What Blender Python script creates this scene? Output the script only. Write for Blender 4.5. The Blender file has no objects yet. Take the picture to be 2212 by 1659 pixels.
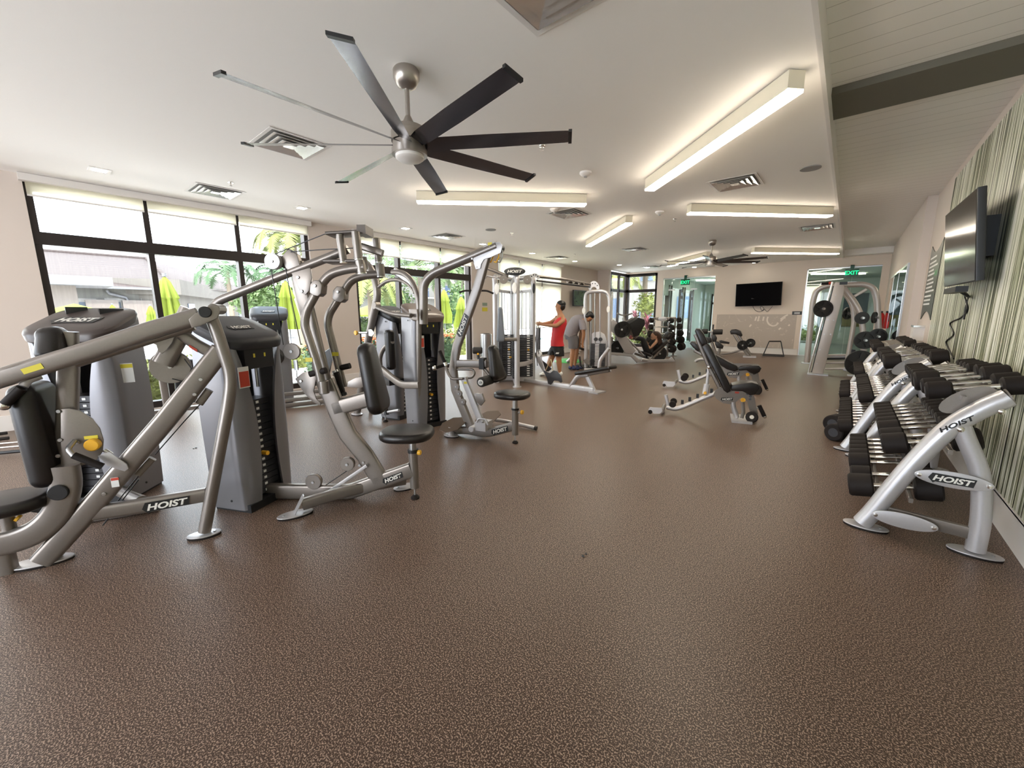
import bpy, bmesh, math, random
from mathutils import Vector as V, Matrix, noise
C = bpy.context.scene.collection
PI = math.pi
rnd = random.Random(7)

# ---------------------------------------------------------------- camera
YAW, PITCH, ROLL, FPX, EYE = 0.692, 0.172, -0.004, 866.8, V((0, 0, 1.45))
def cam_axes():
    cy, sy, cp, sp = math.cos(YAW), math.sin(YAW), math.cos(PITCH), math.sin(PITCH)
    f = V((-sy*cp, cy*cp, -sp)); r = V((cy, sy, 0)); d = f.cross(r)
    cr, sr = math.cos(ROLL), math.sin(ROLL)
    return r*cr - d*sr, r*sr + d*cr, f
CR, CD, CF = cam_axes()
cam = bpy.data.objects.new('camera', bpy.data.cameras.new('camera'))
C.objects.link(cam)
cam.data.sensor_width = 36; cam.data.lens = FPX/2212*36; cam.data.clip_start = 0.02; cam.data.clip_end = 400
cam.matrix_world = Matrix(((CR.x, -CD.x, -CF.x, EYE.x), (CR.y, -CD.y, -CF.y, EYE.y), (CR.z, -CD.z, -CF.z, EYE.z), (0, 0, 0, 1)))
S = bpy.context.scene
S.camera = cam
S.view_settings.view_transform = 'Standard'; S.view_settings.look = 'None'
S.view_settings.exposure = 1.5; S.view_settings.gamma = 1.0; S.view_settings.use_curve_mapping = False

# ---------------------------------------------------------------- sky and sun
w = bpy.data.worlds.new('sky'); S.world = w; w.use_nodes = True
nt = w.node_tree; nt.nodes.clear()
def N(nt, t, **k):
    n = nt.nodes.new(t)
    for a, b in k.items(): setattr(n, a, b)
    return n
o_ = N(nt, 'ShaderNodeOutputWorld'); bg = N(nt, 'ShaderNodeBackground'); tc = N(nt, 'ShaderNodeTexCoord')
nz = N(nt, 'ShaderNodeTexNoise'); nz.inputs['Scale'].default_value = 2.2; nz.inputs['Detail'].default_value = 6
mp = N(nt, 'ShaderNodeMapping'); mp.inputs['Scale'].default_value = (1, 1, 3)
cr = N(nt, 'ShaderNodeValToRGB'); cr.color_ramp.elements[0].position = .38; cr.color_ramp.elements[0].color = (.62, .78, .98, 1)
cr.color_ramp.elements[1].position = .56; cr.color_ramp.elements[1].color = (1, 1, 1, 1)
nt.links.new(tc.outputs['Generated'], mp.inputs[0]); nt.links.new(mp.outputs[0], nz.inputs[0])
nt.links.new(nz.outputs[0], cr.inputs[0]); nt.links.new(cr.outputs[0], bg.inputs[0]); nt.links.new(bg.outputs[0], o_.inputs[0])
bg.inputs[1].default_value = 3.4
sun = bpy.data.objects.new('sun', bpy.data.lights.new('sun', 'SUN')); C.objects.link(sun)
sun.data.energy = 4.0; sun.data.angle = math.radians(3); sun.data.color = (1, .96, .9)
sun.rotation_euler = V((-0.55, 0.45, -1.0)).to_track_quat('-Z', 'Y').to_euler()

# ---------------------------------------------------------------- helpers
def ray(px, py): return CR*(px-1106) + CD*(py-829.5) + CF*FPX
def at(px, py, ax, v):
    d = ray(px, py); return EYE + d*((v-EYE[ax])/d[ax])
def fl(px, py, z=0): return at(px, py, 2, z)
def dep(p): return (p-EYE).dot(CF)
def wpx(n, p): return n*dep(p)/FPX          # metres for n pixels at point p
class PL:
    """upright plane through two floor points (pixels or xy) with a sideways offset; at() lays a pixel on it"""
    def __init__(s, a, b, off=0):
        s.a = a if isinstance(a, V) else fl(*a); s.b = b if isinstance(b, V) else fl(*b)
        s.u = (s.b-s.a); s.u.z = 0; s.u.normalize(); s.n = V((s.u.y, -s.u.x, 0)); s.o = s.a + s.n*off
    def at(s, px, py):
        d = ray(px, py); return EYE + d*((s.o-EYE).dot(s.n)/d.dot(s.n))
    def off(s, o): return PL(s.a, s.b, o)
    def __call__(s, *ps): return [s.at(*p) for p in ps]

def mat(name, col, rough=.5, metal=0., spec=.5, emit=None, es=1., coat=0., bump=None, trans=0., alpha=1., var=None):
    m = bpy.data.materials.new(name); m.use_nodes = True
    nt = m.node_tree; b = nt.nodes['Principled BSDF']
    b.inputs['Base Color'].default_value = (*col, 1); b.inputs['Roughness'].default_value = rough
    b.inputs['Metallic'].default_value = metal; b.inputs['Specular IOR Level'].default_value = spec
    if emit: b.inputs['Emission Color'].default_value = (*emit, 1); b.inputs['Emission Strength'].default_value = es
    if coat: b.inputs['Coat Weight'].default_value = coat; b.inputs['Coat Roughness'].default_value = .1
    if trans: b.inputs['Transmission Weight'].default_value = trans
    if alpha < 1: b.inputs['Alpha'].default_value = alpha
    tc = None
    if bump or var:
        tc = N(nt, 'ShaderNodeTexCoord')
    if var:   # (scale, amount)
        n = N(nt, 'ShaderNodeTexNoise'); n.inputs['Scale'].default_value = var[0]; n.inputs['Detail'].default_value = 4
        nt.links.new(tc.outputs['Object'], n.inputs[0])
        mx = N(nt, 'ShaderNodeMix', data_type='RGBA')
        mx.inputs['A'].default_value = (*[c*(1-var[1]) for c in col], 1); mx.inputs['B'].default_value = (*[min(1, c*(1+var[1])) for c in col], 1)
        nt.links.new(n.outputs[0], mx.inputs['Factor']); nt.links.new(mx.outputs['Result'], b.inputs['Base Color'])
    if bump:  # (scale, strength, distance)
        n = N(nt, 'ShaderNodeTexNoise'); n.inputs['Scale'].default_value = bump[0]; n.inputs['Detail'].default_value = 3
        bm_ = N(nt, 'ShaderNodeBump'); bm_.inputs['Strength'].default_value = bump[1]; bm_.inputs['Distance'].default_value = bump[2]
        nt.links.new(tc.outputs['Object'], n.inputs[0]); nt.links.new(n.outputs[0], bm_.inputs['Height']); nt.links.new(bm_.outputs[0], b.inputs['Normal'])
    return m

class G:
    """collects shapes and links them as one mesh"""
    def __init__(s): s.v = []; s.f = []; s.k = None
    def second(s, m):
        """faces added from here on take a second material"""
        s.k = len(s.f); s.m2 = m; return s
    def add(s, vs, fs):
        k = len(s.v); s.v += [V(p) for p in vs]; s.f += [tuple(i+k for i in f) for f in fs]; return s
    def box(s, a, b, M=None):
        a, b = V(a), V(b)
        vs = [V((x, y, z)) for x in (a.x, b.x) for y in (a.y, b.y) for z in (a.z, b.z)]
        if M: vs = [M @ p for p in vs]
        return s.add(vs, [(0, 1, 3, 2), (4, 6, 7, 5), (0, 4, 5, 1), (2, 3, 7, 6), (0, 2, 6, 4), (1, 5, 7, 3)])
    def obox(s, c, ax, h):
        """box about c; ax = three unit axes, h = half sizes"""
        vs = [c + ax[0]*(i*h[0]) + ax[1]*(j*h[1]) + ax[2]*(k*h[2]) for i in (-1, 1) for j in (-1, 1) for k in (-1, 1)]
        return s.add(vs, [(0, 1, 3, 2), (4, 6, 7, 5), (0, 4, 5, 1), (2, 3, 7, 6), (0, 2, 6, 4), (1, 5, 7, 3)])
    def ring(s, rings, closed=True, cap=True):
        n = len(rings[0]); vs = [p for r in rings for p in r]; fs = []
        for i in range(len(rings)-1):
            for j in range(n if closed else n-1):
                a = i*n+j; b = i*n+(j+1) % n; fs.append((a, b, b+n, a+n))
        if cap: fs += [tuple(range(n))[::-1], tuple(range((len(rings)-1)*n, len(rings)*n))]
        return s.add(vs, fs)
    def tube(s, pts, r, n=12, cap=True):
        pts = [V(p) for p in pts]; R = r if isinstance(r, (list, tuple)) else [r]*len(pts)
        T = [(pts[min(i+1, len(pts)-1)]-pts[max(i-1, 0)]).normalized() for i in range(len(pts))]
        u = T[0].orthogonal().normalized(); rings = []
        for i, p in enumerate(pts):
            u = (u - T[i]*u.dot(T[i])).normalized(); w_ = T[i].cross(u)
            rings.append([p + (u*math.cos(2*PI*k/n) + w_*math.sin(2*PI*k/n))*R[i] for k in range(n)])
        return s.ring(rings, cap=cap)
    def cyl(s, a, b, r, n=20, r2=None, bev=0):
        a, b = V(a), V(b)
        if bev:
            d = (b-a).normalized()*bev
            return s.tube([a, a+d, b-d, b], [r-bev, r, r, r-bev], n)
        return s.tube([a, b], [r, r if r2 is None else r2], n)
    def bar(s, pts, side, w, h, rr=.25):
        """rounded rectangular section swept along pts; side = constant side axis, w across it, h the other way"""
        pts = [V(p) for p in pts]; side = V(side).normalized(); rings = []
        q = min(w, h)*rr; W, H = w/2-q, h/2-q; sec = []
        for cx, cy, a0 in ((W, H, 0), (-W, H, 90), (-W, -H, 180), (W, -H, 270)):
            for k in range(4):
                a = math.radians(a0+k*30); sec.append((cx+q*math.cos(a), cy+q*math.sin(a)))
        for i, p in enumerate(pts):
            t0 = (p-pts[i-1]).normalized() if i else None; t1 = (pts[i+1]-p).normalized() if i < len(pts)-1 else None
            t = (t0 or t1) + (t1 or t0); t.normalize(); e = side-t*side.dot(t); e.normalize(); g = t.cross(e).normalized()
            k = 1/max(.4, t.dot(t1 or t0)); rings.append([p + e*x + g*(y*k) for x, y in sec])
        return s.ring(rings)
    def extr(s, outl, vec, bev=0):
        """flat outline pushed along vec; bev rounds the rim"""
        outl = [V(p) for p in outl]; vec = V(vec); c = sum(outl, V())/len(outl)
        if not bev: return s.ring([outl, [p+vec for p in outl]])
        L = vec.length; d = vec/L
        def ins(t):
            o = []
            for i, p in enumerate(outl):
                a = (outl[i-1]-p).normalized(); b = (outl[(i+1) % len(outl)]-p).normalized()
                e1 = d.cross(p-outl[i-1]).normalized(); e2 = d.cross(outl[(i+1) % len(outl)]-p).normalized()
                m = e1+e2
                if m.length < 1e-5: m = e1
                m.normalize()
                if m.dot(c-p) < 0 and ins.sgn is None: pass
                o.append(p + m*ins.s*t)
            return o
        ins.sgn = None
        area = sum((outl[i]-c).cross(outl[(i+1) % len(outl)]-c).dot(d) for i in range(len(outl)))
        ins.s = 1 if area > 0 else -1
        rings = []
        for k in range(4):
            a = k/3*PI/2; rings.append([p + d*(bev*(1-math.sin(a))) for p in ins(bev*(1-math.cos(a)))][:])
        rings = rings[::-1] if False else rings
        lo = []
        for k in range(4):
            a = (1-k/3)*PI/2; lo.append([p + d*(bev*(1-math.cos(PI/2-a) if 0 else bev*0+bev*(1-math.sin(PI/2-a))) if 0 else p*0) for p in ins(0)] if 0 else [p + d*(bev*(1-math.cos(k/3*PI/2+0)) if 0 else bev*(1-math.cos(0)) ) for p in ins(0)])
        # bottom rim: inset bev at height 0 growing to full outline at height bev, mirrored at the top
        R1 = []
        for k in range(4):
            a = k/3*PI/2; R1.append([p + d*(bev*(1-math.cos(a))) for p in ins(bev*(1-math.sin(a)))])
        R2 = []
        for k in range(4):
            a = PI/2 - k/3*PI/2; R2.append([p + d*(L-bev*(1-math.cos(a))) for p in ins(bev*(1-math.sin(a)))])
        return s.ring(R1+R2)
    def ell(s, c, r, M=None, n=14, m=9):
        c = V(c); rings = []
        for i in range(m+1):
            a = -PI/2 + PI*i/m; rr = max(math.cos(a), 1e-3)
            rg = [V((r[0]*rr*math.cos(2*PI*k/n), r[1]*rr*math.sin(2*PI*k/n), r[2]*math.sin(a))) for k in range(n)]
            rings.append([c + (M @ p if M else p) for p in rg])
        return s.ring(rings)
    def lathe(s, c, axis, prof, n=24):
        """prof = (radius, height along axis)"""
        c = V(c); axis = V(axis).normalized(); u = axis.orthogonal().normalized(); w_ = axis.cross(u)
        return s.ring([[c + axis*h + (u*math.cos(2*PI*k/n) + w_*math.sin(2*PI*k/n))*max(r, 1e-4) for k in range(n)] for r, h in prof])
    def quad(s, a, b, c, d): return s.add([a, b, c, d], [(0, 1, 2, 3)])
    def build(s, name, m, parent=None, ang=38, **tags):
        org = V(parent['_o']) if parent and '_o' in parent else V()
        me = bpy.data.meshes.new(name); me.from_pydata([p-org for p in s.v], [], s.f)
        bm = bmesh.new(); bm.from_mesh(me); bmesh.ops.recalc_face_normals(bm, faces=bm.faces); bm.to_mesh(me); bm.free()
        me.polygons.foreach_set('use_smooth', [True]*len(me.polygons)); me.set_sharp_from_angle(angle=math.radians(ang))
        if m: me.materials.append(m)
        if s.k is not None:
            me.materials.append(s.m2)
            for q in me.polygons[s.k:]: q.material_index = 1
        o = bpy.data.objects.new(name, me); C.objects.link(o)
        if parent:
            o.parent = parent; o['_o'] = tuple(org)
        for k, v in tags.items(): o[k] = v
        return o
def thing(name, label, cat, loc=(0, 0, 0), group=None):
    o = bpy.data.objects.new(name, None); C.objects.link(o); o.location = loc; o.empty_display_size = .1
    o['label'] = label; o['category'] = cat; o['_o'] = tuple(loc)
    if group: o['group'] = group
    return o
def tag(o, label, cat, group=None):
    o['label'] = label; o['category'] = cat
    if group: o['group'] = group
    return o
def struct(o): o['kind'] = 'structure'; return o
def copy_tree(src, loc=None, rot=None, label=None, group=None):
    def cp(o, par):
        c = o.copy(); C.objects.link(c); c.parent = par
        for ch in o.children: cp(ch, c)
        return c
    c = cp(src, None)
    if loc is not None: c.location = loc
    if rot is not None: c.rotation_euler = rot
    if label: c['label'] = label
    if group: c['group'] = group
    return c
def fil(pts, r, n=5):
    """round the corners of a path"""
    pts = [V(p) for p in pts]; R = r if isinstance(r, (list, tuple)) else [r]*len(pts); o = [pts[0]]
    for i in range(1, len(pts)-1):
        p = pts[i]; a = pts[i-1]-p; b = pts[i+1]-p; q = min(R[i], a.length*.48, b.length*.48)
        A, B = p+a.normalized()*q, p+b.normalized()*q
        for k in range(n+1):
            t = k/n; o.append(A*(1-t)**2 + p*2*t*(1-t) + B*t*t)
    return o+[pts[-1]]
def spl(pts, n=6):
    """smooth curve through points"""
    pts = [V(p) for p in pts]; o = []; P = [pts[0]*2-pts[1]] + pts + [pts[-1]*2-pts[-2]]
    for i in range(1, len(P)-2):
        for k in range(n):
            t = k/n; a, b, c, d = P[i-1:i+3]
            o.append(.5*((2*b) + (c-a)*t + (2*a-5*b+4*c-d)*t*t + (-a+3*b-3*c+d)*t**3))
    return o+[pts[-1]]
def ellipse(c, u, w_, a, b, n=24): return [c + u*(a*math.cos(2*PI*k/n)) + w_*(b*math.sin(2*PI*k/n)) for k in range(n)]
UP = V((0, 0, 1)); X = V((1, 0, 0)); Y = V((0, 1, 0))
def word(name, text, m, parent, c, u, w_, h, depth=.002, slant=0., bold=.0, wid=None, fit=None):
    """raised lettering centred on c, u = reading direction, w_ = letter-up direction, h = letter height"""
    cu = bpy.data.curves.new(name, 'FONT'); cu.body = text; cu.size = 1; cu.align_x = 'CENTER'; cu.align_y = 'CENTER'
    cu.shear = slant; cu.offset = bold; cu.extrude = 0; cu.resolution_u = 3
    t = bpy.data.objects.new(name, cu); C.objects.link(t)
    bpy.context.view_layer.update()
    me = bpy.data.meshes.new_from_object(t.evaluated_get(bpy.context.evaluated_depsgraph_get()))
    bpy.data.objects.remove(t); bpy.data.curves.remove(cu)
    ys = [v.co.y for v in me.vertices]; xs = [v.co.x for v in me.vertices]
    k = h/(max(ys)-min(ys)); cx = (max(xs)+min(xs))/2; cy = (max(ys)+min(ys))/2
    kx = k if not fit else fit/(max(xs)-min(xs))
    u = V(u).normalized(); w_ = V(w_).normalized(); nn = u.cross(w_).normalized(); org = V(parent['_o']) if parent else V()
    for v in me.vertices: v.co = c + u*((v.co.x-cx)*kx) + w_*((v.co.y-cy)*k) + nn*depth - org
    me.name = name; me.materials.append(m)
    o = bpy.data.objects.new(name, me); C.objects.link(o)
    if parent: o.parent = parent; o['_o'] = tuple(org)
    return o

# ---------------------------------------------------------------- materials
M = {}
M['wall'] = mat('painted_wall', (.66, .575, .51), .7, bump=(60, .15, .002))
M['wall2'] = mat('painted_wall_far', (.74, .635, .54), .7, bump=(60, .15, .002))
M['ceil'] = mat('ceiling_paint', (.93, .89, .84), .8, bump=(40, .1, .002))
M['white'] = mat('white_trim', (.78, .74, .7), .5)
M['frame'] = mat('dark_bronze_frame', (.028, .02, .018), .4, .3)
M['silver'] = mat('silver_powder_coat', (.25, .222, .20), .32, .65, var=(90, .06))
M['silver2'] = mat('bright_silver_powder_coat', (.52, .505, .51), .34, .5, var=(90, .05))
M['shroud'] = mat('grey_plastic_shroud', (.24, .235, .25), .3, .4)
M['cap'] = mat('dark_grey_plastic', (.035, .035, .04), .38)
M['black'] = mat('black_plastic', (.012, .012, .013), .4)
M['vinyl'] = mat('black_vinyl', (.011, .008, .007), .34, bump=(220, .12, .001))
M['vinylg'] = mat('grey_vinyl', (.16, .18, .21), .45)
M['foam'] = mat('black_foam', (.018, .016, .015), .7)
M['rubber'] = mat('black_rubber', (.014, .010, .0085), .65, spec=.25, bump=(300, .2, .001))
M['chrome'] = mat('chrome', (.8, .78, .74), .15, 1)
M['steel'] = mat('brushed_steel', (.5, .5, .5), .3, 1)
M['yellow'] = mat('yellow_plastic', (.85, .45, .03), .4)
M['ylabel'] = mat('yellow_sticker', (.7, .6, .05), .5)
M['red'] = mat('red_sticker', (.55, .06, .03), .5)
M['paper'] = mat('white_sticker', (.8, .8, .78), .5)
M['logo_w'] = mat('logo_white', (.8, .78, .72), .4)
M['logo_k'] = mat('logo_black', (.012, .012, .012), .4)
M['plate'] = mat('iron_plate', (.012, .012, .012), .45)
M['tv'] = mat('television_screen', (.004, .004, .005), .14, spec=.12)
M['green_lit'] = mat('exit_letters_green', (.0, .35, .1), .5, emit=(0, 1, .25), es=.8)
M['exitbox'] = mat('exit_sign_glass', (.01, .08, .04), .2)

def nmat(name, f):
    m = bpy.data.materials.new(name); m.use_nodes = True; nt = m.node_tree; f(nt, nt.nodes['Principled BSDF']); return m
def f_floor(nt, b):
    tc = N(nt, 'ShaderNodeTexCoord')
    v = N(nt, 'ShaderNodeTexNoise'); v.inputs['Scale'].default_value = 175; v.inputs['Detail'].default_value = 2; v.inputs['Roughness'].default_value = .6
    r = N(nt, 'ShaderNodeValToRGB'); e = r.color_ramp.elements
    e[0].position = .51; e[0].color = (.045, .0245, .0155, 1); e[1].position = .60; e[1].color = (.38, .27, .205, 1)
    v2 = N(nt, 'ShaderNodeTexNoise'); v2.inputs['Scale'].default_value = 420; v2.inputs['Detail'].default_value = 1
    r2 = N(nt, 'ShaderNodeValToRGB'); e = r2.color_ramp.elements; e[0].position = .58; e[0].color = (0, 0, 0, 1); e[1].position = .68; e[1].color = (.12, .09, .07, 1)
    ad = N(nt, 'ShaderNodeMix', data_type='RGBA', blend_type='ADD'); ad.inputs['Factor'].default_value = 1
    for x in (v, v2): nt.links.new(tc.outputs['Object'], x.inputs[0])
    nt.links.new(v.outputs[0], r.inputs[0]); nt.links.new(v2.outputs[0], r2.inputs[0])
    nt.links.new(r.outputs[0], ad.inputs['A']); nt.links.new(r2.outputs[0], ad.inputs['B']); nt.links.new(ad.outputs['Result'], b.inputs['Base Color'])
    b.inputs['Roughness'].default_value = .36; b.inputs['Specular IOR Level'].default_value = .26
    bp = N(nt, 'ShaderNodeBump'); bp.inputs['Strength'].default_value = .35; bp.inputs['Distance'].default_value = .002
    nt.links.new(v.outputs[0], bp.inputs['Height']); nt.links.new(bp.outputs[0], b.inputs['Normal'])
M['floor'] = nmat('speckled_rubber_floor', f_floor)
def f_stripe(nt, b):
    tc = N(nt, 'ShaderNodeTexCoord'); mp = N(nt, 'ShaderNodeMapping'); mp.inputs['Scale'].default_value = (1, 17, .22)
    n = N(nt, 'ShaderNodeTexNoise'); n.inputs['Scale'].default_value = 1.6; n.inputs['Detail'].default_value = 7; n.inputs['Roughness'].default_value = .72
    r = N(nt, 'ShaderNodeValToRGB'); e = r.color_ramp.elements
    e[0].position = .40; e[0].color = (.012, .015, .008, 1); e[1].position = .58; e[1].color = (.86, .85, .76, 1)
    q = e.new(.45); q.color = (.13, .14, .07, 1); q = e.new(.49); q.color = (.40, .43, .27, 1); q = e.new(.53); q.color = (.72, .71, .58, 1)
    nt.links.new(tc.outputs['Object'], mp.inputs[0]); nt.links.new(mp.outputs[0], n.inputs[0]); nt.links.new(n.outputs[0], r.inputs[0]); nt.links.new(r.outputs[0], b.inputs['Base Color'])
    b.inputs['Roughness'].default_value = .4
M['stripe'] = nmat('streaked_green_wallcovering', f_stripe)
def f_plank(nt, b):
    tc = N(nt, 'ShaderNodeTexCoord'); sx = N(nt, 'ShaderNodeSeparateXYZ'); m1 = N(nt, 'ShaderNodeMath', operation='MULTIPLY'); m1.inputs[1].default_value = 1/.19
    m2 = N(nt, 'ShaderNodeMath', operation='FRACT'); r = N(nt, 'ShaderNodeValToRGB'); e = r.color_ramp.elements
    e[0].position = 0; e[0].color = (.3, .28, .25, 1); e[1].position = .035; e[1].color = (.93, .90, .86, 1)
    nt.links.new(tc.outputs['Object'], sx.inputs[0]); nt.links.new(sx.outputs['Y'], m1.inputs[0]); nt.links.new(m1.outputs[0], m2.inputs[0]); nt.links.new(m2.outputs[0], r.inputs[0])
    nt.links.new(r.outputs[0], b.inputs['Base Color']); b.inputs['Roughness'].default_value = .55
M['plank'] = nmat('white_plank_ceiling', f_plank)
def f_glass(tint, refl=.08):
    def f(nt, b):
        nt.nodes.remove(b); o = [n for n in nt.nodes if n.type == 'OUTPUT_MATERIAL'][0]
        t = N(nt, 'ShaderNodeBsdfTransparent'); t.inputs[0].default_value = (*tint, 1); g = N(nt, 'ShaderNodeBsdfGlossy'); g.inputs['Roughness'].default_value = .02
        lw = N(nt, 'ShaderNodeLayerWeight'); lw.inputs[0].default_value = .5; pw = N(nt, 'ShaderNodeMath', operation='POWER'); pw.inputs[1].default_value = 5
        fr = N(nt, 'ShaderNodeMath', operation='MULTIPLY_ADD'); fr.inputs[1].default_value = .95; fr.inputs[2].default_value = .035; mx = N(nt, 'ShaderNodeMixShader')
        nt.links.new(lw.outputs['Facing'], pw.inputs[0]); nt.links.new(pw.outputs[0], fr.inputs[0]); nt.links.new(fr.outputs[0], mx.inputs[0]); nt.links.new(t.outputs[0], mx.inputs[1]); nt.links.new(g.outputs[0], mx.inputs[2]); nt.links.new(mx.outputs[0], o.inputs[0])
    return f
M['glass'] = nmat('clear_window_glass', f_glass((.97, .98, .97)))
M['gglass'] = nmat('green_tinted_glass', f_glass((.80, .87, .83)))
def f_blind(nt, b):
    nt.nodes.remove(b); o = [n for n in nt.nodes if n.type == 'OUTPUT_MATERIAL'][0]
    d = N(nt, 'ShaderNodeBsdfDiffuse'); d.inputs[0].default_value = (.7, .66, .56, 1); t = N(nt, 'ShaderNodeBsdfTranslucent'); t.inputs[0].default_value = (.95, .9, .76, 1)
    tr = N(nt, 'ShaderNodeBsdfTransparent'); m1 = N(nt, 'ShaderNodeMixShader'); m1.inputs[0].default_value = .72; m2 = N(nt, 'ShaderNodeMixShader'); m2.inputs[0].default_value = .25
    nt.links.new(d.outputs[0], m1.inputs[1]); nt.links.new(t.outputs[0], m1.inputs[2]); nt.links.new(m1.outputs[0], m2.inputs[1]); nt.links.new(tr.outputs[0], m2.inputs[2]); nt.links.new(m2.outputs[0], o.inputs[0])
M['blind'] = nmat('cream_roller_blind', f_blind)
M['lamp'] = mat('lit_diffuser', (.9, .85, .7), .5, emit=(1, .89, .73), es=13)
M['down'] = mat('lit_downlight', (.9, .85, .7), .5, emit=(1, .93, .78), es=9)
M['fixture'] = mat('fixture_cream', (.72, .66, .52), .5)

# ---------------------------------------------------------------- the room
XL, XR, XM, YF, YB, ZC, ZP, XB = -8.16, .95, .82, 17.18, -5.0, 3.21, 3.4, -.355
def wallbox(name, a, b, m): return struct(G().box(a, b).build(name, m))
wallbox('floor', (-8.6, YB, -.1), (1.6, 17.3, 0), M['floor'])
def holes(name, axis, v0, v1, u0, u1, z0, z1, hs, m):
    """wall slab with rectangular openings; axis 0: slab between x=v0..v1 running along y"""
    g = G(); hs = sorted(hs); u = u0
    def bx(a, b, c, d):
        if b-a < 1e-4 or d-c < 1e-4: return
        if axis == 0: g.box((v0, a, c), (v1, b, d))
        else: g.box((a, v0, c), (b, v1, d))
    for (a, b, c, d) in hs:
        bx(u, a, z0, z1); bx(a, b, z0, c); bx(a, b, d, z1); u = b
    bx(u, u1, z0, z1)
    return struct(g.build(name, m))
WINS = [(-3.9, -.9), (.24, 3.74), (4.66, 8.12), (9.22, 12.66)]
holes('wall_left', 0, XL-.3, XL, YB, 15.42, 0, ZC, [(a, b, .03, 3.15) for a, b in WINS], M['wall'])
wallbox('wall_left_return', (-8.4, 15.42, 0), (-7.66, 15.56, ZC), M['wall'])
wallbox('wall_left_far', (-7.8, 15.56, 0), (-7.66, 15.62, ZC), M['white'])
# corner glazing after the return
holes('wall_far', 1, YF, YF+.2, -7.75, XR+.3, 0, ZC+.3, [(-7.62, -6.32, .05, 3.1), (-6.07, -4.09, 0, 2.89), (-1.24, .64, 0, 2.92)], M['wall2'])
wallbox('wall_right', (XR, YB, 0), (XR+.2, 10.1, ZP+.2), M['wall'])
wallbox('wall_right_far', (XM, 10.1, 0), (XM+.33, YF, ZP+.2), M['wall'])
holes('wall_back', 1, YB-.2, YB, -8.4, 1.2, 0, ZP+.2, [(-7.6, -4.6, .1, 3.0), (-3.9, -.4, .1, 3.0)], M['wall'])  # unseen window openings added behind the camera to let daylight onto the foreground
wallbox('ceiling', (-8.5, YB, ZC), (XB, 17.4, ZC+.3), M['ceil'])
wallbox('ceiling_plank', (XB, YB, ZP), (XR+.2, 17.4, ZP+.1), M['plank'])
wallbox('trim_ceiling_edge', (XB-.0, YB, ZC-.015), (XB+.03, YF, ZP), M['white'])
wallbox('ceiling_beam_far', (XB+.03, 16.75, 3.22), (XM, YF, ZP), M['ceil'])
BEAM = mat('olive_grey_beam', (.14, .13, .10), .6)
wallbox('ceiling_beam', (XB+.03, 4.82, ZP-.06), (XR, 5.42, ZP), BEAM)
# panels on the right wall
struct(G().box((XR-.012, YB, .2), (XR, 8.55, ZP-.12)).build('wall_right_covering', M['stripe']))
for nm, a, b in (('baseboard_right', (XR-.022, YB, 0), (XR-.012+.012, 10.1, .21)), ('baseboard_right_far', (XM-.02, 10.08, 0), (XM, YF, .2)),
                 ('baseboard_left', (XL, YB, 0), (XL+.02, 15.4, .2)), ('baseboard_far', (-4.06, YF-.02, 0), (-1.26, YF, .21))):
    g = G()
    if nm == 'baseboard_left':
        ys = [YB]+[q for ab in WINS for q in (ab[0]-.01, ab[1]+.01)]+[15.4]
        for i in range(0, len(ys), 2): g.box((XL, ys[i], 0), (XL+.02, ys[i+1], .2))
    else: g.box(a, b); g.box((a[0], a[1], .2), (b[0], b[1], .215))
    struct(g.build(nm, M['white']))
# windows of the left wall
def storefront(i, y0, y1, muls, blind_z):
    fr = G(); x0, x1 = XL-.2, XL-.06; t = .07
    fr.box((x0, y0, .03), (x1, y1, .13)).box((x0, y0, 3.05), (x1, y1, 3.15)).box((x0, y0, 2.37), (x1+.02, y1, 2.53))
    for y in [y0+t/2]+muls+[y1-t/2]: fr.box((x0, y-t/2, .03), (x1+.01, y+t/2, 3.15))
    f = struct(fr.build('window_%d' % i, M['frame']))
    g = G(); ys = [y0]+muls+[y1]
    for a, b in zip(ys, ys[1:]):
        for c, d in ((.13, 2.37), (2.53, 3.05)): g.box((XL-.14, a, c), (XL-.13, b, d))
    g.build('pane', M['glass'], f)
    # roller blind cassette and cloth
    b_ = thing('roller_blind', 'cream roller blind %s' % {1: 'on the window behind the camera side', 2: 'rolled almost fully up over the near left window', 3: 'pulled down a little over the middle left window', 4: 'pulled more than halfway down over the far left window'}[i], 'blind', (XL, (y0+y1)/2, 3.1))
    G().box((XL-.02, y0-.03, 3.12), (XL+.09, y1+.03, 3.205)).build('cassette', M['white'], b_)
    for a, b in zip(ys, ys[1:]):
        G().box((XL+.015, a+.02, blind_z), (XL+.018, b-.02, 3.13)).build('cloth', M['blind'], b_)
        G().box((XL+.008, a+.02, blind_z-.02), (XL+.026, b-.02, blind_z)).build('hem_bar', M['white'], b_)
storefront(1, *WINS[0], [-2.9, -1.9], 2.97)
storefront(2, *WINS[1], [1.39, 2.56], 2.97)
storefront(3, *WINS[2], [5.8, 7.0], 2.76)
storefront(4, *WINS[3], [10.2, 11.45], 1.0)
# corner window
g = G()
for y in (15.66, 16.45, 17.14): g.box((-7.75, y-.04, .03), (-7.66, y+.04, 3.12))
for z in (.08, 2.42, 3.1): g.box((-7.75, 15.6, z-.06), (-7.66, 17.2, z+.06))
for x in (-7.6, -6.36): g.box((x-.04, YF, .03), (x+.04, YF+.1, 3.12))
for z in (.08, 2.42, 3.08): g.box((-7.66, YF, z-.06), (-6.32, YF+.1, z+.06))
f = struct(g.build('window_5', M['frame']))
G().box((-7.71, 15.6, .1), (-7.7, 17.2, 3.1)).box((-7.6, YF+.04, .1), (-6.36, YF+.05, 3.05)).build('pane', M['glass'], f)
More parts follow.
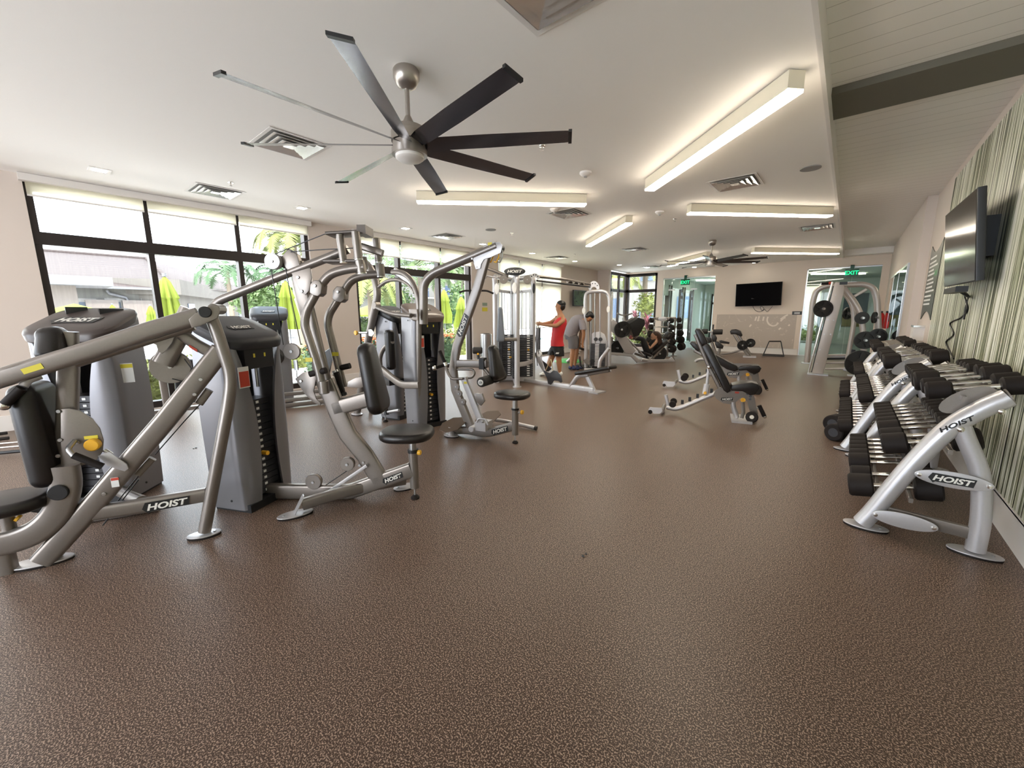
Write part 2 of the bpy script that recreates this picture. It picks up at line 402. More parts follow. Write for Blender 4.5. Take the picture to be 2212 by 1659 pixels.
# glass fronts of the far wall
def glassfront(i, x0, x1, z1, divs, zh):
    g = G(); g.box((x0, YF-.005, z1-.035), (x1, YF+.06, z1)); g.box((x0, YF-.005, 0), (x0+.03, YF+.06, z1)).box((x0, YF, 0), (x1, YF+.05, .02))
    f = struct(g.build('door_%d' % i, M['steel']))
    p = G(); xs = [x0]+divs+[x1]
    for a, b in zip(xs, xs[1:]): p.box((a+.006, YF+.02, .02), (b-.006, YF+.032, z1-.03))
    p.build('pane', M['gglass'], f)
    h = G()
    for d in divs: h.box((d-.12, YF+.0, zh), (d+.12, YF+.05, zh+.06)).box((d-.12, YF, .02), (d+.12, YF+.05, .08))
    h.build('patch_fitting', M['steel'], f)
    k = G(); d = divs[0]; k.tube([(d+.12, YF-.06, .9), (d+.12, YF-.06, 1.25)], .012).tube([(d+.12, YF-.06, .95), (d+.12, YF+.02, .95)], .01).tube([(d+.12, YF-.06, 1.2), (d+.12, YF+.02, 1.2)], .01)
    k.build('handle', M['steel'], f)
glassfront(1, -6.07, -4.09, 2.88, [-5.72, -4.85], 2.38)
glassfront(2, -1.24, .64, 2.91, [-.72, -.05], 2.38)
for x, z, nm in ((at(1480, 609, 1, YF-.15).x, 2.68, 'left'), (at(1840, 589, 1, YF-.15).x, 2.71, 'right')):
    e = thing('exit_sign', 'green lit exit sign hanging before the %s' % ('left glass doors' if nm == 'left' else 'right glass front'), 'sign', (x, YF-.12, z-.12))
    G().box((x-.17, YF-.14, z-.11), (x+.17, YF-.10, z+.12)).build('housing', M['exitbox'], e)
    G().box((x-.05, YF-.13, z+.12), (x+.05, YF-.11, 2.95)).box((x-.05, YF-.13, 2.93), (x+.05, YF, 2.95)).build('mount', M['exitbox'], e)
    word('lettering', 'EXIT', M['green_lit'], e, V((x, YF-.142, z)), X, UP, .12, .002, bold=.012)
# ---------------------------------------------------------------- ceiling fittings
fix = [((-5.03, 3.92), (-3.24, 5.66), 'beyond the near fan, under its blade tip'), ((-2.22, 5.56), (-.48, 3.87), 'right of the near fan'),
       ((-2.2, 7.22), (-.43, 9.0), 'touching the plank ceiling edge, nearer one'), ((-5.05, 9.02), (-3.26, 7.28), 'left of the distant fan'),
       ((-2.2, 12.96), (-.43, 14.73), 'right behind the distant fan'), ((-5.0, 14.6), (-3.3, 12.9), 'left behind the distant fan blades')]
for (a, b, t) in fix:
    a, b = V((*a, 0)), V((*b, 0)); u = (b-a).normalized(); n = V((-u.y, u.x, 0)); c = (a+b)/2
    e = thing('linear_light', 'long cream box light on the ceiling, '+t, 'ceiling light', (c.x, c.y, ZC), 'diagonal linear lights')
    L = (b-a).length/2
    G().obox(c+UP*(ZC-.068), (u, n, UP), (L, .065, .064)).build('housing', M['fixture'], e)
    G().obox(c+UP*(ZC-.14), (u, n, UP), (L, .064, .012)).build('diffuser', M['lamp'], e)
def downlight(p, sq, t):
    e = thing('downlight', t, 'downlight', (p.x, p.y, ZC), 'recessed downlights')
    if sq:
        G().box((p.x-.1, p.y-.1, ZC-.006), (p.x+.1, p.y+.1, ZC)).build('trim_ring', M['white'], e)
        G().box((p.x-.06, p.y-.06, ZC-.009), (p.x+.06, p.y+.06, ZC-.005)).build('lens', M['down'], e)
    else:
        G().cyl((p.x, p.y, ZC-.006), (p.x, p.y, ZC), .1).build('trim_ring', M['white'], e)
        G().cyl((p.x, p.y, ZC-.01), (p.x, p.y, ZC-.005), .075).build('lens', M['down'], e)
for px, py, sq, t in ((215, 367, 1, 'square recessed light nearest the camera above the near left window'), (652, 449, 1, 'square recessed light above the near end of the middle left window'),
                      (876, 493, 1, 'square recessed light above the wall beside the middle window'), (1043, 527, 1, 'square recessed light above the raised cable arm'),
                      (1150, 547, 1, 'square recessed light above the multi station sign'), (1242, 564, 0, 'small round recessed light above the man in grey'),
                      (1338, 572, 0, 'small round recessed light in front of the corner window'), (1500, 577, 0, 'small round recessed light above the left glass doors'),
                      (1630, 567, 0, 'small round recessed light above the wall television')):
    downlight(fl(px, py, ZC), sq, t)
CHV = mat('diffuser_vane_metal', (.85, .84, .82), .22, .8)
DKV = mat('vent_throat_dark', (.25, .24, .22), .6)
def vent(c, t, s=.3):
    e = thing('air_vent', t, 'air vent', (c.x, c.y, ZC), 'square ceiling air diffusers')
    def fr(g, a, b, z0, z1):   # square ring sloping from half size a (z0) to b (z1)
        A = [V((c.x+i*a, c.y+j*a, z0)) for i, j in ((-1, -1), (1, -1), (1, 1), (-1, 1))]; B = [V((c.x+i*b, c.y+j*b, z1)) for i, j in ((-1, -1), (1, -1), (1, 1), (-1, 1))]
        A2 = [p+UP*.004 for p in A]; B2 = [p+UP*.004 for p in B]
        for k in range(4):
            l = (k+1) % 4; g.add([A[k], A[l], B[l], B[k], A2[k], A2[l], B2[l], B2[k]], [(0, 1, 2, 3), (4, 7, 6, 5), (0, 4, 5, 1), (1, 5, 6, 2), (2, 6, 7, 3), (3, 7, 4, 0)])
        return g
    fr(G(), s, s-.035, ZC-.008, ZC-.006).build('frame', M['white'], e)
    G().box((c.x-s+.03, c.y-s+.03, ZC-.004), (c.x+s-.03, c.y+s-.03, ZC-.002)).build('throat', DKV, e)
    for k, q in enumerate((.245, .18, .115)):
        fr(G(), q, q-.055, ZC-.022, ZC-.005).build('vane', CHV, e)
    G().box((c.x-.05, c.y-.05, ZC-.024), (c.x+.05, c.y+.05, ZC-.018)).build('centre_plate', CHV, e)
for (x, y, t) in ((-4.7, 2.04, 'large square air vent behind the near fan blade'), (-7.21, 2.03, 'square air vent above the near left window'), (-1.39, 6.48, 'square air vent right of the longest linear light'),
                  (-4.02, 6.45, 'square air vent behind the middle linear light'), (-7.24, 6.44, 'square air vent above the middle left window'), (-7.28, 11.02, 'square air vent above the multi station'),
                  (-4.76, 11.05, 'square air vent left of the distant fan'), (-.7, 10.8, 'square air vent beside the plank ceiling'), (-5.97, 15.5, 'square air vent near the corner window'), (-1.43, 2.05, 'air vent cut by the top edge of the picture')):
    vent(V((x, y, ZC)), t)
# speakers, smoke detector, sprinklers
for px, py, t in ((1060, 496, 'flat round ceiling speaker near the middle window'), (1751, 363, 'flat round ceiling speaker beside the plank ceiling')):
    p = fl(px, py, ZC); tag(G().cyl((p.x, p.y, ZC-.01), (p.x, p.y, ZC), .11, 28).build('ceiling_speaker', mat('speaker_grille', (.28, .27, .26), .7)), t, 'speaker')
for px, py, t, n in ((1265, 372, 'dome smoke detector above the middle linear light', 1), (1425, 457, 'dome smoke detector left of the far linear lights', 1), (1198, 451, 'white dome half hidden behind the middle linear light', 1)):
    p = fl(px, py, ZC); e = thing('smoke_detector', t, 'smoke detector', (p.x, p.y, ZC))
    G().lathe((p.x, p.y, ZC), (0, 0, -1), [(.075, 0), (.075, .02), (.06, .035), (.035, .05), (.001, .05)]).build('body', M['white'], e)
    G().lathe((p.x, p.y, ZC-.05), (0, 0, -1), [(.02, 0), (.02, .015), (.001, .02)], 12).build('sensor', M['steel'], e)
for px, py, t in ((1171, 315, 'under the tip of the near fan blade'), (498, 394, 'beside the vent over the near left window'), (1106, 503, 'near the raised cable arm'), (1458, 473, 'between the two smoke detectors and far light'), (1796, 560, 'at the far end of the plank ceiling edge'), (1241, 549, 'above the man in grey')):
    p = fl(px, py, ZC); e = thing('sprinkler', 'small chrome fire sprinkler on the ceiling, '+t, 'sprinkler', (p.x, p.y, ZC), 'fire sprinklers')
    G().lathe((p.x, p.y, ZC), (0, 0, -1), [(.035, 0), (.033, .006), (.01, .01), (.008, .035), (.001, .036)], 14).build('body', M['chrome'], e)
    G().cyl((p.x, p.y, ZC-.042), (p.x, p.y, ZC-.039), .018, 10).build('deflector', M['chrome'], e)
# fans
FANB = mat('fan_blade_grey', (.13, .13, .15), .22, .85)
FANH = mat('brushed_nickel', (.42, .38, .34), .32, .9)
def fan(c, zb, R, angs, label, tilt=24):
    e = thing('ceiling_fan', label, 'ceiling fan', (c.x, c.y, ZC))
    G().lathe((c.x, c.y, ZC), (0, 0, -1), [(.085, 0), (.095, .015), (.095, .06), (.07, .11), (.035, .13), (.001, .13)]).build('canopy', FANH, e)
    G().cyl((c.x, c.y, zb+.12), (c.x, c.y, ZC-.12), .017).build('downrod', FANH, e)
    G().lathe((c.x, c.y, zb+.14), (0, 0, -1), [(.02, -.06), (.035, -.03), (.05, 0), (.115, .02), (.12, .05), (.13, .055), (.13, .12), (.12, .125), (.12, .17), (.13, .172), (.13, .21), (.001, .21)], 36).build('motor_housing', FANH, e)
    G().lathe((c.x, c.y, zb-.07), (0, 0, -1), [(.105, 0), (.105, .02), (.085, .035), (.001, .04)], 32).build('light_cover', M['white'], e)
    for a in angs:
        a = math.radians(a); d = V((math.cos(a), math.sin(a), 0)); n = V((-d.y, d.x, 0)); rings = []
        for k, (r, hw) in enumerate(((.1, .05), (.2, .062), (R*.5, .067), (R*.96, .064), (R-.02, .062), (R, .06))):
            t = -math.radians(tilt*(1-.45*r/R)); q = n*math.cos(t)+UP*math.sin(t); m_ = d.cross(q); p = V((c.x, c.y, zb))+d*r
            rings.append([p-q*hw, p-q*hw*.4+m_*.006, p+q*hw*.5+m_*.007, p+q*hw, p+q*hw*.5-m_*.001, p-q*hw*.4-m_*.002])
        b = G().ring(rings).build('blade', FANB, e)
        G().obox(V((c.x, c.y, zb))+d*(R-.006), (d, (n*math.cos(math.radians(13))-UP*math.sin(math.radians(13))), UP), (.012, .064, .009)).build('blade_tip', M['black'], b)
fc = fl(877, 150, ZC)
FZ = 2.70
A8 = [math.degrees(math.atan2(*( (at(px, py, 2, FZ)-V((fc.x, fc.y, FZ))).yx ))) for px, py in ((1227, 295), (1130, 380), (955, 418), (745, 390), (530, 312), (462, 155), (722, 60), (1128, 145))]
FR = 1.2
fan(V((fc.x, fc.y, 0)), FZ, FR, A8, 'large nickel ceiling fan with eight dark blades nearest the camera')
f2 = fl(1539, 519, ZC)
fan(V((f2.x, f2.y, 0)), FZ, FR, [a+9 for a in A8], 'distant ceiling fan in front of the far wall television')
print('FAN', fc, FZ, FR, A8)
# ---------------------------------------------------------------- outdoors
GZ = -.15
M['deck'] = mat('pale_stone_paving', (.72, .71, .69), .7, var=(1.5, .08))
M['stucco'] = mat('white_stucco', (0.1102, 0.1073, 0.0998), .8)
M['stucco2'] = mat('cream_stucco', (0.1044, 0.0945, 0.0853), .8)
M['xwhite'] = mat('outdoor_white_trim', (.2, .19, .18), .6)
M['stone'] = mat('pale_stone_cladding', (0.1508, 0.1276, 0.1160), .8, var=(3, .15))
def f_roof(nt, b):
    tc = N(nt, 'ShaderNodeTexCoord'); sx = N(nt, 'ShaderNodeSeparateXYZ'); m1 = N(nt, 'ShaderNodeMath', operation='MULTIPLY'); m1.inputs[1].default_value = 4.5
    m2 = N(nt, 'ShaderNodeMath', operation='FRACT'); r = N(nt, 'ShaderNodeValToRGB'); e = r.color_ramp.elements
    e[0].position = 0; e[0].color = (.017, .0115, .011, 1); e[1].position = .3; e[1].color = (.042, .0285, .027, 1)
    nt.links.new(tc.outputs['Object'], sx.inputs[0]); nt.links.new(sx.outputs['Z'], m1.inputs[0]); nt.links.new(m1.outputs[0], m2.inputs[0]); nt.links.new(m2.outputs[0], r.inputs[0])
    nt.links.new(r.outputs[0], b.inputs['Base Color']); b.inputs['Roughness'].default_value = .8
M['roof'] = nmat('pinkish_clay_tiles', f_roof)
M['win'] = mat('dark_blue_glazing', (.05, .07, .11), .15)
M['gutter'] = mat('grey_gutter', (.12, .12, .13), .5)
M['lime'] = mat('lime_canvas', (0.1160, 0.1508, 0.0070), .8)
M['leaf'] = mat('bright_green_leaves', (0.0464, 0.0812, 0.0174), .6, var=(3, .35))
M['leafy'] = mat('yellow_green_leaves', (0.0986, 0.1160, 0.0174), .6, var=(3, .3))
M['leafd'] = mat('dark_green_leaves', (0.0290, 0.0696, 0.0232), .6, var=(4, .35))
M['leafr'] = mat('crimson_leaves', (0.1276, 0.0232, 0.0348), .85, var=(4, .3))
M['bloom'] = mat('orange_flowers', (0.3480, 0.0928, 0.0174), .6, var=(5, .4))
M['bark'] = mat('palm_bark', (0.1740, 0.1392, 0.1044), .9, bump=(12, .6, .02))
M['pool'] = mat('pool_water', (0.0580, 0.2610, 0.3480), .08)
struct(G().box((-140, -70, GZ-.3), (-8.5, 110, GZ)).box((-8.5, YF+9, GZ-.3), (60, 110, GZ)).build('ground_outside', M['deck']))
struct(G().box((-22, 8.5, GZ), (-15, 22, GZ+.02)).build('pool_surface', M['pool']))
def leaves(g, c, r, n, s, box=False, up=.3, R=rnd):
    for _ in range(n):
        d = V((R.gauss(0, 1), R.gauss(0, 1), R.gauss(0, 1))).normalized()
        if box: p = V((c[0]+R.uniform(-1, 1)*r[0], c[1]+R.uniform(-1, 1)*r[1], c[2]+R.uniform(-1, 1)*r[2]))
        else:
            k = R.uniform(.55, 1.0); p = V((c[0]+d.x*r[0]*k, c[1]+d.y*r[1]*k, c[2]+d.z*r[2]*k))
        q = V((R.gauss(0, 1), R.gauss(0, 1), R.gauss(0, 1)*.6+up)).normalized(); t = q.orthogonal().normalized(); L = s*R.uniform(.6, 1.3)
        g.add([p, p+q*L*.5+t*L*.26, p+q*L, p+q*L*.5-t*L*.26], [(0, 1, 2, 3)])
    return g
def hedge(a, b, h, m, label, n, s=.09, name='hedge', bl=0):
    c = ((a[0]+b[0])/2, (a[1]+b[1])/2, GZ+h/2); e = thing(name, label, 'hedge', (c[0], c[1], GZ))
    r = (abs(b[0]-a[0])/2, abs(b[1]-a[1])/2, h/2)
    g = G().box((c[0]-r[0]*.7, c[1]-r[1]*.97, GZ), (c[0]+r[0]*.7, c[1]+r[1]*.97, GZ+h*.7)); leaves(g, c, r, n, s, True); g.build('foliage', m, e)
    if bl:
        g = G()
        for _ in range(bl):
            p = V((c[0]+rnd.uniform(-1, 1)*r[0], c[1]+rnd.uniform(-1, 1)*r[1], GZ+h*rnd.uniform(.85, 1.15))); g.ell(p, (.045, .045, .03), n=6, m=3)
        o = g.build('blossoms', M['bloom'], e); o['kind'] = 'stuff'
hedge((-10.6, .4), (-9.9, 3.6), .62, M['leafy'], 'low yellow green hedge just outside the near left window', 9000)
hedge((-13.5, 1.5), (-12.7, 8), .55, M['leafy'], 'clipped hedge strip across the paving outside the middle window', 8000)
hedge((-10.8, 4.5), (-10.0, 9.2), .85, M['leafd'], 'dark flowering shrub row topped with orange blossoms', 9000, bl=420)
hedge((-12.8, 9.8), (-11.6, 13.2), 1.0, M['leafy'], 'loose yellow hedge below the blind of the far left window', 2600, s=.14)
hedge((-34, 14.5), (-33, 30), 1.3, M['leaf'], 'long green hedge in front of the pale apartment building', 4000, s=.3)
# umbrellas
def umbrella_closed(x, y, h, label):
    e = thing('patio_umbrella', label, 'umbrella', (x, y, GZ), 'closed lime umbrellas')
    rings = []
    for z, r, am in ((h, .015, 0), (h-.12, .1, .1), (h-.55, .21, .25), (h-.6, .17, .3), (h-1.2, .27, .35), (h-1.6, .24, .4)):
        rings.append([V((x+r*(1+am*math.cos(8*a))*math.cos(a), y+r*(1+am*math.cos(8*a))*math.sin(a), z)) for a in [2*PI*k/32 for k in range(32)]])
    G().ring(rings).build('canopy', M['lime'], e); G().cyl((x, y, GZ), (x, y, h+.05), .025, 8).build('pole', M['gutter'], e)
    G().cyl((x, y, h), (x, y, h+.08), .05, 8).build('finial', M['gutter'], e)
    G().cyl((x, y, GZ), (x, y, GZ+.08), .3, 16).build('base', M['gutter'], e)
def umbrella_open(x, y, h, R, label):
    e = thing('patio_umbrella', label, 'umbrella', (x, y, GZ), 'open lime umbrellas')
    g = G(); k8 = [2*PI*k/8+.2 for k in range(8)]
    a = [V((x, y, h))]*1; rings = [[V((x+r*math.cos(t), y+r*math.sin(t), z)) for t in k8] for r, z in ((.03, h), (R*.5, h-R*.16), (R, h-R*.38), (R, h-R*.38-.08), (R*.98, h-R*.38))]
    g.ring(rings, cap=False).build('canopy', M['lime'], e); G().cyl((x, y, GZ), (x, y, h), .03, 8).build('pole', M['xwhite'], e)
def umb_at(px, py, Xd, kind, R, label):
    p = at(px, py, 0, Xd)
    umbrella_closed(p.x, p.y, p.z, label) if kind == 'c' else umbrella_open(p.x, p.y, p.z, R, label)
umb_at(355, 597, -14, 'c', 0, 'tall closed lime umbrella beside the near window mullion')
umb_at(616, 606, -14.5, 'c', 0, 'closed lime umbrella seen behind the pec fly cables')
umb_at(959, 625, -15, 'c', 0, 'closed lime umbrella left of its twin, behind the raised cable arm')
umb_at(996, 640, -13, 'c', 0, 'closed lime umbrella right of its twin, behind the raised cable arm')
umb_at(242, 658, -34, 'c', 0, 'small distant closed lime umbrella left of the downpipe')
umb_at(324, 660, -34, 'c', 0, 'small distant closed lime umbrella right of the downpipe')
umb_at(160, 656, -31, 'o', 1.45, 'open lime umbrella in front of the pavilion door')
umb_at(795, 660, -19, 'o', 1.25, 'open lime umbrella by the pool beside the flowers')
# pavilion
PX = -40
e = thing('pool_pavilion', 'pale pavilion with a pinkish tiled hip roof across the terrace', 'building', (PX, 6, GZ))
ev = at(300, 622, 0, PX).z; y0, y1 = -12., at(345, 622, 0, PX).y
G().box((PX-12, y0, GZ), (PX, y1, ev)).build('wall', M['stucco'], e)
rz = at(317, 559, 0, PX-9)
g = G(); rl = at(176, 563, 0, PX-8)
A = V((PX+.8, y0, ev)); B = V((PX+.8, y1+.9, ev)); Cc = at(560, 632, 0, -64); D = V((PX-14, y0, ev)); R1 = V((PX-9, rz.y, rz.z)); R0 = V((PX-9, rl.y-8, rz.z))
g.add([A, B, Cc, D, R1, R0], [(0, 1, 4, 5), (1, 2, 4), (2, 3, 5, 4), (3, 0, 5), (0, 3, 2, 1)]); g.build('roof', M['roof'], e)
G().tube([B+V((0, 0, .05)), R1+V((0, 0, .05))], .16, 8).tube([R1, R0], .16, 8).build('ridge_tiles', M['roof'], e)
G().box((PX+.78, y0, ev-.16), (PX+.95, y1+.95, ev)).build('gutter', M['gutter'], e)
pr = [at(x, y, 0, PX+.15) for x, y in ((231, 627), (236, 634), (272, 643), (278, 652), (284, 696))]
G().tube(pr, .1, 8).build('downpipe', M['gutter'], e)
for a, b, c, d in ((148, 652, 206, 700), (237, 652, 268, 700), (315, 652, 333, 700), (100, 655, 122, 700)):
    p, q = at(a, b, 0, PX+.02), at(c, d, 0, PX+.02); f = G().box((PX-.05, p.y, GZ), (PX+.04, q.y, p.z)).build('door', M['win'], e)
    G().box((PX, p.y-.25, GZ), (PX+.06, p.y, p.z+.25)).box((PX, q.y, GZ), (PX+.06, q.y+.25, p.z+.25)).box((PX, p.y, p.z), (PX+.06, q.y, p.z+.25)).build('door_surround', M['xwhite'], f)
for a in (215, 292): p = at(a, 645, 0, PX+.3); G().box((PX, p.y-.7, GZ), (PX+.4, p.y+.9, ev-.9)).build('stone_pier', M['stone'], e)
p = at(122, 610, 0, PX+5); G().box((PX+4.6, p.y-.5, GZ), (PX+5.4, p.y+.7, p.z)).build('column', M['stone'], e)
p, q = at(92, 592, 0, PX+5), at(235, 604, 0, PX+5); G().box((PX+3, p.y-6, p.z-.6), (PX+6.5, q.y, p.z-.1)).build('flat_canopy', M['gutter'], e)
# long wing behind
q0, q1 = at(378, 606, 0, PX+1), at(545, 645, 0, PX+1)
e = thing('terrace_wing', 'long cream wing with a flat parapet right of the tiled pavilion', 'building', (PX, 12, GZ))
p0, p1 = at(376, 604, 0, -39), at(560, 648, 0, -72); zt = p0.z; u_ = V((p1.x-p0.x, p1.y-p0.y, 0)); L_ = u_.length; u_.normalize(); n_ = V((u_.y, -u_.x, 0)); cc = V((p0.x, p0.y, 0))+u_*L_/2-n_*-0
bk = n_ if n_.x < 0 else -n_
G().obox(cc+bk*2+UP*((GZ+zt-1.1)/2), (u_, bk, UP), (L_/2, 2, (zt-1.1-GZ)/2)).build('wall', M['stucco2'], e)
G().obox(cc+bk*1.8+UP*(zt-.55), (u_, bk, UP), (L_/2+.3, 2.2, .55)).build('parapet', M['stucco2'], e)
for k in range(6): G().obox(cc+u_*(L_*(k+.5)/6-L_/2)+UP*1.1, (u_, bk, UP), (.8, .06, 1.3)).build('window', M['win'], e)
# covered walk with columns
e = thing('covered_walk', 'small tiled shelter on square columns beyond the terrace', 'building', (-34, 16, GZ))
g = G().add([V((-37, 14, 3.1)), V((-31, 14, 3.1)), V((-31, 21, 3.1)), V((-37, 21, 3.1)), V((-34, 15.5, 4.6)), V((-34, 19, 4.6))], [(0, 1, 2, 3), (0, 1, 4), (1, 2, 5, 4), (2, 3, 5), (3, 0, 4, 5)]); g.build('roof', M['roof'], e)
for y in (14.6, 17.5, 20.4): G().box((-31.8, y-.3, GZ), (-31.2, y+.3, 3.1)).build('column', M['stone'], e)
# apartments
def block(name, label, x, ya, yb, h, rows, cols, m=None, dep_=10, ww=.45, wh=.5, balc=False):
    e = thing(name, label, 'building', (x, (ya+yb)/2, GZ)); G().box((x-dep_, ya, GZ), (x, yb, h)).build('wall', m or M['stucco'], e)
    G().box((x-dep_-.3, ya-.3, h), (x+.5, yb+.3, h+.35)).build('parapet', M['xwhite'], e)
    W = (yb-ya)/cols; Hh = (h-.3)/rows
    for r in range(rows):
        for c in range(cols):
            y = ya+W*(c+.5); z = .6+Hh*r
            f = G().box((x-.1, y-W*ww/2, z), (x+.05, y+W*ww/2, z+Hh*wh)).build('window', M['win'], e)
            G().box((x+.04, y-.05, z), (x+.08, y+.05, z+Hh*wh)).box((x+.04, y-W*ww/2, z+Hh*wh*.5), (x+.08, y+W*ww/2, z+Hh*wh*.5+.07)).build('glazing_bar', M['xwhite'], f)
    if balc:
        for r in range(1, rows): G().box((x, ya, .3+Hh*r), (x+1.1, yb, .45+Hh*r)).build('balcony_slab', M['xwhite'], e)
block('apartment_building', 'pale apartment block with blue windows beyond the pool', -48, 24, 62, 7.2, 2, 7, balc=True)
block('apartment_tower', 'distant high rise tower above the hedge', -110, 52, 60, 24, 9, 4)
# fence
e = thing('pool_fence', 'white railing at the far side of the terrace', 'fence', (-27, 9, GZ))
G().box((-27.03, 6.5, .85), (-26.97, 13, .91)).box((-27.03, 6.5, .02), (-26.97, 13, .07)).build('rail', M['gutter'], e)
g = G()
for k in range(44): g.box((-27.015, 6.5+k*.15, .05), (-26.985, 6.52+k*.15, .88))
o = g.build('baluster', M['gutter'], e)
# palms
def palm(x, y, h, R, n, label, m, lean=(0, 0), s=1.):
    e = thing('palm_tree', label, 'palm tree', (x, y, GZ), None)
    top = V((x+lean[0], y+lean[1], h)); pts = spl([V((x, y, GZ)), V((x+lean[0]*.3, y+lean[1]*.3, h*.5)), top], 5)
    G().tube(pts, [.2*s-.08*s*i/len(pts) for i in range(len(pts))], 10).build('trunk', M['bark'], e)
    for k in range(n):
        a = 2*PI*k/n + rnd.uniform(-.2, .2); el = rnd.uniform(-.1, 1.05); d = V((math.cos(a), math.sin(a), 0)); L = R*rnd.uniform(.85, 1.1)
        cv = spl([top, top+d*L*.4*math.cos(el*.7)+UP*L*.42*math.sin(el), top+d*L*.8*math.cos(el*.4)+UP*(L*.35*math.sin(el)-L*.12), top+d*L*(.95)+UP*(L*.1*math.sin(el)-L*.5)], 7)
        g = G().tube(cv, [.03*s*(1-.8*i/len(cv)) for i in range(len(cv))], 4)
        for i in range(2, len(cv)):
            t = (cv[i]-cv[i-1]).normalized(); sd = t.cross(UP).normalized(); q = L*.24*math.sin(PI*min(.95, i/len(cv)*.85+.12))
            for sg in (-1, 1):
                for j in (0, .5):
                    p = cv[i-1].lerp(cv[i], j); tip = p+sd*sg*q+t*q*.45-UP*q*rnd.uniform(.2, .6); g.add([p, p+t*.05*s, tip, p-t*.05*s], [(0, 1, 2, 3)])
        g.build('frond', m, e)
for px, py, Xd, R, label, m in ((490, 585, -36, 2.6, 'palm with feathery crown left of its neighbour, above the terrace wing', M['leafd']), (600, 590, -36, 2.6, 'palm with feathery crown behind the pec fly cable wheel', M['leafd']),
                            (632, 520, -17, 1.6, 'yellow green palm crown at the right edge of the near left window', M['leafy']), (800, 625, -15, 1.5, 'slender yellow palm left in the middle window', M['leafy']),
                            (905, 570, -24, 3.4, 'large palm crown at the top of the middle window', M['leaf']), (940, 600, -30, 2.5, 'slender palm beside the apartment windows', M['leaf']), (1000, 590, -22, 2.4, 'palm crown behind the raised cable arm', M['leaf']),
                            (820, 560, -33, 3.4, 'distant palm crown behind the pec fly pivots', M['leaf'])):
    p = at(px, py, 0, Xd); palm(p.x, p.y, p.z, R, 15, label, m)
def bush(c, r, m, label, n, s, name='shrub', trunk=0):
    e = thing(name, label, 'shrub' if not trunk else 'tree', (c[0], c[1], GZ)); g = G(); g.ell(c, [q*.7 for q in r], n=10, m=6); leaves(g, c, r, n, s); g.build('foliage', m, e)
    G().cyl((c[0], c[1], GZ), c, .1 if trunk else .05, 8).build('trunk', M['bark'], e)
def bush_at(px, py, Xd, r, m, label, n, s, **k): p = at(px, py, 0, Xd); bush((p.x, p.y, p.z), r, m, label, n, s, **k)
bush_at(600, 655, -26, (1.5, 2.4, 1.1), M['leaf'], 'green tree mass behind the umbrella in the near window', 2200, .3, trunk=1)
bush_at(845, 650, -24, (1.3, 1.6, 1.5), M['leaf'], 'leafy young tree left in the middle window', 1600, .22, trunk=1)
bush_at(1000, 660, -19, (1.0, 1.4, 1.4), M['leaf'], 'leafy tree between the two closed umbrellas', 1500, .22, trunk=1)
bush_at(870, 700, -22, (.9, 1.6, .6), M['leafy'], 'rounded shrub beside the pool umbrella', 900, .16)
# garden beyond the far corner window
for k, (px, py, y, r, m, s, n, lab) in enumerate(((1400, 660, 22.5, (.8, .8, .7), M['leafy'], .16, 700, 'fresh green bush outside the corner window'), (1392, 728, 19.6, (1.0, .5, .5), M['leafy'], .16, 1100, 'yellow croton bush below the red plants'),
                                              (1345, 720, 22, (.8, 1.0, .8), M['leafy'], .18, 500, 'pale green shrub behind the corner mullion'), (1748, 728, 26.5, (.9, .5, .6), M['leafy'], .16, 900, 'sunlit shrub outside the small window of the green room'))):
    p = at(px, py, 1, y); bush((p.x, p.y, p.z), r, m, lab, n, s)
for i, (px, py) in enumerate(((1372, 695), (1398, 700))):
    p = at(px, py, 1, 19.3); e = thing('ti_plant', ('left' if i == 0 else 'right')+' one of two red leaved plants outside the corner window', 'plant', (p.x, p.y, GZ))
    G().tube([(p.x, p.y, GZ), (p.x, p.y, p.z+.1)], .03, 6).build('stem', M['bark'], e); g = G()
    for _ in range(34):
        a = rnd.uniform(0, 2*PI); z = p.z+rnd.uniform(-.75, .3); d = V((math.cos(a), math.sin(a), 0)); t = V((-d.y, d.x, 0)); b = V((p.x, p.y, z)); L = rnd.uniform(.3, .5)
        g.add([b, b+d*L*.3+UP*L*.5+t*.05, b+d*L*.55+UP*L*.85, b+d*L*.3+UP*L*.5-t*.05], [(0, 1, 2, 3)])
    g.build('leaf_rosette', M['leafr'], e)
palm(-10.2, 20.8, 3.4, 1.9, 14, 'yellow palm at the top of the corner window', M['leafy']); palm(-9.0, 22.6, 3.9, 2.0, 14, 'bright palm over the corner window, behind the first', M['leafy'])
e = thing('garden_building', 'pale two storey building across from the corner window', 'building', (-16, 48, GZ)); G().box((-40, 44, GZ), (-2, 54, 9)).build('wall', M['stucco'], e)
for r in range(2):
    for c in range(9): G().box((-38+c*4, 43.9, 1+r*4), (-36.4+c*4, 44.02, 3.2+r*4)).build('window', M['win'], e)
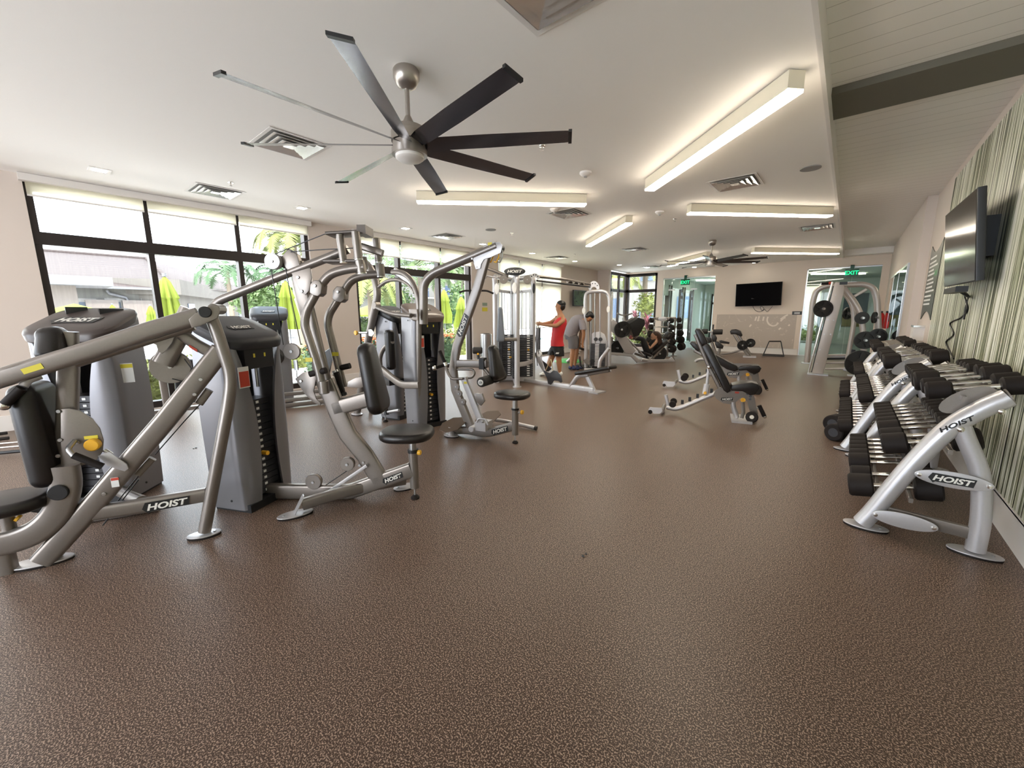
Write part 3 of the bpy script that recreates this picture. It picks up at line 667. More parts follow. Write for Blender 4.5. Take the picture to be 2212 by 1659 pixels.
# rooms behind the glass fronts
M['gwall'] = mat('grey_green_room_wall', (.52, .57, .53), .7)
wallbox('floor_hall', (-8.0, YF, -.1), (5, 27, -.001), mat('grey_hall_floor', (.25, .28, .27), .3))
wallbox('ceiling_hall', (-6.3, YF+.2, 3.0), (5, 27, 3.1), M['gwall'])
wallbox('wall_hall_divider', (-3.95, YF+.2, 0), (-3.85, 24.5, 3.0), M['gwall'])
holes('wall_hall_back', 1, 24.5, 24.6, -6.4, 5, 0, 3.0, [(-5.9, -4.3, 0, 2.4), (-1.9, -1.15, .1, 2.7)], M['gwall'])
wallbox('wall_hall_right', (1.6, YF+.2, 0), (1.7, 24.5, 3.0), M['gwall'])
holes('wall_hall_left', 0, -6.4, -6.3, YF+.2, 24.5, 0, 3.0, [(17.5, 18.6, .05, 2.25), (18.9, 20.5, .05, 2.6), (20.8, 22.2, .05, 2.6)], M['gwall'])
g = G()
for y in (17.5, 18.6, 18.9, 20.5, 20.8, 22.2): g.box((-6.45, y-.04, 0), (-6.25, y+.04, 2.7))
for x in (-5.9, -5.1, -4.3): g.box((x-.04, 24.45, 0), (x+.04, 24.65, 2.5))
g.box((-5.9, 24.45, 1.95), (-4.3, 24.65, 2.05)); struct(g.build('window_6', M['frame']))
e = thing('framed_picture', 'dark landscape picture on the green room wall behind the smith machine', 'picture', (.3, 24.46, 1))
pa, pb = at(1825, 634, 1, 24.44), at(1868, 706, 1, 24.44)
G().box((pa.x, 24.44, pb.z), (pb.x, 24.5, pa.z)).build('panel', mat('stormy_blue_print', (.05, .09, .13), .5, var=(1.2, .8)), e)
G().box((pa.x+.02, 24.432, pb.z), (pb.x-.02, 24.441, pb.z+(pa.z-pb.z)*.35)).build('meadow', mat('olive_meadow_print', (.17, .15, .04), .5, var=(5, .6)), e)
b_ = thing('roller_blind', 'pale blind over the small window seen through the right glass front', 'blind', (-1.5, 24.4, 2.7))
G().box((-1.95, 24.38, 2.72), (-1.05, 24.5, 2.8)).build('cassette', M['white'], b_); G().box((-1.9, 24.42, 1.75), (-1.1, 24.43, 2.75)).build('cloth', M['blind'], b_)
l_ = thing('linear_light', 'thin lit strip on the ceiling of the green room', 'ceiling light', (-.7, 20.5, 3)); G().obox(V((-.5, 20.8, 2.97)), (V((.8, .6, 0)), V((-.6, .8, 0)), UP), (1.0, .06, .02)).build('diffuser', M['lamp'], l_)
l_ = thing('linear_light', 'thin lit strip on the ceiling behind the left glass doors', 'ceiling light', (-5, 20.5, 3)); G().obox(V((-5, 20.8, 2.97)), (V((.8, .6, 0)), V((-.6, .8, 0)), UP), (.8, .06, .02)).build('diffuser', M['lamp'], l_)
# ---------------------------------------------------------------- gym machines, shared pieces
def inbar(P, pts, px, side, name, m, par, rr=.3, r=0, n=5, h=None):
    q = P(*pts); mid = q[len(q)//2]; hh = h or wpx(px, mid)
    if r: q = fil(q, r, n)
    return G().bar(q, P.n, side, hh, rr).build(name, m, par)
def intube(P, pts, px, name, m, par, r=0, n=5, rad=None, seg=12):
    q = P(*pts); rr_ = rad or wpx(px, q[len(q)//2])/2
    if r: q = fil(q, r, n)
    return G().tube(q, rr_, seg).build(name, m, par)
def plate(P, pts, th, name, m, par, bev=0, o=0):
    q = [p+P.n*(o-th/2) for p in P(*pts)]
    return G().extr(q, P.n*th, bev).build(name, m, par)
def disc(P, c, px, th, name, m, par, o=0, n=28, sq=1.0):
    p = P.at(*c)+P.n*o; r = wpx(px, p); return G().cyl(p-P.n*th/2, p+P.n*th/2, r, n, bev=min(.004, th*.3)).build(name, m, par)
def wheel(P, c, px, th, par, o=0, name='pulley', m=None):
    p = P.at(*c)+P.n*o; r = wpx(px, p)
    w_ = G().cyl(p-P.n*th*.5, p+P.n*th*.5, r, 28, bev=.003).build(name, m or M['silver'], par)
    G().cyl(p-P.n*th*.3, p-P.n*th*.9, r*.92, 28).build('groove', M['black'], w_)
    G().cyl(p+P.n*th*.5, p+P.n*(th*.5+.008), .011, 6).build('axle_bolt', M['steel'], w_)
    return w_
def bolt(g, p, n, r=.011): return g.cyl(p, p+n*.007, r, 10, bev=.002)
def bolts(P, pts, o, par, r=.011, name='bolt'):
    for q in pts:
        g = G(); bolt(g, P.at(*q)+P.n*o, P.n, r); g.build(name, M['steel'], par)
def footplate(c, u, a, b, par, name='foot_plate', m=None, rub=True):
    n = V((-u.y, u.x, 0)); c = V((c.x, c.y, 0))
    f = G().extr(ellipse(c+UP*.012, u, n, a, b, 28), UP*.008, .003).build(name, m or M['silver2'], par)
    if rub: G().extr(ellipse(c+UP*.0, u, n, a*.98, b*.98, 28), UP*.012).build('rubber_pad', M['rubber'], f)
    bolt(G(), c+u*a*.62+UP*.02, UP, .009).build('anchor_bolt', M['steel'], f)
def levelfoot(c, z, par, r=.034):
    f = G().cyl((c.x, c.y, .02), (c.x, c.y, z), .008, 8).build('levelling_foot', M['steel'], par)
    G().lathe((c.x, c.y, 0), UP, [(r, 0), (r, .012), (r*.6, .026), (.012, .03), (.001, .03)], 18).build('rubber_pad', M['rubber'], f)
def hoist(P_, c, h, par, u=None, w_=None, on='k', fit=None, o=.006):
    """slanted logo: dark shape behind light letters"""
    u = (u or P_.u).normalized(); w_ = (w_ or UP); w_ = (w_-u*w_.dot(u)).normalized(); n = u.cross(w_).normalized()
    L = fit or h*4.6; sl = .25*h
    g = G(); q = [(-L/2-h*.55, -.15*h), (-L/2-h*.1, .75*h), (-L/2+h*.5, .75*h), (L/2+h*.25, .68*h), (L/2+h*.0, -.7*h), (-L/2+h*.4, -.7*h), (-L/2+h*.1, -.95*h)]
    g.extr([c+u*x+w_*y for x, y in q], n*.0025); lb = g.build('logo', M['logo_k'], par)
    word('lettering', 'HOIST', M['logo_w'], lb, c+n*.0025, u, w_, h, .002, slant=.25, bold=.035, fit=L)
    return lb
def sticker(c, u, w_, a, b, m, par, name='sticker', stripe=None):
    n = u.cross(w_).normalized(); s = G().obox(c+n*.001, (u, w_, n), (a/2, b/2, .001)).build(name, m, par)
    if stripe: G().obox(c+n*.0022+w_*b*.36, (u, w_, n), (a/2*.98, b*.1, .0005)).build('header_stripe', stripe, s)
    return s
def pad(c, u, w_, outl, th, name, m, par, bev=None):
    """cushion: outline in (u, w_) metres, thickness along u x w_"""
    n = u.cross(w_).normalized(); q = [c+u*x+w_*y-n*th/2 for x, y in outl]
    return G().extr(q, n*th, bev or th*.38).build(name, m, par)
def rrect(a, b, r, n=5, top=None, bot=None):
    """rounded rectangle outline, half sizes a, b; top/bot narrow the upper/lower half width"""
    o = []
    for sx, sy, a0 in ((1, 1, 0), (-1, 1, 90), (-1, -1, 180), (1, -1, 270)):
        w_ = (top or a) if sy > 0 else (bot or a)
        for k in range(n+1):
            t = math.radians(a0+90*k/n); o.append((sx*(w_-r)+r*math.cos(t), sy*(b-r)+r*math.sin(t)))
    return o
def seatpad(c, u, a, b, th, par, z, m=None, name='seat', flat=True):
    """tractor seat with one squared end towards u"""
    n = V((-u.y, u.x, 0)); o = []
    for k in range(32):
        t = 2*PI*k/32; x, y = math.cos(t), math.sin(t)
        if flat: x = (abs(x)**.75)*(1 if x > 0 else -1)*(1 if x < 0 else .92); 
        o.append((a*x, b*(abs(y)**.8)*(1 if y > 0 else -1)))
    cc = V((c.x, c.y, z)); q = [cc+u*x+n*y-UP*th/2 for x, y in o]
    s = G().extr(q, UP*th, th*.42).build(name, m or M['vinyl'], par)
    return s
def tower(cx, cy, yaw, H, W, D, label, group=None, stick=True, par=None, cap_m=None, ls=1):
    """weight stack tower; front looks along yaw"""
    f = V((math.cos(yaw), math.sin(yaw), 0)); s = V((-f.y, f.x, 0)); c = V((cx, cy, 0)); e = par
    SL = .42
    def prof(side):
        g = G(); rings = []
        for k in range(13):
            t = k/12; wb = 1-.10*(1-t)**2-.08*t**3
            ed = .56+.17*math.sin(PI*t)-.30*t**3  # how far the panel reaches towards the slot
            pts = []
            for j in range(9):
                a = PI*.5*j/8
                pts.append((D*.5*math.cos(a)**.55*1.0, W*.5*wb*math.sin(a)**.6))
            ring = []
            inner = W*.5*(1-ed)
            out = [(D*.5*wb, inner)]
            for j in range(1, 8):
                a = PI*.5*j/8; out.append((D*.5*wb*(1-.35*(1-math.cos(a))) , inner+(W*.5*wb-inner)*math.sin(a)))
            out.append((D*.2, W*.5*wb)); out.append((-D*.45, W*.5*wb)); out.append((-D*.5, W*.44*wb)); out.append((-D*.5, W*.36))
            inn = [(-D*.5+.03, W*.36), (-D*.44, W*.41*wb), (D*.18, W*.45*wb), (D*.5*wb-.03, inner+.012)]
            ring = [c+f*x+s*(y*side)+UP*(.02+t*(H-.24)+t*SL*(D/2-x)) for x, y in out+inn]
            rings.append(ring)
        return g.ring(rings)
    for sd in (1, -1):
        p = prof(sd).build('side_shroud', M['shroud'], e, ang=50)
        for z in (.1, H-.22): bolt(G(), c+f*(D*.1)+s*(sd*W*.488)+UP*z, s*sd, .009).build('screw', M['black'], p)
    # inner dark channel, rods and stack
    G().box((-1, -1, 0), (1, 1, 1), Matrix.Translation(c-f*D*.30+UP*.05) @ Matrix((( f.x*D*.02, s.x*W*.33, 0, 0), (f.y*D*.02, s.y*W*.33, 0, 0), (0, 0, H-.25, 0), (0, 0, 0, 1)))).build('back_panel', M['black'], e)
    G().obox(c+UP*.03, (f, s, UP), (D*.46, W*.42, .03)).build('base_plate', M['black'], e)
    g = G(); n = 15; hh = (H*.52)/n
    for k in range(n): g.obox(c+f*D*.08+UP*(.07+hh*(k+.5)), (f, s, UP), (D*.2, W*.24, hh*.44))
    g.second(M['paper'])
    for k in range(n): g.obox(c+f*(D*.28+.002)+UP*(.07+hh*(k+.5)), (f, s, UP), (.0015, .012, hh*.18))
    st = g.build('weight_stack', M['cap'], e)
    for q in (-.13, .13): G().cyl(c+f*D*.08+s*W*q*1.4+UP*(H*.62), c+f*D*.08+s*W*q*1.4+UP*(H-.25), .011, 8).build('guide_rod', M['steel'], e)
    G().cyl(c+f*(D*.28)+UP*(.07+hh*6.5), c+f*(D*.28+.05)+UP*(.07+hh*6.5), .017, 14).build('selector_pin', M['yellow'], e)
    # cap
    def co(k, dz):
        return [c+f*x+s*y+UP*(H-.22+SL*(D/2-x)+dz) for x, y in rrect(D*.53*k, W*.505*k, min(D, W)*.3*k, 6)]
    rings = [co(.97, -.02), co(1, -.01), co(1.03, .035), co(1.0, .055), co(.93, .066), co(.6, .07)]
    cp = G().ring(rings).build('cap', cap_m or M['cap'], e, ang=30)
    G().obox(c+f*D*.40+UP*(H-.30), (f, s, UP), (.03, W*.25, .085)).build('counter_panel', M['black'], e)
    for q in (-.07, .07): G().obox(c+f*(D*.40+.031)+s*q*W*1.3+UP*(H-.29), (f, s, UP), (.001, .007, .014)).build('gold_mark', M['ylabel'], e)
    tn = (f+UP*(-SL)).normalized()
    hoist(None, c+f*D*.1+UP*(H-.22+SL*D*.4+.072), .045*ls, cp, u=s, w_=-tn, fit=.17*ls)
    if stick:
        ps = c+f*(D*.47)-s*W*.31+UP*(H*.70)
        sticker(ps+f*.012, s, UP, .085, .15, M['paper'], e, 'warning_sticker'); sticker(ps+f*.015-UP*.012, s, UP, .075, .11, M['red'], e, 'red_warning_panel')
    return f, s, c

def FC(px, py, z=0):
    """upright plane through a floor pixel, turned square to the view"""
    p = fl(px, py, z); v = V((p.x-EYE.x, p.y-EYE.y, 0)).normalized(); return PL(V((p.x, p.y, 0)), V((p.x, p.y, 0))+V((-v.y, v.x, 0))*-1)
# ---------------------------------------------------------------- machine 1 : left foreground chest press
P1 = PL((90, 1222), (445, 1153)); P1a = P1.off(.10)
m1 = thing('chest_press_machine', 'silver lever press machine in the left foreground with a long sloping arm', 'gym machine', tuple(fl(270, 1180)))
S_, S2 = M['silver'], M['silver2']
o = inbar(P1a, [(-60, 836), (200, 755), (330, 712), (430, 682)], 37, .06, 'press_arm', S_, m1, .4)
sticker(P1a.at(76, 798)+P1.n*.031, P1.u, (P1a.at(187, 755)-P1a.at(50, 800)).normalized().cross(P1.n)*-1, .075, .035, M['ylabel'], o, 'warning_sticker') if 0 else None
ua = (P1a.at(200, 755)-P1a.at(0, 817)).normalized(); wa = P1.n.cross(ua); wa = wa if wa.z > 0 else -wa
sticker(P1a.at(78, 795)+P1.n*.031, ua, wa, .085, .03, M['ylabel'], o, 'warning_sticker')
inbar(P1.off(.04), [(165, 787), (260, 757), (330, 735), (420, 706)], 14, .04, 'arm_stiffener', S_, m1, .4)
bm_ = inbar(P1, [(92, 1212), (200, 1092), (360, 905), (478, 756)], 40, .07, 'diagonal_beam', S_, m1, .35)
bolts(P1, [(437, 818), (424, 850), (231, 1062)], .036, bm_)
sticker(P1.at(254, 1037)+P1.n*.036, P1.u, UP, .035, .06, M['paper'], bm_, 'maker_label'); sticker(P1.at(254, 1030)+P1.n*.038, P1.u, UP, .035, .016, M['red'], bm_, 'maker_label')
cb = inbar(P1, [(140, 1127), (200, 1108), (300, 1093), (446, 1068)], 31, .06, 'cross_beam', S_, m1, .35)
uc = (P1.at(430, 1070)-P1.at(300, 1093)).normalized(); wc = P1.n.cross(uc); wc = wc if wc.z > 0 else -wc
hoist(P1, P1.at(366, 1084)+P1.n*.031, .043, cb, u=uc, w_=wc, fit=.21)
lg = intube(P1.off(.03), [(456, 684), (470, 720), (500, 812), (494, 868), (442, 1148)], 24, 'front_leg', S_, m1, .09)
c_ = P1.off(.03).at(441, 1152); footplate(c_, P1.u, .095, .055, m1)
c_ = fl(88, 1218); footplate(c_, P1.u, .15, .065, m1)
# pivot head
hd = plate(P1.off(.14), [(408, 690), (420, 678), (455, 660), (470, 660), (476, 672), (470, 688), (430, 705), (414, 708)], .012, 'pivot_plate', S_, m1, .003)
plate(P1.off(.06), [(408, 690), (420, 678), (455, 660), (470, 660), (476, 672), (470, 688), (430, 705), (414, 708)], .012, 'pivot_plate', S_, m1, .003)
disc(P1.off(.15), (443, 674), 12, .02, 'pivot_cap', M['black'], hd)
p = P1.at(470, 668); G().cyl(p-P1.n*.12, p+P1.n*.12, .032, 20, bev=.004).build('pivot_axle', S_, m1)
# short link and damper
inbar(P1.off(-.04), [(412, 668), (380, 735), (352, 785)], 38, .07, 'link_arm', S_, m1, .4)
o = inbar(P1.off(-.02), [(392, 722), (425, 745), (468, 768)], 24, .05, 'damper', S_, m1, .4)
sticker(P1.off(-.02).at(420, 752)+P1.n*.027, (P1.at(468, 768)-P1.at(392, 722)).normalized(), UP, .05, .018, M['red'], o, 'maker_label')
plate(P1.off(.04), [(322, 738), (340, 733), (372, 715), (378, 722), (372, 740), (360, 756), (350, 764), (342, 758), (338, 745)], .008, 'gusset', S_, m1)
w_ = wheel(P1.off(-.09), (369, 792), 36, .03, m1)
for pts in ([(398, 775), (425, 812)], [(372, 818), (415, 829), (430, 836)], [(437, 868), (400, 908), (335, 982)], [(330, 990), (255, 1082)], [(300, 1035), (222, 1135)]):
    intube(P1.off(-.05), pts, 3, 'cable', M['black'], m1, seg=6, rad=.0035)
inbar(P1.off(-.05), [(452, 842), (430, 872)], 16, .03, 'cable_clevis', S_, m1); inbar(P1.off(-.05), [(330, 990), (298, 1025)], 14, .03, 'cable_clevis', S_, m1)
# seat back, pads
Ps = P1.off(-.06)
def wide_pad(P, c, hh, th, wd, tiltpx, name, m, par, top=None):
    """cushion seen from its edge: thickness in plane, width out of plane"""
    p = P.at(*c); u = P.u; w_ = UP*math.cos(tiltpx)+u*math.sin(tiltpx)
    return pad(p, P.n, w_, rrect(wd/2, hh/2, wd*.22, top=top), th, name, m, par)
pb = wide_pad(Ps, (92, 936), .60, .115, .27, -.03, 'seat_back', M['vinyl'], m1)
ph = wide_pad(Ps, (118, 742), .19, .12, .24, -.05, 'head_pad', M['vinyl'], m1, top=.07)
inbar(Ps, [(145, 716), (148, 800), (146, 890), (140, 1010)], 34, .05, 'back_post', S_, m1, .3)
hf = [(132, 884), (150, 882), (175, 888), (200, 904), (216, 925), (224, 950), (222, 975), (210, 992), (185, 1003), (155, 1010), (132, 1012)]
o = plate(P1.off(.0), hf, .01, 'cam_plate', S_, m1, .002)
G().cyl(P1.at(205, 958)+P1.n*.005, P1.at(205, 958)+P1.n*.045, wpx(13, P1.at(205, 958)), 20, bev=.006).build('adjuster_knob', M['yellow'], o)
sticker(P1.at(198, 944)+P1.n*.006, P1.u, UP, .06, .02, M['ylabel'], o, 'warning_sticker')
bolts(P1, [(128, 888), (131, 950), (127, 984), (168, 955)], .006, o)
hh_ = G().tube(fil([P1.at(165, 950)+P1.n*.02, P1.at(162, 962)+P1.n*.08, P1.at(180, 975)+P1.n*.10], .02), .013, 10).build('release_lever', M['steel'], m1)
G().tube([P1.at(178, 972)+P1.n*.10, P1.at(238, 996)+P1.n*.10], .019, 12).build('grip', M['rubber'], hh_)
plate(P1.off(.05), [(212, 985), (236, 976), (274, 1002), (278, 1012), (270, 1018), (256, 1014), (232, 1006)], .008, 'link_bracket', S2, m1, .002)
plate(P1.off(-.01), [(212, 985), (236, 976), (274, 1002), (278, 1012), (270, 1018), (256, 1014), (232, 1006)], .008, 'link_bracket', S2, m1, .002)
G().cyl(P1.at(222, 974)-P1.n*.02, P1.at(238, 984)-P1.n*.02, .012, 10).build('link_rod', M['chrome'], m1)
# curved seat arm
ca = [P1.off(.02).at(*q) for q in ((137, 1005), (142, 1050), (128, 1100), (92, 1140), (40, 1165), (-30, 1180))]
G().bar(spl(ca, 4), P1.n, .07, wpx(50, ca[2]), .35).build('curved_seat_arm', S_, m1)
disc(P1.off(.06), (126, 1064), 17, .02, 'end_cap', M['black'], m1)
G().bar([P1.at(95, 1070)-P1.n*.08, P1.at(75, 1118)-P1.n*.08], P1.n, .05, .1, .3).build('foot_rest', M['black'], m1)
sc = P1.at(8, 1088); seatpad(sc, P1.u*-1, .2, .17, .075, m1, sc.z)
G().tube([V((sc.x, sc.y, sc.z-.03)), V((sc.x, sc.y, .2))], .03).build('seat_post', S_, m1)
G().cyl(P1.at(36, 1118), P1.at(42, 1120), .02, 14).build('seat_knob', M['yellow'], m1)
G().bar([P1.at(5, 1195), V((P1.at(5, 1195).x, P1.at(5, 1195).y, 0.0))], P1.n, .07, .09, .3).build('rear_foot', S_, m1)
# arm handles hanging under the arm on the left
hb = G().tube(fil([P1a.at(75, 815)-P1.n*.05, P1a.at(55, 822)-P1.n*.02, P1a.at(50, 835)], .03), .02, 10).build('handle_bracket', S2, m1)
G().tube([P1a.at(47, 838), P1a.at(12, 872)], .023, 14).build('grip', M['rubber'], hb); G().ell(P1a.at(9, 876), (.026, .026, .026)).build('grip_ball', M['chrome'], hb)
hb = G().tube([P1a.at(-30, 770)+P1.n*.1, P1a.at(0, 771)+P1.n*.08], .026, 14).build('grip', M['rubber'], m1); G().ell(P1a.at(2, 771)+P1.n*.08, (.024, .024, .024)).build('grip_ball', M['chrome'], hb)
G().obox(fl(200, 1170)-P1.n*.35+UP*.04, (P1.u, P1.n, UP), (.25, .03, .03)).build('rear_base_beam', S_, m1)
G().bar([fl(200, 1170)-P1.n*.35+UP*.05, P1.at(250, 1100)], UP, .05, .06).build('base_strut', S_, m1)
# its tower
ta = fl(300, 1075); TA = V((-4.52, .30, 0))
tower(TA.x, TA.y, math.radians(-42), 1.50, .56, .40, None, par=m1, stick=False, cap_m=mat('dark_brown_plastic', (.06, .045, .04), .35), ls=1.55)
G().obox(V((TA.x-.21, TA.y-.01, 1.49)), (X, Y, UP), (.05, .06, .03)).build('top_tray', M['black'], m1); G().obox(V((TA.x-.04, TA.y+.17, 1.48)), (X, Y, UP), (.04, .07, .025)).build('top_tray', M['black'], m1)
p0 = at(268, 806, 0, TA.x+.20)
sticker(at(268, 806, 0, TA.x+.245), V((.18, 1, 0)).normalized(), UP, .11, .15, M['paper'], m1, 'instruction_sticker', stripe=M['ylabel'])
G().tube([P1.at(300, 1090)-P1.n*.05, V((TA.x+.15, TA.y, .08))], .035).build('tower_link', S_, m1)

# ---------------------------------------------------------------- machine 2 : pec fly
TB = V((-3.50, 1.02, 0)); B2 = V((-2.52, 1.82, 0))
P2 = PL(TB, B2); u2, n2 = P2.u, P2.n
m2 = thing('pec_fly_machine', 'silver pec fly machine with two hanging arms, chest pad and round seat', 'gym machine', tuple(V((-2.95, 1.45, 0))))
tower(TB.x, TB.y, math.radians(25), 1.45, .50, .36, None, par=m2)
bb = inbar(P2, [(575, 1060), (755, 1062), (800, 1046), (890, 1014)], 33, .06, 'base_beam', S_, m2, .3, .05)
uu = (P2.at(885, 1015)-P2.at(820, 1040)).normalized(); ww = n2.cross(uu); ww = ww if ww.z > 0 else -ww
hoist(P2, P2.at(852, 1029)+n2*.031, .033, bb, u=uu, w_=ww, fit=.15)
k_ = P2.at(785, 1052); ft = fl(655, 1110)
fb = G().bar([k_, k_.lerp(V((ft.x, ft.y, .09)), .5), V((ft.x, ft.y, .075))], (V((ft.x, ft.y, 0))-V((k_.x, k_.y, 0))).cross(UP), .06, .085, .3).build('stabiliser_leg', S_, m2)
fdir = V((ft.x-k_.x, ft.y-k_.y, 0)).normalized(); footplate(V((ft.x, ft.y, 0))+fdir*.05, fdir, .12, .06, m2)
fs = V((-fdir.y, fdir.x, 0)); G().extr([V((ft.x, ft.y, 0))+fs*a+fdir*b+UP*z for a, b, z in ((-.032, .06, .018), (.032, .06, .018), (.032, .0, .125), (.02, -.01, .145), (-.02, -.01, .145), (-.032, .0, .125))], -fdir*.006).build('end_plate', S2, m2)
k2 = k_-fdir*.34; G().bar([k_, V((k2.x, k2.y, .075))], fs, .06, .08, .3).build('stabiliser_leg', S_, m2); footplate(V((k2.x, k2.y, 0)), fdir, .1, .06, m2)
wheel(P2.off(.03), (678, 1040), 17, .03, m2); wheel(P2.off(.05), (751, 1002), 15, .03, m2)
G().bar([P2.at(716, 1056)+n2*.06, P2.at(798, 1000)+n2*.06], n2, .008, .025, .2).build('link_bar', S2, m2)
intube(P2.off(.05), [(704, 1048), (760, 1010)], 2, 'cable', M['black'], m2, rad=.0035, seg=6)
ma = inbar(P2, [(822, 1038), (790, 985), (752, 938), (730, 890), (712, 845), (702, 822)], 38, .06, 'main_upright', S_, m2, .3)
for q in ((780, 1002), (788, 996)): bolts(P2, [q], .032, ma)
inbar(P2.off(-.02), [(706, 850), (690, 780), (668, 690), (652, 620), (640, 566)], 30, .055, 'mast', S_, m2, .3)
inbar(P2, [(722, 882), (795, 862)], 34, .06, 'pad_arm', S_, m2, .3)
rg = plate(P2.off(.07), [(792, 832), (780, 838), (750, 836), (752, 824), (768, 816), (792, 812)], .008, 'arm_stop', S_, m2, .002)
cpd = P2.at(806, 817); wt = (UP*.97-u2*.16).normalized()
pad(cpd, n2*-1, wt, rrect(.15, .27, .085, top=.105), .10, 'chest_pad', M['vinyl'], m2)
sp = fl(897, 1076); st = P2.at(876, 944); zt = .54
seatpad(V((sp.x, sp.y, 0))-u2*.03, u2, .215, .19, .07, m2, zt)
G().tube([V((sp.x, sp.y, .18)), V((sp.x, sp.y, .40))], .036, 16).build('seat_post', S_, m2)
G().tube([V((sp.x, sp.y, .40)), V((sp.x, sp.y, zt-.03))], .028, 16).build('inner_post', M['steel'], m2)
G().tube([V((sp.x, sp.y, .385)), V((sp.x, sp.y, .41))], .042, 16).build('collar', M['black'], m2)
G().cyl(V((sp.x, sp.y, .385))+V((.03, .02, 0)), V((sp.x, sp.y, .385))+V((.055, .035, .0)), .02, 14, bev=.004).build('adjuster_knob', M['yellow'], m2)
G().tube([V((sp.x, sp.y, .09)), V((sp.x, sp.y, .19))], .036, 16).build('post_tail', S_, m2); levelfoot(sp, .1, m2)
# overhead tube
tb = intube(P2, [(452, 745), (452, 690), (466, 652), (640, 583), (700, 560), (752, 538)], 20, 'overhead_tube', S_, m2, .12, rad=.031)
plate(P2.off(.035), [(630, 590), (670, 578), (674, 600), (668, 628), (660, 637), (650, 632)], .008, 'gusset', S_, m2, .002); bolts(P2, [(650, 600), (658, 630)], .04, m2)
w1 = wheel(P2.off(.04), (591, 565), 17, .04, m2, m=M['silver2']); w2 = wheel(P2.off(-.03), (622, 566), 16, .03, m2)
plate(P2.off(.0), [(610, 560), (626, 538), (645, 550), (652, 575), (625, 586)], .05, 'pulley_bracket', S_, m2, .004)
for pts in ([(596, 548), (655, 524), (716, 500)], [(628, 544), (700, 539), (765, 536)], [(586, 582), (600, 670), (612, 745)], [(617, 580), (632, 660), (650, 745)], [(640, 790), (642, 815)]):
    intube(P2.off(.03), pts, 2, 'cable', M['black'], m2, seg=6, rad=.0035)
wheel(P2.off(.03), (631, 759), 18, .02, m2); inbar(P2.off(.03), [(638, 778), (641, 800)], 9, .014, 'cable_end', M['steel'], m2)
o = plate(P2.off(.04), [(638, 818), (655, 804), (680, 800), (686, 812), (682, 826), (678, 845), (684, 862), (693, 870), (692, 876), (676, 868), (658, 850)], .01, 'cam_plate', S_, m2, .002); bolts(P2, [(657, 821)], .047, o)
# head
DK = mat('dark_bronze_coat', (.10, .085, .075), .35, .5)  # even dark bronze coat of the yokes and stop block
g = G().bar([P2.at(713, 508), P2.at(792, 503)], n2, .16, .02, .3).build('top_yoke', DK, m2)
G().bar([P2.at(708, 566), P2.at(780, 566)], n2, .16, .022, .3).build('lower_yoke', DK, m2)
G().bar([P2.at(776, 530)-n2*.05, P2.at(822, 545)-n2*.05], n2, .05, .05, .25).build('cross_member', S_, m2)
def post(P, a, b, px, c2=None, cap=True):
    q = P(a, b); r = wpx(px, q[0])/2; o = G().cyl(q[0], q[1], r, 20, bev=.003).build('pivot_tube', S_, m2)
    if cap:
        d = (q[1]-q[0]).normalized(); G().cyl(q[1], q[1]+d*.006, r*1.05, 20).build('end_ring', M['chrome'], o)
post(P2.off(.06), (734, 506), (742, 566), 16); post(P2.off(.10), (768, 500), (775, 560), 18); post(P2.off(.10), (777, 562), (782, 590), 20)
post(P2.off(-.15), (812, 515), (818, 566), 16); post(P2.off(-.15), (820, 570), (823, 597), 18); post(P2.off(-.1), (785, 555), (788, 580), 14)
G().obox(P2.at(789, 500), (u2, n2, UP), (.03, .08, .03)).build('stop_block', DK, m2)
def flyarm(P, up, elb, low, grip, par, side):
    a = intube(P, up, 20, 'fly_arm_upper', S_, par, .08, rad=.031); e_ = P.at(*elb)
    x0, y0 = elb
    b = plate(P, [(x0-13, y0+12), (x0-12, y0-6), (x0-4, y0-15), (x0+8, y0-14), (x0+14, y0-4), (x0+12, y0+14), (x0+5, y0+20), (x0-6, y0+18)], .085, 'elbow_bracket', S_, par, .006); bolts(P, [(x0-1, y0-3)], .045, b)
    c = intube(P, low, 20, 'fly_arm_lower', S_, par, .09, rad=.030); return c
A1 = P2.off(.10); A2 = P2.off(-.16)
c1 = flyarm(A1, [(788, 577), (745, 582), (712, 592), (693, 616)], (688, 621), [(686, 628), (662, 672), (657, 700), (686, 790), (697, 838)], None, m2, 1)
c2 = flyarm(A2, [(826, 592), (790, 594), (758, 604), (742, 632)], (736, 634), [(734, 642), (711, 678), (707, 700), (733, 800), (742, 836)], None, m2, -1)
for P, q, c in ((A1, (672, 776), c1), (A2, (728, 764), c2)): sticker(P.at(*q)+n2*.031, u2, UP, .05, .03, M['ylabel'], c, 'warning_sticker')
G().cyl(A1.at(698, 822), A1.at(701, 850), .036, 18, bev=.004).build('swivel_collar', S_, c1)
G().bar([A1.at(670, 808), A1.at(704, 800)], n2, .05, .045, .4).build('stop_pad', M['rubber'], m2); G().bar([A2.at(730, 796), A2.at(756, 790)], n2, .05, .045, .4).build('stop_pad', M['rubber'], m2)
hb = G().tube([A2.at(742, 826), A2.at(726, 806)+n2*.05, A2.at(734, 800)+n2*.08], .012, 8).build('grip_bracket', M['steel'], m2)
G().tube([A2.at(735, 800)+n2*.08, A2.at(750, 846)+n2*.08], [.021, .021], 14).build('grip', M['rubber'], hb)
G().tube([A2.at(733, 797)+n2*.08, A2.at(735, 801)+n2*.08], .025, 14).build('grip_collar', M['steel'], hb); G().tube([A2.at(750, 844)+n2*.08, A2.at(752, 850)+n2*.08], .026, 14).build('grip_collar', M['black'], hb)
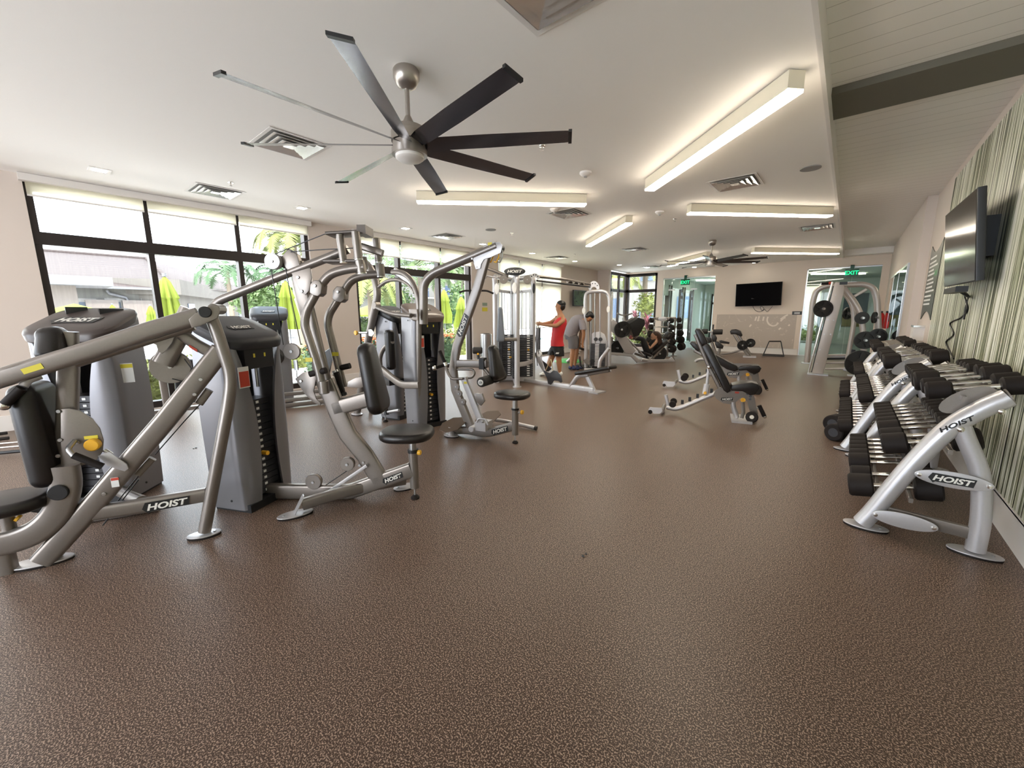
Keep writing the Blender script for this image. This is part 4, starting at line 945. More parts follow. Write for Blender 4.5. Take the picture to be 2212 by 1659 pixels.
# ---------------------------------------------------------------- machine 3 : high pulley row
P3 = PL((955, 935), (1113, 957)); u3, n3 = P3.u, P3.n
s3 = fl(1113, 957)
m3 = thing('lat_pulldown_machine', 'silver cable machine with a raised arm, gold hooks and round seat', 'gym machine', tuple(fl(1000, 940)))
TE = fl(940, 925)-V((.16, .0, 0)); TE = V((TE.x-.06, TE.y+.05, 0))
tower(TE.x, TE.y, math.radians(-8), 1.60, .47, .36, None, par=m3, cap_m=mat('brown_tinted_plastic', (.16, .12, .10), .3))
intube(P3, [(915, 700), (915, 612), (935, 590), (1075, 531)], 19, 'overhead_tube', S_, m3, .12)
up3 = inbar(P3, [(1052, 548), (1032, 620), (987, 748), (979, 800), (984, 842), (1018, 925)], 19, .06, 'main_upright', S_, m3, .3)
q0, q1 = P3.at(985, 750), P3.at(1032, 620); uu = (q1-q0).normalized()
hoist(P3, P3.at(1003, 702)+n3*.032, .05, up3, u=uu, w_=-uu.cross(n3)*-1 if (-uu.cross(n3)).z < 0 else n3.cross(uu), fit=.24)
hp = plate(P3.off(.035), [(1020, 557), (1028, 551), (1048, 530), (1062, 523), (1080, 523), (1086, 530), (1082, 546), (1060, 556), (1046, 560), (1040, 570), (1038, 580), (1028, 582), (1026, 570)], .01, 'head_plate', S2, m3, .002)
plate(P3.off(-.035), [(1020, 557), (1048, 530), (1080, 523), (1082, 546), (1046, 560), (1038, 580), (1028, 582)], .01, 'head_plate', S2, m3, .002)
sticker(P3.at(1062, 528)+n3*.041, u3, UP, .05, .03, M['ylabel'], hp, 'warning_sticker')
bolts(P3, [(1062, 535), (1024, 560), (1033, 578)], .041, hp)
wheel(P3.off(.0), (1078, 536), 10, .05, m3, m=M['black'])
for i, (x, m_) in enumerate(((1064, M['yellow']), (1076, M['yellow']), (1084, M['steel']))):
    intube(P3.off(.03*i-.03), [(x+2, 540), (x+1, 556), (x-4, 567), (x-9, 565)], 3, 'hook', m_, m3, .01, rad=.007, seg=6)
intube(P3, [(1040, 560), (1000, 700), (985, 770)], 2, 'cable', M['black'], m3, rad=.004, seg=6)
inbar(P3, [(984, 785), (1052, 786)], 17, .055, 'pad_arm', S_, m3, .25); G().obox(P3.at(1043, 785), (u3, n3, UP), (.03, .04, .065)).build('sliding_joint', M['black'], m3)
intube(P3, [(988, 798), (1022, 798), (1026, 806), (1020, 816), (990, 818)], 5, 'lever_tube', S_, m3, .03, rad=.014)
wt = (UP*.97-u3*.2).normalized()
pad(P3.at(1070, 783), n3*-1, wt, rrect(.13, .20, .07, top=.07), .10, 'chest_pad', M['vinyl'], m3)
for sd, nm in ((.16, 'a'), (-.16, 'b')):
    c = P3.at(1064, 818); a, b = c+n3*(.03 if sd > 0 else -.03), c+n3*(.28 if sd > 0 else -.28)
    r_ = G().cyl(a, b, .055, 20, bev=.012).build('foam_roller', M['foam'], m3); G().cyl(b, b+(b-a).normalized()*.004, .032, 16).build('end_disc', M['paper'], r_)
G().cyl(P3.at(1064, 818)-n3*.3, P3.at(1064, 818)+n3*.3, .015, 10).build('roller_axle', M['steel'], m3)
G().tube([P3.at(1043, 792), P3.at(1064, 818)], .02).build('roller_bracket', S_, m3)
# lever arm and grips
lv = inbar(P3.off(.05), [(1002, 816), (1040, 912)], 15, .05, 'swing_lever', S2, m3, .3)
sticker(P3.off(.05).at(1008, 826)+n3*.027, u3, UP, .04, .025, M['ylabel'], lv, 'warning_sticker')
wheel(P3.off(.03), (1032, 862), 13, .04, m3, m=M['silver2']); plate(P3.off(.05), [(1028, 852), (1042, 850), (1048, 866), (1040, 876), (1030, 868)], .03, 'pulley_bracket', S_, m3, .003)
for q in ((986, 835), (992, 850), (1000, 868)): wheel(P3.off(.045), q, 7, .02, m3)
h_ = intube(P3.off(.12), [(1000, 818), (976, 819), (967, 806), (962, 786)], 6, 'handle_tube', S_, m3, .06, rad=.016)
G().tube([P3.off(.12).at(962, 786), P3.off(.12).at(950, 758)], .02, 12).build('grip', M['rubber'], h_); G().tube([P3.off(.12).at(963, 790), P3.off(.12).at(961, 783)], .026, 12).build('collar', M['chrome'], h_)
G().tube([P3.off(.12).at(962, 788), P3.off(.2).at(942, 794)], .02, 12).build('grip', M['rubber'], h_); G().ell(P3.off(.2).at(939, 795), (.03, .03, .03)).build('grip_ball', M['chrome'], h_)
# base
b3 = inbar(P3, [(970, 930), (1010, 928), (1040, 935), (1060, 934), (1112, 920)], 18, .06, 'base_beam', S_, m3, .3, .08)
uu = (P3.at(1105, 922)-P3.at(1065, 933)).normalized(); ww = n3.cross(uu); ww = ww if ww.z > 0 else -ww
hoist(P3, P3.at(1083, 928)+n3*.031, .045, b3, u=uu, w_=ww, fit=.2)
G().obox(P3.at(1045, 918), (u3, n3, UP), (.07, .09, .05)).build('pivot_block', S2, m3); G().cyl(P3.at(1028, 922)-n3*.1, P3.at(1028, 922)+n3*.12, .035, 18, bev=.004).build('pivot_barrel', M['silver2'], m3)
intube(P3.off(.1), [(1030, 912), (1034, 904), (1050, 906), (1054, 918)], 3, 'pin_guard', S2, m3, .03, rad=.012)
for cx, cy, oo in ((978, 918, .30), (1053, 903, -.34)):
    c = V((*P3.at(cx, cy).xy, .12)) if 0 else fl(cx, cy, .14); q = [(.17, -.05), (.12, .09), (-.02, .13), (-.15, .08), (-.17, -.03), (-.06, -.12), (.1, -.12)]
    G().extr([c+u3*x+n3*(y*.9)+UP*(-y*.5+x*.15) for x, y in q], UP*.008).build('foot_platform', mat('bronze_plate_%d' % cx, (.12, .085, .06), .45, .4), m3)
c = fl(975, 943); G().cyl(c+UP*.01, c+UP*.12, .035, 12).build('foot_stem', S2, m3); footplate(c, u3, .1, .06, m3)
G().bar([V((c.x, c.y, .1)), P3.at(1000, 930)], UP, .07, .06).build('base_strut', S_, m3)
t_ = [fl(1060, 905, .06), fl(1098, 911, .06), fl(1158, 925, .03)]; G().tube(t_, .025, 12).build('rear_tube', S2, m3); G().tube([t_[0], P3.at(1030, 925)], .025).build('rear_tube', S2, m3)
G().tube([t_[2]-(t_[2]-t_[1]).normalized()*.02, t_[2]+(t_[2]-t_[1]).normalized()*.01], .027, 12).build('end_cap', M['black'], m3)
seatpad(V((s3.x, s3.y, 0))-u3*.03, u3, .21, .18, .065, m3, .56)
G().tube([V((s3.x, s3.y, .10)), V((s3.x, s3.y, .40))], .038, 16).build('seat_post', S_, m3); G().tube([V((s3.x, s3.y, .40)), V((s3.x, s3.y, .53))], .03, 16).build('inner_post', M['steel'], m3)
G().tube([V((s3.x, s3.y, .39)), V((s3.x, s3.y, .41))], .045, 16).build('collar', M['black'], m3); levelfoot(s3, .11, m3)
kn = G().cyl(V((s3.x, s3.y, .36))+u3*.03, V((s3.x, s3.y, .37))+u3*.08, .012, 10).build('plunger', M['steel'], m3); G().cyl(V((s3.x, s3.y, .37))+u3*.07, V((s3.x, s3.y, .37))+u3*.10, .024, 14, bev=.005).build('adjuster_knob', M['yellow'], kn)

# ---------------------------------------------------------------- machine 4 : press with looping tubes
P4 = PL((770, 897), (833, 912)); u4, n4 = P4.u, P4.n
m4 = thing('shoulder_press_machine', 'silver press machine with looping tube arms beside the middle window', 'gym machine', tuple(fl(820, 900)))
TD = fl(872, 903); TD = V((TD.x-.13, TD.y+.03, 0))
tower(TD.x, TD.y, math.radians(12), 1.58, .44, .36, None, par=m4, stick=False, cap_m=M['black'])
P4b = P4.off(-.05)
intube(P4b, [(771, 893), (779, 850), (792, 750), (803, 700), (816, 640), (812, 605), (796, 572), (770, 560)], 17, 'left_loop_tube', S_, m4, .12)
intube(P4b, [(818, 620), (836, 606), (862, 603), (884, 614), (896, 632)], 8, 'inner_arch', S_, m4, .1)
intube(P4b, [(848, 588), (868, 588), (888, 602), (902, 634), (905, 668), (905, 900)], 12, 'outer_arch', S_, m4, .15)
inbar(P4b, [(852, 584), (876, 600), (892, 618)], 13, .03, 'arch_plate', S2, m4, .2)
intube(P4b.off(.15), [(814, 664), (846, 678), (888, 682)], 9, 'press_cross_tube', S_, m4, .12)
disc(P4b.off(.02), (813, 660), 8, .08, 'pivot_hub', S_, m4); plate(P4b.off(.1), [(884, 668), (902, 668), (904, 692), (886, 690)], .02, 'bearing_plate', S_, m4, .003)
o = intube(P4b.off(.03), [(772, 719), (795, 719)], 5, 'plunger', M['steel'], m4); disc(P4b.off(.05), (769, 719), 5, .03, 'knob', M['yellow'], o)
plate(P4b.off(.05), [(796, 712), (802, 711), (810, 720), (803, 727), (797, 725)], .01, 'weight_label', M['paper'], m4)
inbar(P4.off(.12), [(822, 795), (845, 815), (868, 832), (906, 832)], 15, .05, 'seat_beam', S_, m4, .3, .1)
inbar(P4, [(779, 862), (797, 879), (812, 885), (834, 888)], 14, .05, 'base_beam', S2, m4, .3, .1)
inbar(P4, [(832, 880), (836, 896)], 8, .06, 'end_cap', M['black'], m4); levelfoot(fl(833, 911), .12, m4); footplate(fl(771, 896), u4, .1, .07, m4)
intube(P4, [(838, 890), (862, 886)], 6, 'rear_tube', S2, m4)
G().obox(fl(800, 878, .1), (u4, n4, UP), (.02, .02, .1)).build('rear_leg', S_, m4)
q = P4.at(843, 756); pad(V(q)-n4*.0, u4, UP, rrect(.055, .26, .04), .12, 'back_pad', M['vinyl'], m4)
intube(P4, [(848, 738), (828, 752), (820, 775), (824, 800)], 9, 'seat_tube', S_, m4, .12)
G().obox(P4.at(842, 822)+UP*.0, (u4, n4, UP), (.17, .14, .035)).build('seat', M['vinyl'], m4)
for pts in ([(792, 724), (797, 760)], [(808, 724), (813, 770)]): intube(P4.off(.04), pts, 2, 'cable', M['black'], m4, rad=.003, seg=6)

# ---------------------------------------------------------------- machine 5 : by the window wall
m5 = thing('leg_machine', 'machine with tall stack tower standing between the two left windows', 'gym machine', tuple(fl(640, 880)))
TC = fl(612, 872); TC = V((TC.x-.2, TC.y+.0, 0))
tower(TC.x, TC.y, math.radians(-22), 1.60, .52, .36, None, par=m5)
P5 = PL((600, 880), (745, 870)); u5, n5 = P5.u, P5.n
a5, b5 = fl(590, 886), fl(748, 868); a5 = V((a5.x, a5.y, 0)); b5 = V((b5.x, b5.y, 0)); uu = (b5-a5).normalized(); nn = V((uu.y, -uu.x, 0))
for z, o_ in ((.05, 0), (.22, -.05)): G().bar([a5+UP*z+nn*o_, a5.lerp(b5, .6)+UP*z+nn*o_, b5+UP*z*.95+nn*o_], nn, .05, .07 if z < .1 else .06, .3).build('base_rail', M['silver'], m5)
G().bar([a5+UP*.13, b5+UP*.13], nn, .012, .06).build('slotted_rail', M['steel'], m5)
for t in (.12, .4, .8): G().cyl(a5.lerp(b5, t)+UP*.13+nn*.0, a5.lerp(b5, t)+UP*.13+nn*.04, .02, 12).build('roller', M['steel'], m5)
G().obox(a5+UP*.02, (uu, nn, UP), (.06, .06, .02)).obox(b5+UP*.02, (uu, nn, UP), (.06, .06, .02)).build('rail_feet', M['rubber'], m5)
q = fl(604, 880, 0); PF = FC(600, 876)
G().lathe(PF.at(592, 770), PF.n, [(.001, -.02), (.10, -.02), (.145, 0), (.10, .05), (.001, .06)], 24).build('lever_pad', M['vinyl'], m5)
G().bar([PF.at(596, 800), PF.at(602, 870)], PF.n, .04, .09).build('lever_bar', M['silver2'], m5)
G().extr([PF.at(*p_) for p_ in ((690, 772), (700, 760), (712, 752), (722, 758), (714, 790), (704, 822), (696, 836), (692, 800))], PF.n*.05, .01).build('seat_back', M['vinylg'], m5)
G().extr([PF.at(*p_)-PF.n*.05 for p_ in ((714, 762), (722, 758), (712, 812), (698, 842), (694, 838), (706, 800))], PF.n*.05, .01).build('seat_back_edge', M['vinyl'], m5)
G().bar([PF.at(698, 838), PF.at(704, 872)], PF.n, .05, .06).build('seat_stem', S_, m5)
# the machine behind the left tower
m5b = thing('ab_bench_machine', 'dark padded bench machine seen between the two stack towers at the near window', 'gym machine', tuple(fl(380, 880)))
PB = FC(380, 884)
inbar(PB, [(322, 785), (345, 783), (420, 785)], 22, .3, 'pad', M['vinyl'], m5b, .45)
inbar(PB, [(330, 806), (400, 806), (420, 795)], 8, .2, 'frame', S_, m5b, .3); inbar(PB, [(350, 813), (362, 884)], 13, .06, 'leg', S_, m5b); inbar(PB, [(386, 806), (392, 884)], 16, .06, 'leg', M['black'], m5b)
G().tube(fil(PB((345, 822), (370, 812), (392, 816), (398, 808)), .05), .014).build('handle', M['steel'], m5b)
G().obox(fl(376, 884, .02), (PB.u, PB.n, UP), (.35, .06, .02)).build('foot', S_, m5b)

# ---------------------------------------------------------------- machine 6 : multi station with cable crossover
m6 = thing('multi_station', 'tall multi station cable tower with oval sign and long top rail', 'gym machine', tuple(fl(1135, 835)))
W6 = M['silver2']
fp = fl(1117, 836); lp = fl(1071, 826); rp = fl(1151, 824); mp_ = fl(1108, 812)
def vpost(p, px, topy, r, name='post', par=m6, m=W6, foot=True):
    P = PL(p, p+V((p.y-EYE.y, -(p.x-EYE.x), 0))); t = P.at(px, topy); t = V((p.x, p.y, t.z))
    G().tube([V((p.x, p.y, 0)), t], r, 16).build(name, m, par)
    if foot: G().cyl((p.x, p.y, 0), (p.x, p.y, .02), r*1.6, 16).build('foot_plate', m, par)
    return t
ct = vpost(mp_, 1107, 600, .05, m=M['silver'])
tops = []
for p, px, ty, r in ((fp, 1115, 612, .055), (lp, 1071, 612, .05), (rp, 1150, 612, .05)):
    t = vpost(p, px, ty, r); cc = V((mp_.x, mp_.y, t.z+.14)); G().tube(fil([t, t+UP*.14, cc], .14), r, 16).build('top_bend', W6, m6); tops.append(t)
# guide rods and stacks between centre and posts
def bank(p, q, label_m, nrods, zt, guard=True, k=.5, frac=.42):
    u = (q-p); u.z = 0; L = u.length; u.normalize(); n = V((u.y, -u.x, 0)); c = (p+q)/2
    g = G(); N_ = 18; hh = zt*frac/N_
    for i in range(N_): g.obox(V((c.x, c.y, .12+hh*(i+.5))), (u, n, UP), (L*.30, .07, hh*.43))
    g.second(M['paper'])
    for i in range(N_): g.obox(V((c.x, c.y, .12+hh*(i+.5)))+n*.071, (u, n, UP), (.03, .001, hh*.2))
    s_ = g.build('weight_stack', M['cap'], m6); G().cyl(V((c.x, c.y, .12+hh*9))+n*.07, V((c.x, c.y, .12+hh*9))+n*.12, .02, 10).build('selector_pin', M['yellow'], s_)
    for t in [(-.34+.68*i/(nrods-1)) for i in range(nrods)]:
        G().cyl(V((c.x, c.y, .1))+u*L*t, V((c.x, c.y, zt))+u*L*t, .011 if nrods > 2 else .013, 8).build('guide_rod', M['steel'], m6)
    G().obox(V((c.x, c.y, zt)), (u, n, UP), (L*.5, .03, .03)).build('rod_cap_bar', W6, m6); G().obox(V((c.x, c.y, .06)), (u, n, UP), (L*.5, .045, .05)).build('base_beam', W6, m6)
    return c, u, n
zt = tops[0].z-.1
for a, b in ((lp, mp_), (mp_, fp), (mp_, rp)): bank(V((a.x, a.y, 0)), V((b.x, b.y, 0)), None, 5, zt)
c0 = V((mp_.x, mp_.y, 0))
# extra visible stacks in front
PFm = FC(1117, 836)
g = G()
for (x, y0_, nm) in ((1095, 822, 0), (1136, 824, 0)):
    p = fl(x, y0_); n_ = 18; u = PFm.u; n = PFm.n; sg = G(); hh = .9/n_
    for i in range(n_): sg.obox(V((p.x, p.y, .12+hh*(i+.5))), (u, n, UP), (.15, .06, hh*.43))
    sg.second(M['paper'])
    for i in range(n_): sg.obox(V((p.x, p.y, .12+hh*(i+.5)))+n*.061+u*.05, (u, n, UP), (.03, .001, hh*.22))
    s_ = sg.build('weight_stack', M['cap'], m6); G().cyl(V((p.x, p.y, .7))+n*.05+u*.05, V((p.x, p.y, .7))+n*.1+u*.05, .02, 10).build('selector_pin', M['yellow'], s_)
    for t in (-.1, .1): G().cyl(V((p.x, p.y, 1.0))+u*t, V((p.x, p.y, zt))+u*t, .011, 8).build('guide_rod', M['steel'], m6)
    G().obox(V((p.x, p.y, .06)), (u, n, UP), (.2, .04, .05)).build('base_beam', W6, m6)
# sign
sc_ = PFm.at(1112, 587)
sg = G().extr(ellipse(sc_+PFm.n*.05, PFm.u, UP, wpx(23, sc_), wpx(8.5, sc_), 32), PFm.n*.02, .004).build('sign_board', M['black'], m6)
word('lettering', 'HOIST', M['logo_w'], sg, sc_+PFm.n*.071, PFm.u, UP, wpx(6, sc_), .002, slant=.25, bold=.03, fit=wpx(32, sc_))
G().tube([sc_-UP*.12, sc_-UP*.02], .03).build('sign_stem', W6, m6)
for x, y in ((1073, 624), (1111, 622)): p = PFm.off(.07).at(x, y); G().extr(ellipse(p, PFm.u, UP, wpx(5, p), wpx(12, p), 20), PFm.n*.02, .005).build('instruction_plate', M['paper'], m6)
o = PFm.off(.07).at(1153, 623); G().extr(ellipse(o, PFm.u, UP, wpx(3, o), wpx(11, o), 16), PFm.n*.02).build('instruction_plate', M['black'], m6)
for x, y in ((1088, 604), (1139, 604)): wheel(PFm.off(.05), (x, y), 9, .04, m6)
# left arm with small pulley, thin lat bar
intube(PFm, [(1098, 597), (1054, 580)], 7, 'left_arm', M['silver'], m6); wheel(PFm, (1050, 578), 6, .05, m6); wheel(PFm.off(.05), (1046, 597), 6, .04, m6)
intube(PFm, [(1048, 595), (1074, 600)], 4, 'left_arm_brace', W6, m6)
br = fl(1010, 850); 
intube(PFm.off(.1), [(992, 632), (1002, 628), (1028, 628), (1052, 628), (1066, 634)], 4, 'lat_bar', M['rubber'], m6, .05)
intube(PFm.off(.1), [(1046, 600), (1030, 627)], 1.5, 'cable', M['black'], m6, rad=.004)
# pads
pp = PFm.off(.12).at(1081, 701); pad(pp, PFm.u, UP, rrect(wpx(9, pp), wpx(37, pp), wpx(5, pp), top=wpx(5, pp)), .09, 'tall_back_pad', M['vinylg'], m6)
inbar(PFm.off(.08), [(1088, 733), (1117, 733)], 7, .05, 'pad_bracket', S_, m6)
ag = [V((fp.x, fp.y, 0)), V((rp.x, rp.y, 0))]; zz = PFm.at(1117, 788).z
cv = fil([ag[0]+UP*zz, ag[0].lerp(ag[1], .5)+UP*zz+PFm.n*.18, ag[1]+UP*zz], .5); G().bar(cv, UP, wpx(10, ag[0]+UP*zz), .015, .2).build('guard_hoop', W6, m6)
G().tube(fil([V((*PFm.at(1030, 784).xy, PFm.at(1030, 784).z)), PFm.at(1042, 770), PFm.at(1044, 812)], .05), .02).build('side_tube', W6, m6)
# preacher style roller on the left
rl_ = PFm.off(-.3); o = intube(rl_, [(1020, 796), (1040, 795), (1058, 798)], 11, 'arm_roller', M['foam'], m6) if 0 else G().cyl(rl_.at(1021, 757), rl_.at(1042, 757), .07, 16, bev=.02).build('arm_roller', M['foam'], m6)
G().tube([rl_.at(1032, 760), rl_.at(1034, 776)], .03).build('roller_stem', M['cap'], m6); G().cyl(rl_.at(1033, 764)+rl_.n*.02, rl_.at(1033, 764)+rl_.n*.07, .02, 10).build('roller_knob', M['yellow'], m6)
G().bar([rl_.at(1026, 779), rl_.at(1075, 782)], rl_.n, .1, .05).build('roller_beam', S_, m6); G().bar([rl_.at(1045, 780), V((*rl_.at(1045, 780).xy, 0))], rl_.n, .06, .06).build('roller_leg', W6, m6)
# low row bench
P6 = PL((1120, 822), (1290, 848)); u6, n6 = P6.u, P6.n
inbar(P6, [(1122, 823), (1200, 832), (1283, 844)], 14, .08, 'row_beam', W6, m6, .25); G().obox(V((*P6.at(1290, 846).xy, .012)), (u6, n6, UP), (.1, .14, .012)).build('foot_plate', W6, m6)
intube(P6, [(1232, 835), (1246, 815), (1252, 811), (1272, 810)], 10, 'bench_tube', W6, m6, .1); inbar(P6, [(1268, 812), (1284, 846)], 10, .05, 'bench_strut', W6, m6, .3)
inbar(P6, [(1250, 812), (1316, 800)], 8, .06, 'seat_rail', S_, m6, .3)
a_, b_ = P6.at(1248, 806), P6.at(1326, 793); pad((a_+b_)/2, (b_-a_).normalized(), n6, rrect((b_-a_).length/2, .14, .05), .07, 'bench_pad', M['vinyl'], m6)
PQ = P6.off(.05)
plate(PQ, [(1174, 800), (1188, 806), (1196, 800), (1204, 802), (1212, 812), (1215, 824), (1212, 827), (1206, 823), (1197, 822), (1190, 831), (1184, 829), (1182, 818)], .012, 'foot_plate_near', M['cap'], m6, .003)
plate(P6.off(-.2), [(1160, 770), (1180, 785), (1192, 797), (1184, 803), (1172, 800), (1164, 786)], .012, 'foot_plate_far', M['cap'], m6, .003)
plate(P6.off(-.05), [(1158, 762), (1162, 755), (1168, 756), (1171, 764), (1170, 776), (1178, 800), (1184, 812), (1178, 810), (1166, 790), (1159, 776)], .02, 'row_pulley_bracket', W6, m6, .004)
disc(P6.off(-.03), (1165, 765), 6, .03, 'row_pulley', M['paper'], m6)
intube(P6.off(-.1), [(1176, 806), (1190, 775), (1196, 808)], 2.5, 'row_handle', M['yellow'] if 0 else mat('pale_gold_bar', (.6, .5, .3), .4, .5), m6, .03, rad=.01)
# hanging straps held by the man in red
st_ = thing('ankle_strap', 'black strap hanging from the cable, held by the man in red', 'strap', tuple(fl(1166, 815)))
# far column of the crossover
ra, rb = fl(1266, 800), fl(1317, 802)
PR = PL(V((ra.x, ra.y, 0)), V((rb.x, rb.y, 0)))
if PR.n.dot(EYE-ra) < 0: PR = PL(V((rb.x, rb.y, 0)), V((ra.x, ra.y, 0)))
intube(PR, [(1266, 799), (1265, 700), (1264, 648), (1266, 634), (1276, 630), (1302, 629), (1313, 633), (1317, 646), (1317, 700), (1316, 800)], 8, 'far_loop', W6, m6, .2)
for x in (1285, 1296): intube(PR, [(x, 633), (x, 750)], 2.2, 'guide_rod', M['steel'], m6)
intube(PR.off(-.08), [(1276, 618), (1276, 794)], 6, 'slide_column', M['steel'], m6)
sg = G(); n_ = 16; pc = PR.at(1291, 784); ht = PR.at(1291, 742).z-.12
for i in range(n_): sg.obox(V((pc.x, pc.y, .12+ht/n_*(i+.5))), (PR.u, PR.n, UP), (wpx(15, pc), .07, ht/n_*.43))
sg.second(M['paper'])
for i in range(n_): sg.obox(V((pc.x, pc.y, .12+ht/n_*(i+.5)))+PR.n*.071-PR.u*.02, (PR.u, PR.n, UP), (.05, .001, ht/n_*.25))
s_ = sg.build('weight_stack', M['cap'], m6)
G().extr([PR.off(-.08).at(*q) for q in ((1277, 722), (1282, 718), (1296, 716), (1306, 722), (1313, 740), (1314, 790), (1277, 790))], PR.n*.02, .004).build('rear_shield', W6, m6)
for x in (1287, 1297): disc(PR.off(.05), (x, 733), 4, .04, 'pulley', M['cap'], m6)
intube(PR.off(.35), [(1294, 797), (1296, 778), (1306, 765), (1316, 752)], 8, 'front_leg', W6, m6, .15); G().obox(fl(1294, 799, .02), (PR.u, PR.n, UP), (.12, .08, .02)).build('foot_plate', W6, m6)
intube(PR.off(-.3), [(1225, 782), (1250, 760)], 8, 'side_leg', W6, m6); G().bar([fl(1262, 798, .05), fl(1320, 800, .05)], UP, .07, .08).build('far_base', W6, m6)
intube(PR.off(.15), [(1252, 770), (1254, 788), (1262, 796), (1276, 794)], 4, 'pulley_hook', M['black'], m6, .03); disc(PR.off(.15), (1268, 780), 6, .05, 'low_pulley', M['silver'], m6); disc(PR.off(.15), (1280, 780), 5, .05, 'low_pulley', M['black'], m6)
for x, y in ((1261, 671), (1314, 668)): p = PR.off(.08).at(x, y); G().extr(ellipse(p, PR.u, UP, wpx(3.5, p), wpx(7, p), 16), PR.n*.02).build('instruction_plate', M['paper'], m6)
# top rail from tower to far column
A0 = PFm.off(-.05).at(1160, 597); B0 = PR.off(.12).at(1276, 614); A1_ = PFm.off(-.05).at(1160, 602); 
G().tube([A0, A0.lerp(B0, .45)+UP*.02, B0], .03).build('top_rail', M['silver'], m6); G().tube([A0-UP*.08, B0-UP*.07], .02).build('lower_rail', M['black'], m6)
for t in (.55, .66, .78): 
    p = A0.lerp(B0, t)-UP*.02; d = (B0-A0).normalized(); h_ = G().cyl(p-d*.1, p+d*.1, .025, 10).build('chin_grip', M['rubber'], m6); G().cyl(p-d*.12, p-d*.09, .03, 10).cyl(p+d*.09, p+d*.12, .03, 10).build('grip_collar', M['chrome'], h_)
pa = PL(V((*A0.xy, 0)), V((*B0.xy, 0))); pa = pa if pa.n.dot(EYE-A0) > 0 else PL(V((*B0.xy, 0)), V((*A0.xy, 0)))
def archplate(cx, cy, rx, ry, holes_, P):
    o = [(cx+rx*math.cos(PI-PI*k/10), cy-ry*math.sin(PI*k/10)) for k in range(11)]+[(cx+rx*.5*math.cos(PI*k/10), cy+ry*.1-ry*.35*math.sin(PI*k/10)) for k in range(11)]
    b = plate(P, o, .02, 'hole_plate', W6, m6, 0)
    for k in range(holes_):
        a = PI*(k+1)/(holes_+1); q = P.at(cx+rx*.76*math.cos(PI-a), cy-ry*.7*math.sin(a)); G().cyl(q+P.n*.011, q+P.n*.013, .014, 10).build('hole', M['black'], b)
archplate(1155, 602, 11, 12, 4, PFm.off(.06)); archplate(1283, 624, 12, 17, 4, PR.off(.16))
S1_ = bpy.data.objects.remove(st_) if 0 else None
q = [PFm.off(.3).at(*p) for p in ((1163, 703), (1165, 722), (1161, 745), (1164, 765))]
G().bar(q, PFm.u, .012, .04).build('webbing', M['black'], st_)
q2 = [PFm.off(.3).at(*p) for p in ((1160, 703), (1157, 730), (1158, 765))]; G().bar(q2, PFm.u, .012, .03).build('webbing', M['black'], st_)
G().bar([PFm.off(.3).at(1158, 765), PFm.off(.3).at(1161, 790)], PFm.u, .012, .03).build('webbing', M['black'], st_)
# stainless bin, wall signs
c = fl(1050, 803); c = V((-7.75, 8.62, 0)); pb_ = at(1050, 765, 0, -7.75); yb = pb_.y; top = at(1050, 721, 0, -7.75).z
b_ = thing('waste_bin', 'tall stainless steel bin against the wall between windows', 'bin', (-7.75, yb, 0))
G().cyl((-7.75, yb, 0), (-7.75, yb, top), .16, 28, bev=.01).build('drum', M['steel'], b_); G().cyl((-7.75, yb, top), (-7.75, yb, top+.01), .11, 24).build('opening', M['black'], b_)
p = at(1047, 657, 0, XL); w_ = thing('wall_notice', 'small green and yellow notices on the wall above the steel bin', 'sign', (XL, p.y, p.z))
G().box((XL, p.y-.1, p.z-.05), (XL+.006, p.y+.1, p.z+.04)).build('green_plate', mat('sage_plate', (.25, .32, .25), .5), w_)
z2 = at(1047, 668, 0, XL).z; G().box((XL, p.y-.11, z2-.06), (XL+.006, p.y+.11, z2+.05)).build('yellow_plate', M['ylabel'], w_)
q = at(1249, 642, 0, XL); tvl = thing('small_television', 'small wall screen glowing green beyond the men', 'television', (XL, q.y, q.z))
ya, yb2 = at(1238, 640, 0, XL+.15).y, at(1266, 640, 0, XL+.15).y; za, zb = at(1240, 661, 0, XL+.15).z, at(1240, 626, 0, XL+.15).z
G().box((XL+.12, ya, za), (XL+.18, yb2, zb)).build('casing', M['black'], tvl); G().box((XL+.18, ya+.04, za+.04), (XL+.183, yb2-.04, zb-.04)).build('screen', mat('green_screen_image', (.03, .06, .02), .2, var=(9, .8)), tvl); G().box((XL, (ya+yb2)/2-.06, (za+zb)/2-.06), (XL+.12, (ya+yb2)/2+.06, (za+zb)/2+.06)).build('bracket', M['black'], tvl)
# green balance disc on the floor
c = fl(1227, 781); tag(G().lathe((c.x, c.y, 0), UP, [(.42, 0), (.42, .01), (.36, .05), (.2, .08), (.001, .085)], 36).build('balance_disc', mat('bright_green_rubber', (.08, .5, .12), .5)), 'flat bright green disc on the floor behind the man in red', 'exercise disc')
# ---------------------------------------------------------------- weight plates (shared look)
def wplate(c, n, r, name, par, holes_=True, th=.035):
    """iron plate with grip holes: rim, hub and spokes"""
    n = V(n).normalized(); u = n.orthogonal().normalized(); w_ = n.cross(u)
    g = G().lathe(c, n, [(r*.82, -th*.5), (r, -th*.5), (r, th*.5), (r*.82, th*.5), (r*.82, -th*.49)], 30)
    g.lathe(c, n, [(.028, -th*.5), (r*.38, -th*.4), (r*.38, th*.4), (.028, th*.5), (.028, -th*.49)], 24)
    for k in range(5):
        a = 2*PI*k/5; d = u*math.cos(a)+w_*math.sin(a); t = n.cross(d); g.obox(c+d*r*.6, (d, t, n), (r*.26, r*.15, th*.32))
    if not holes_: g.lathe(c, n, [(.001, -th*.3), (r*.85, -th*.3), (r*.85, th*.3), (.001, th*.3)], 24)
    return g.build(name, M['plate'], par)
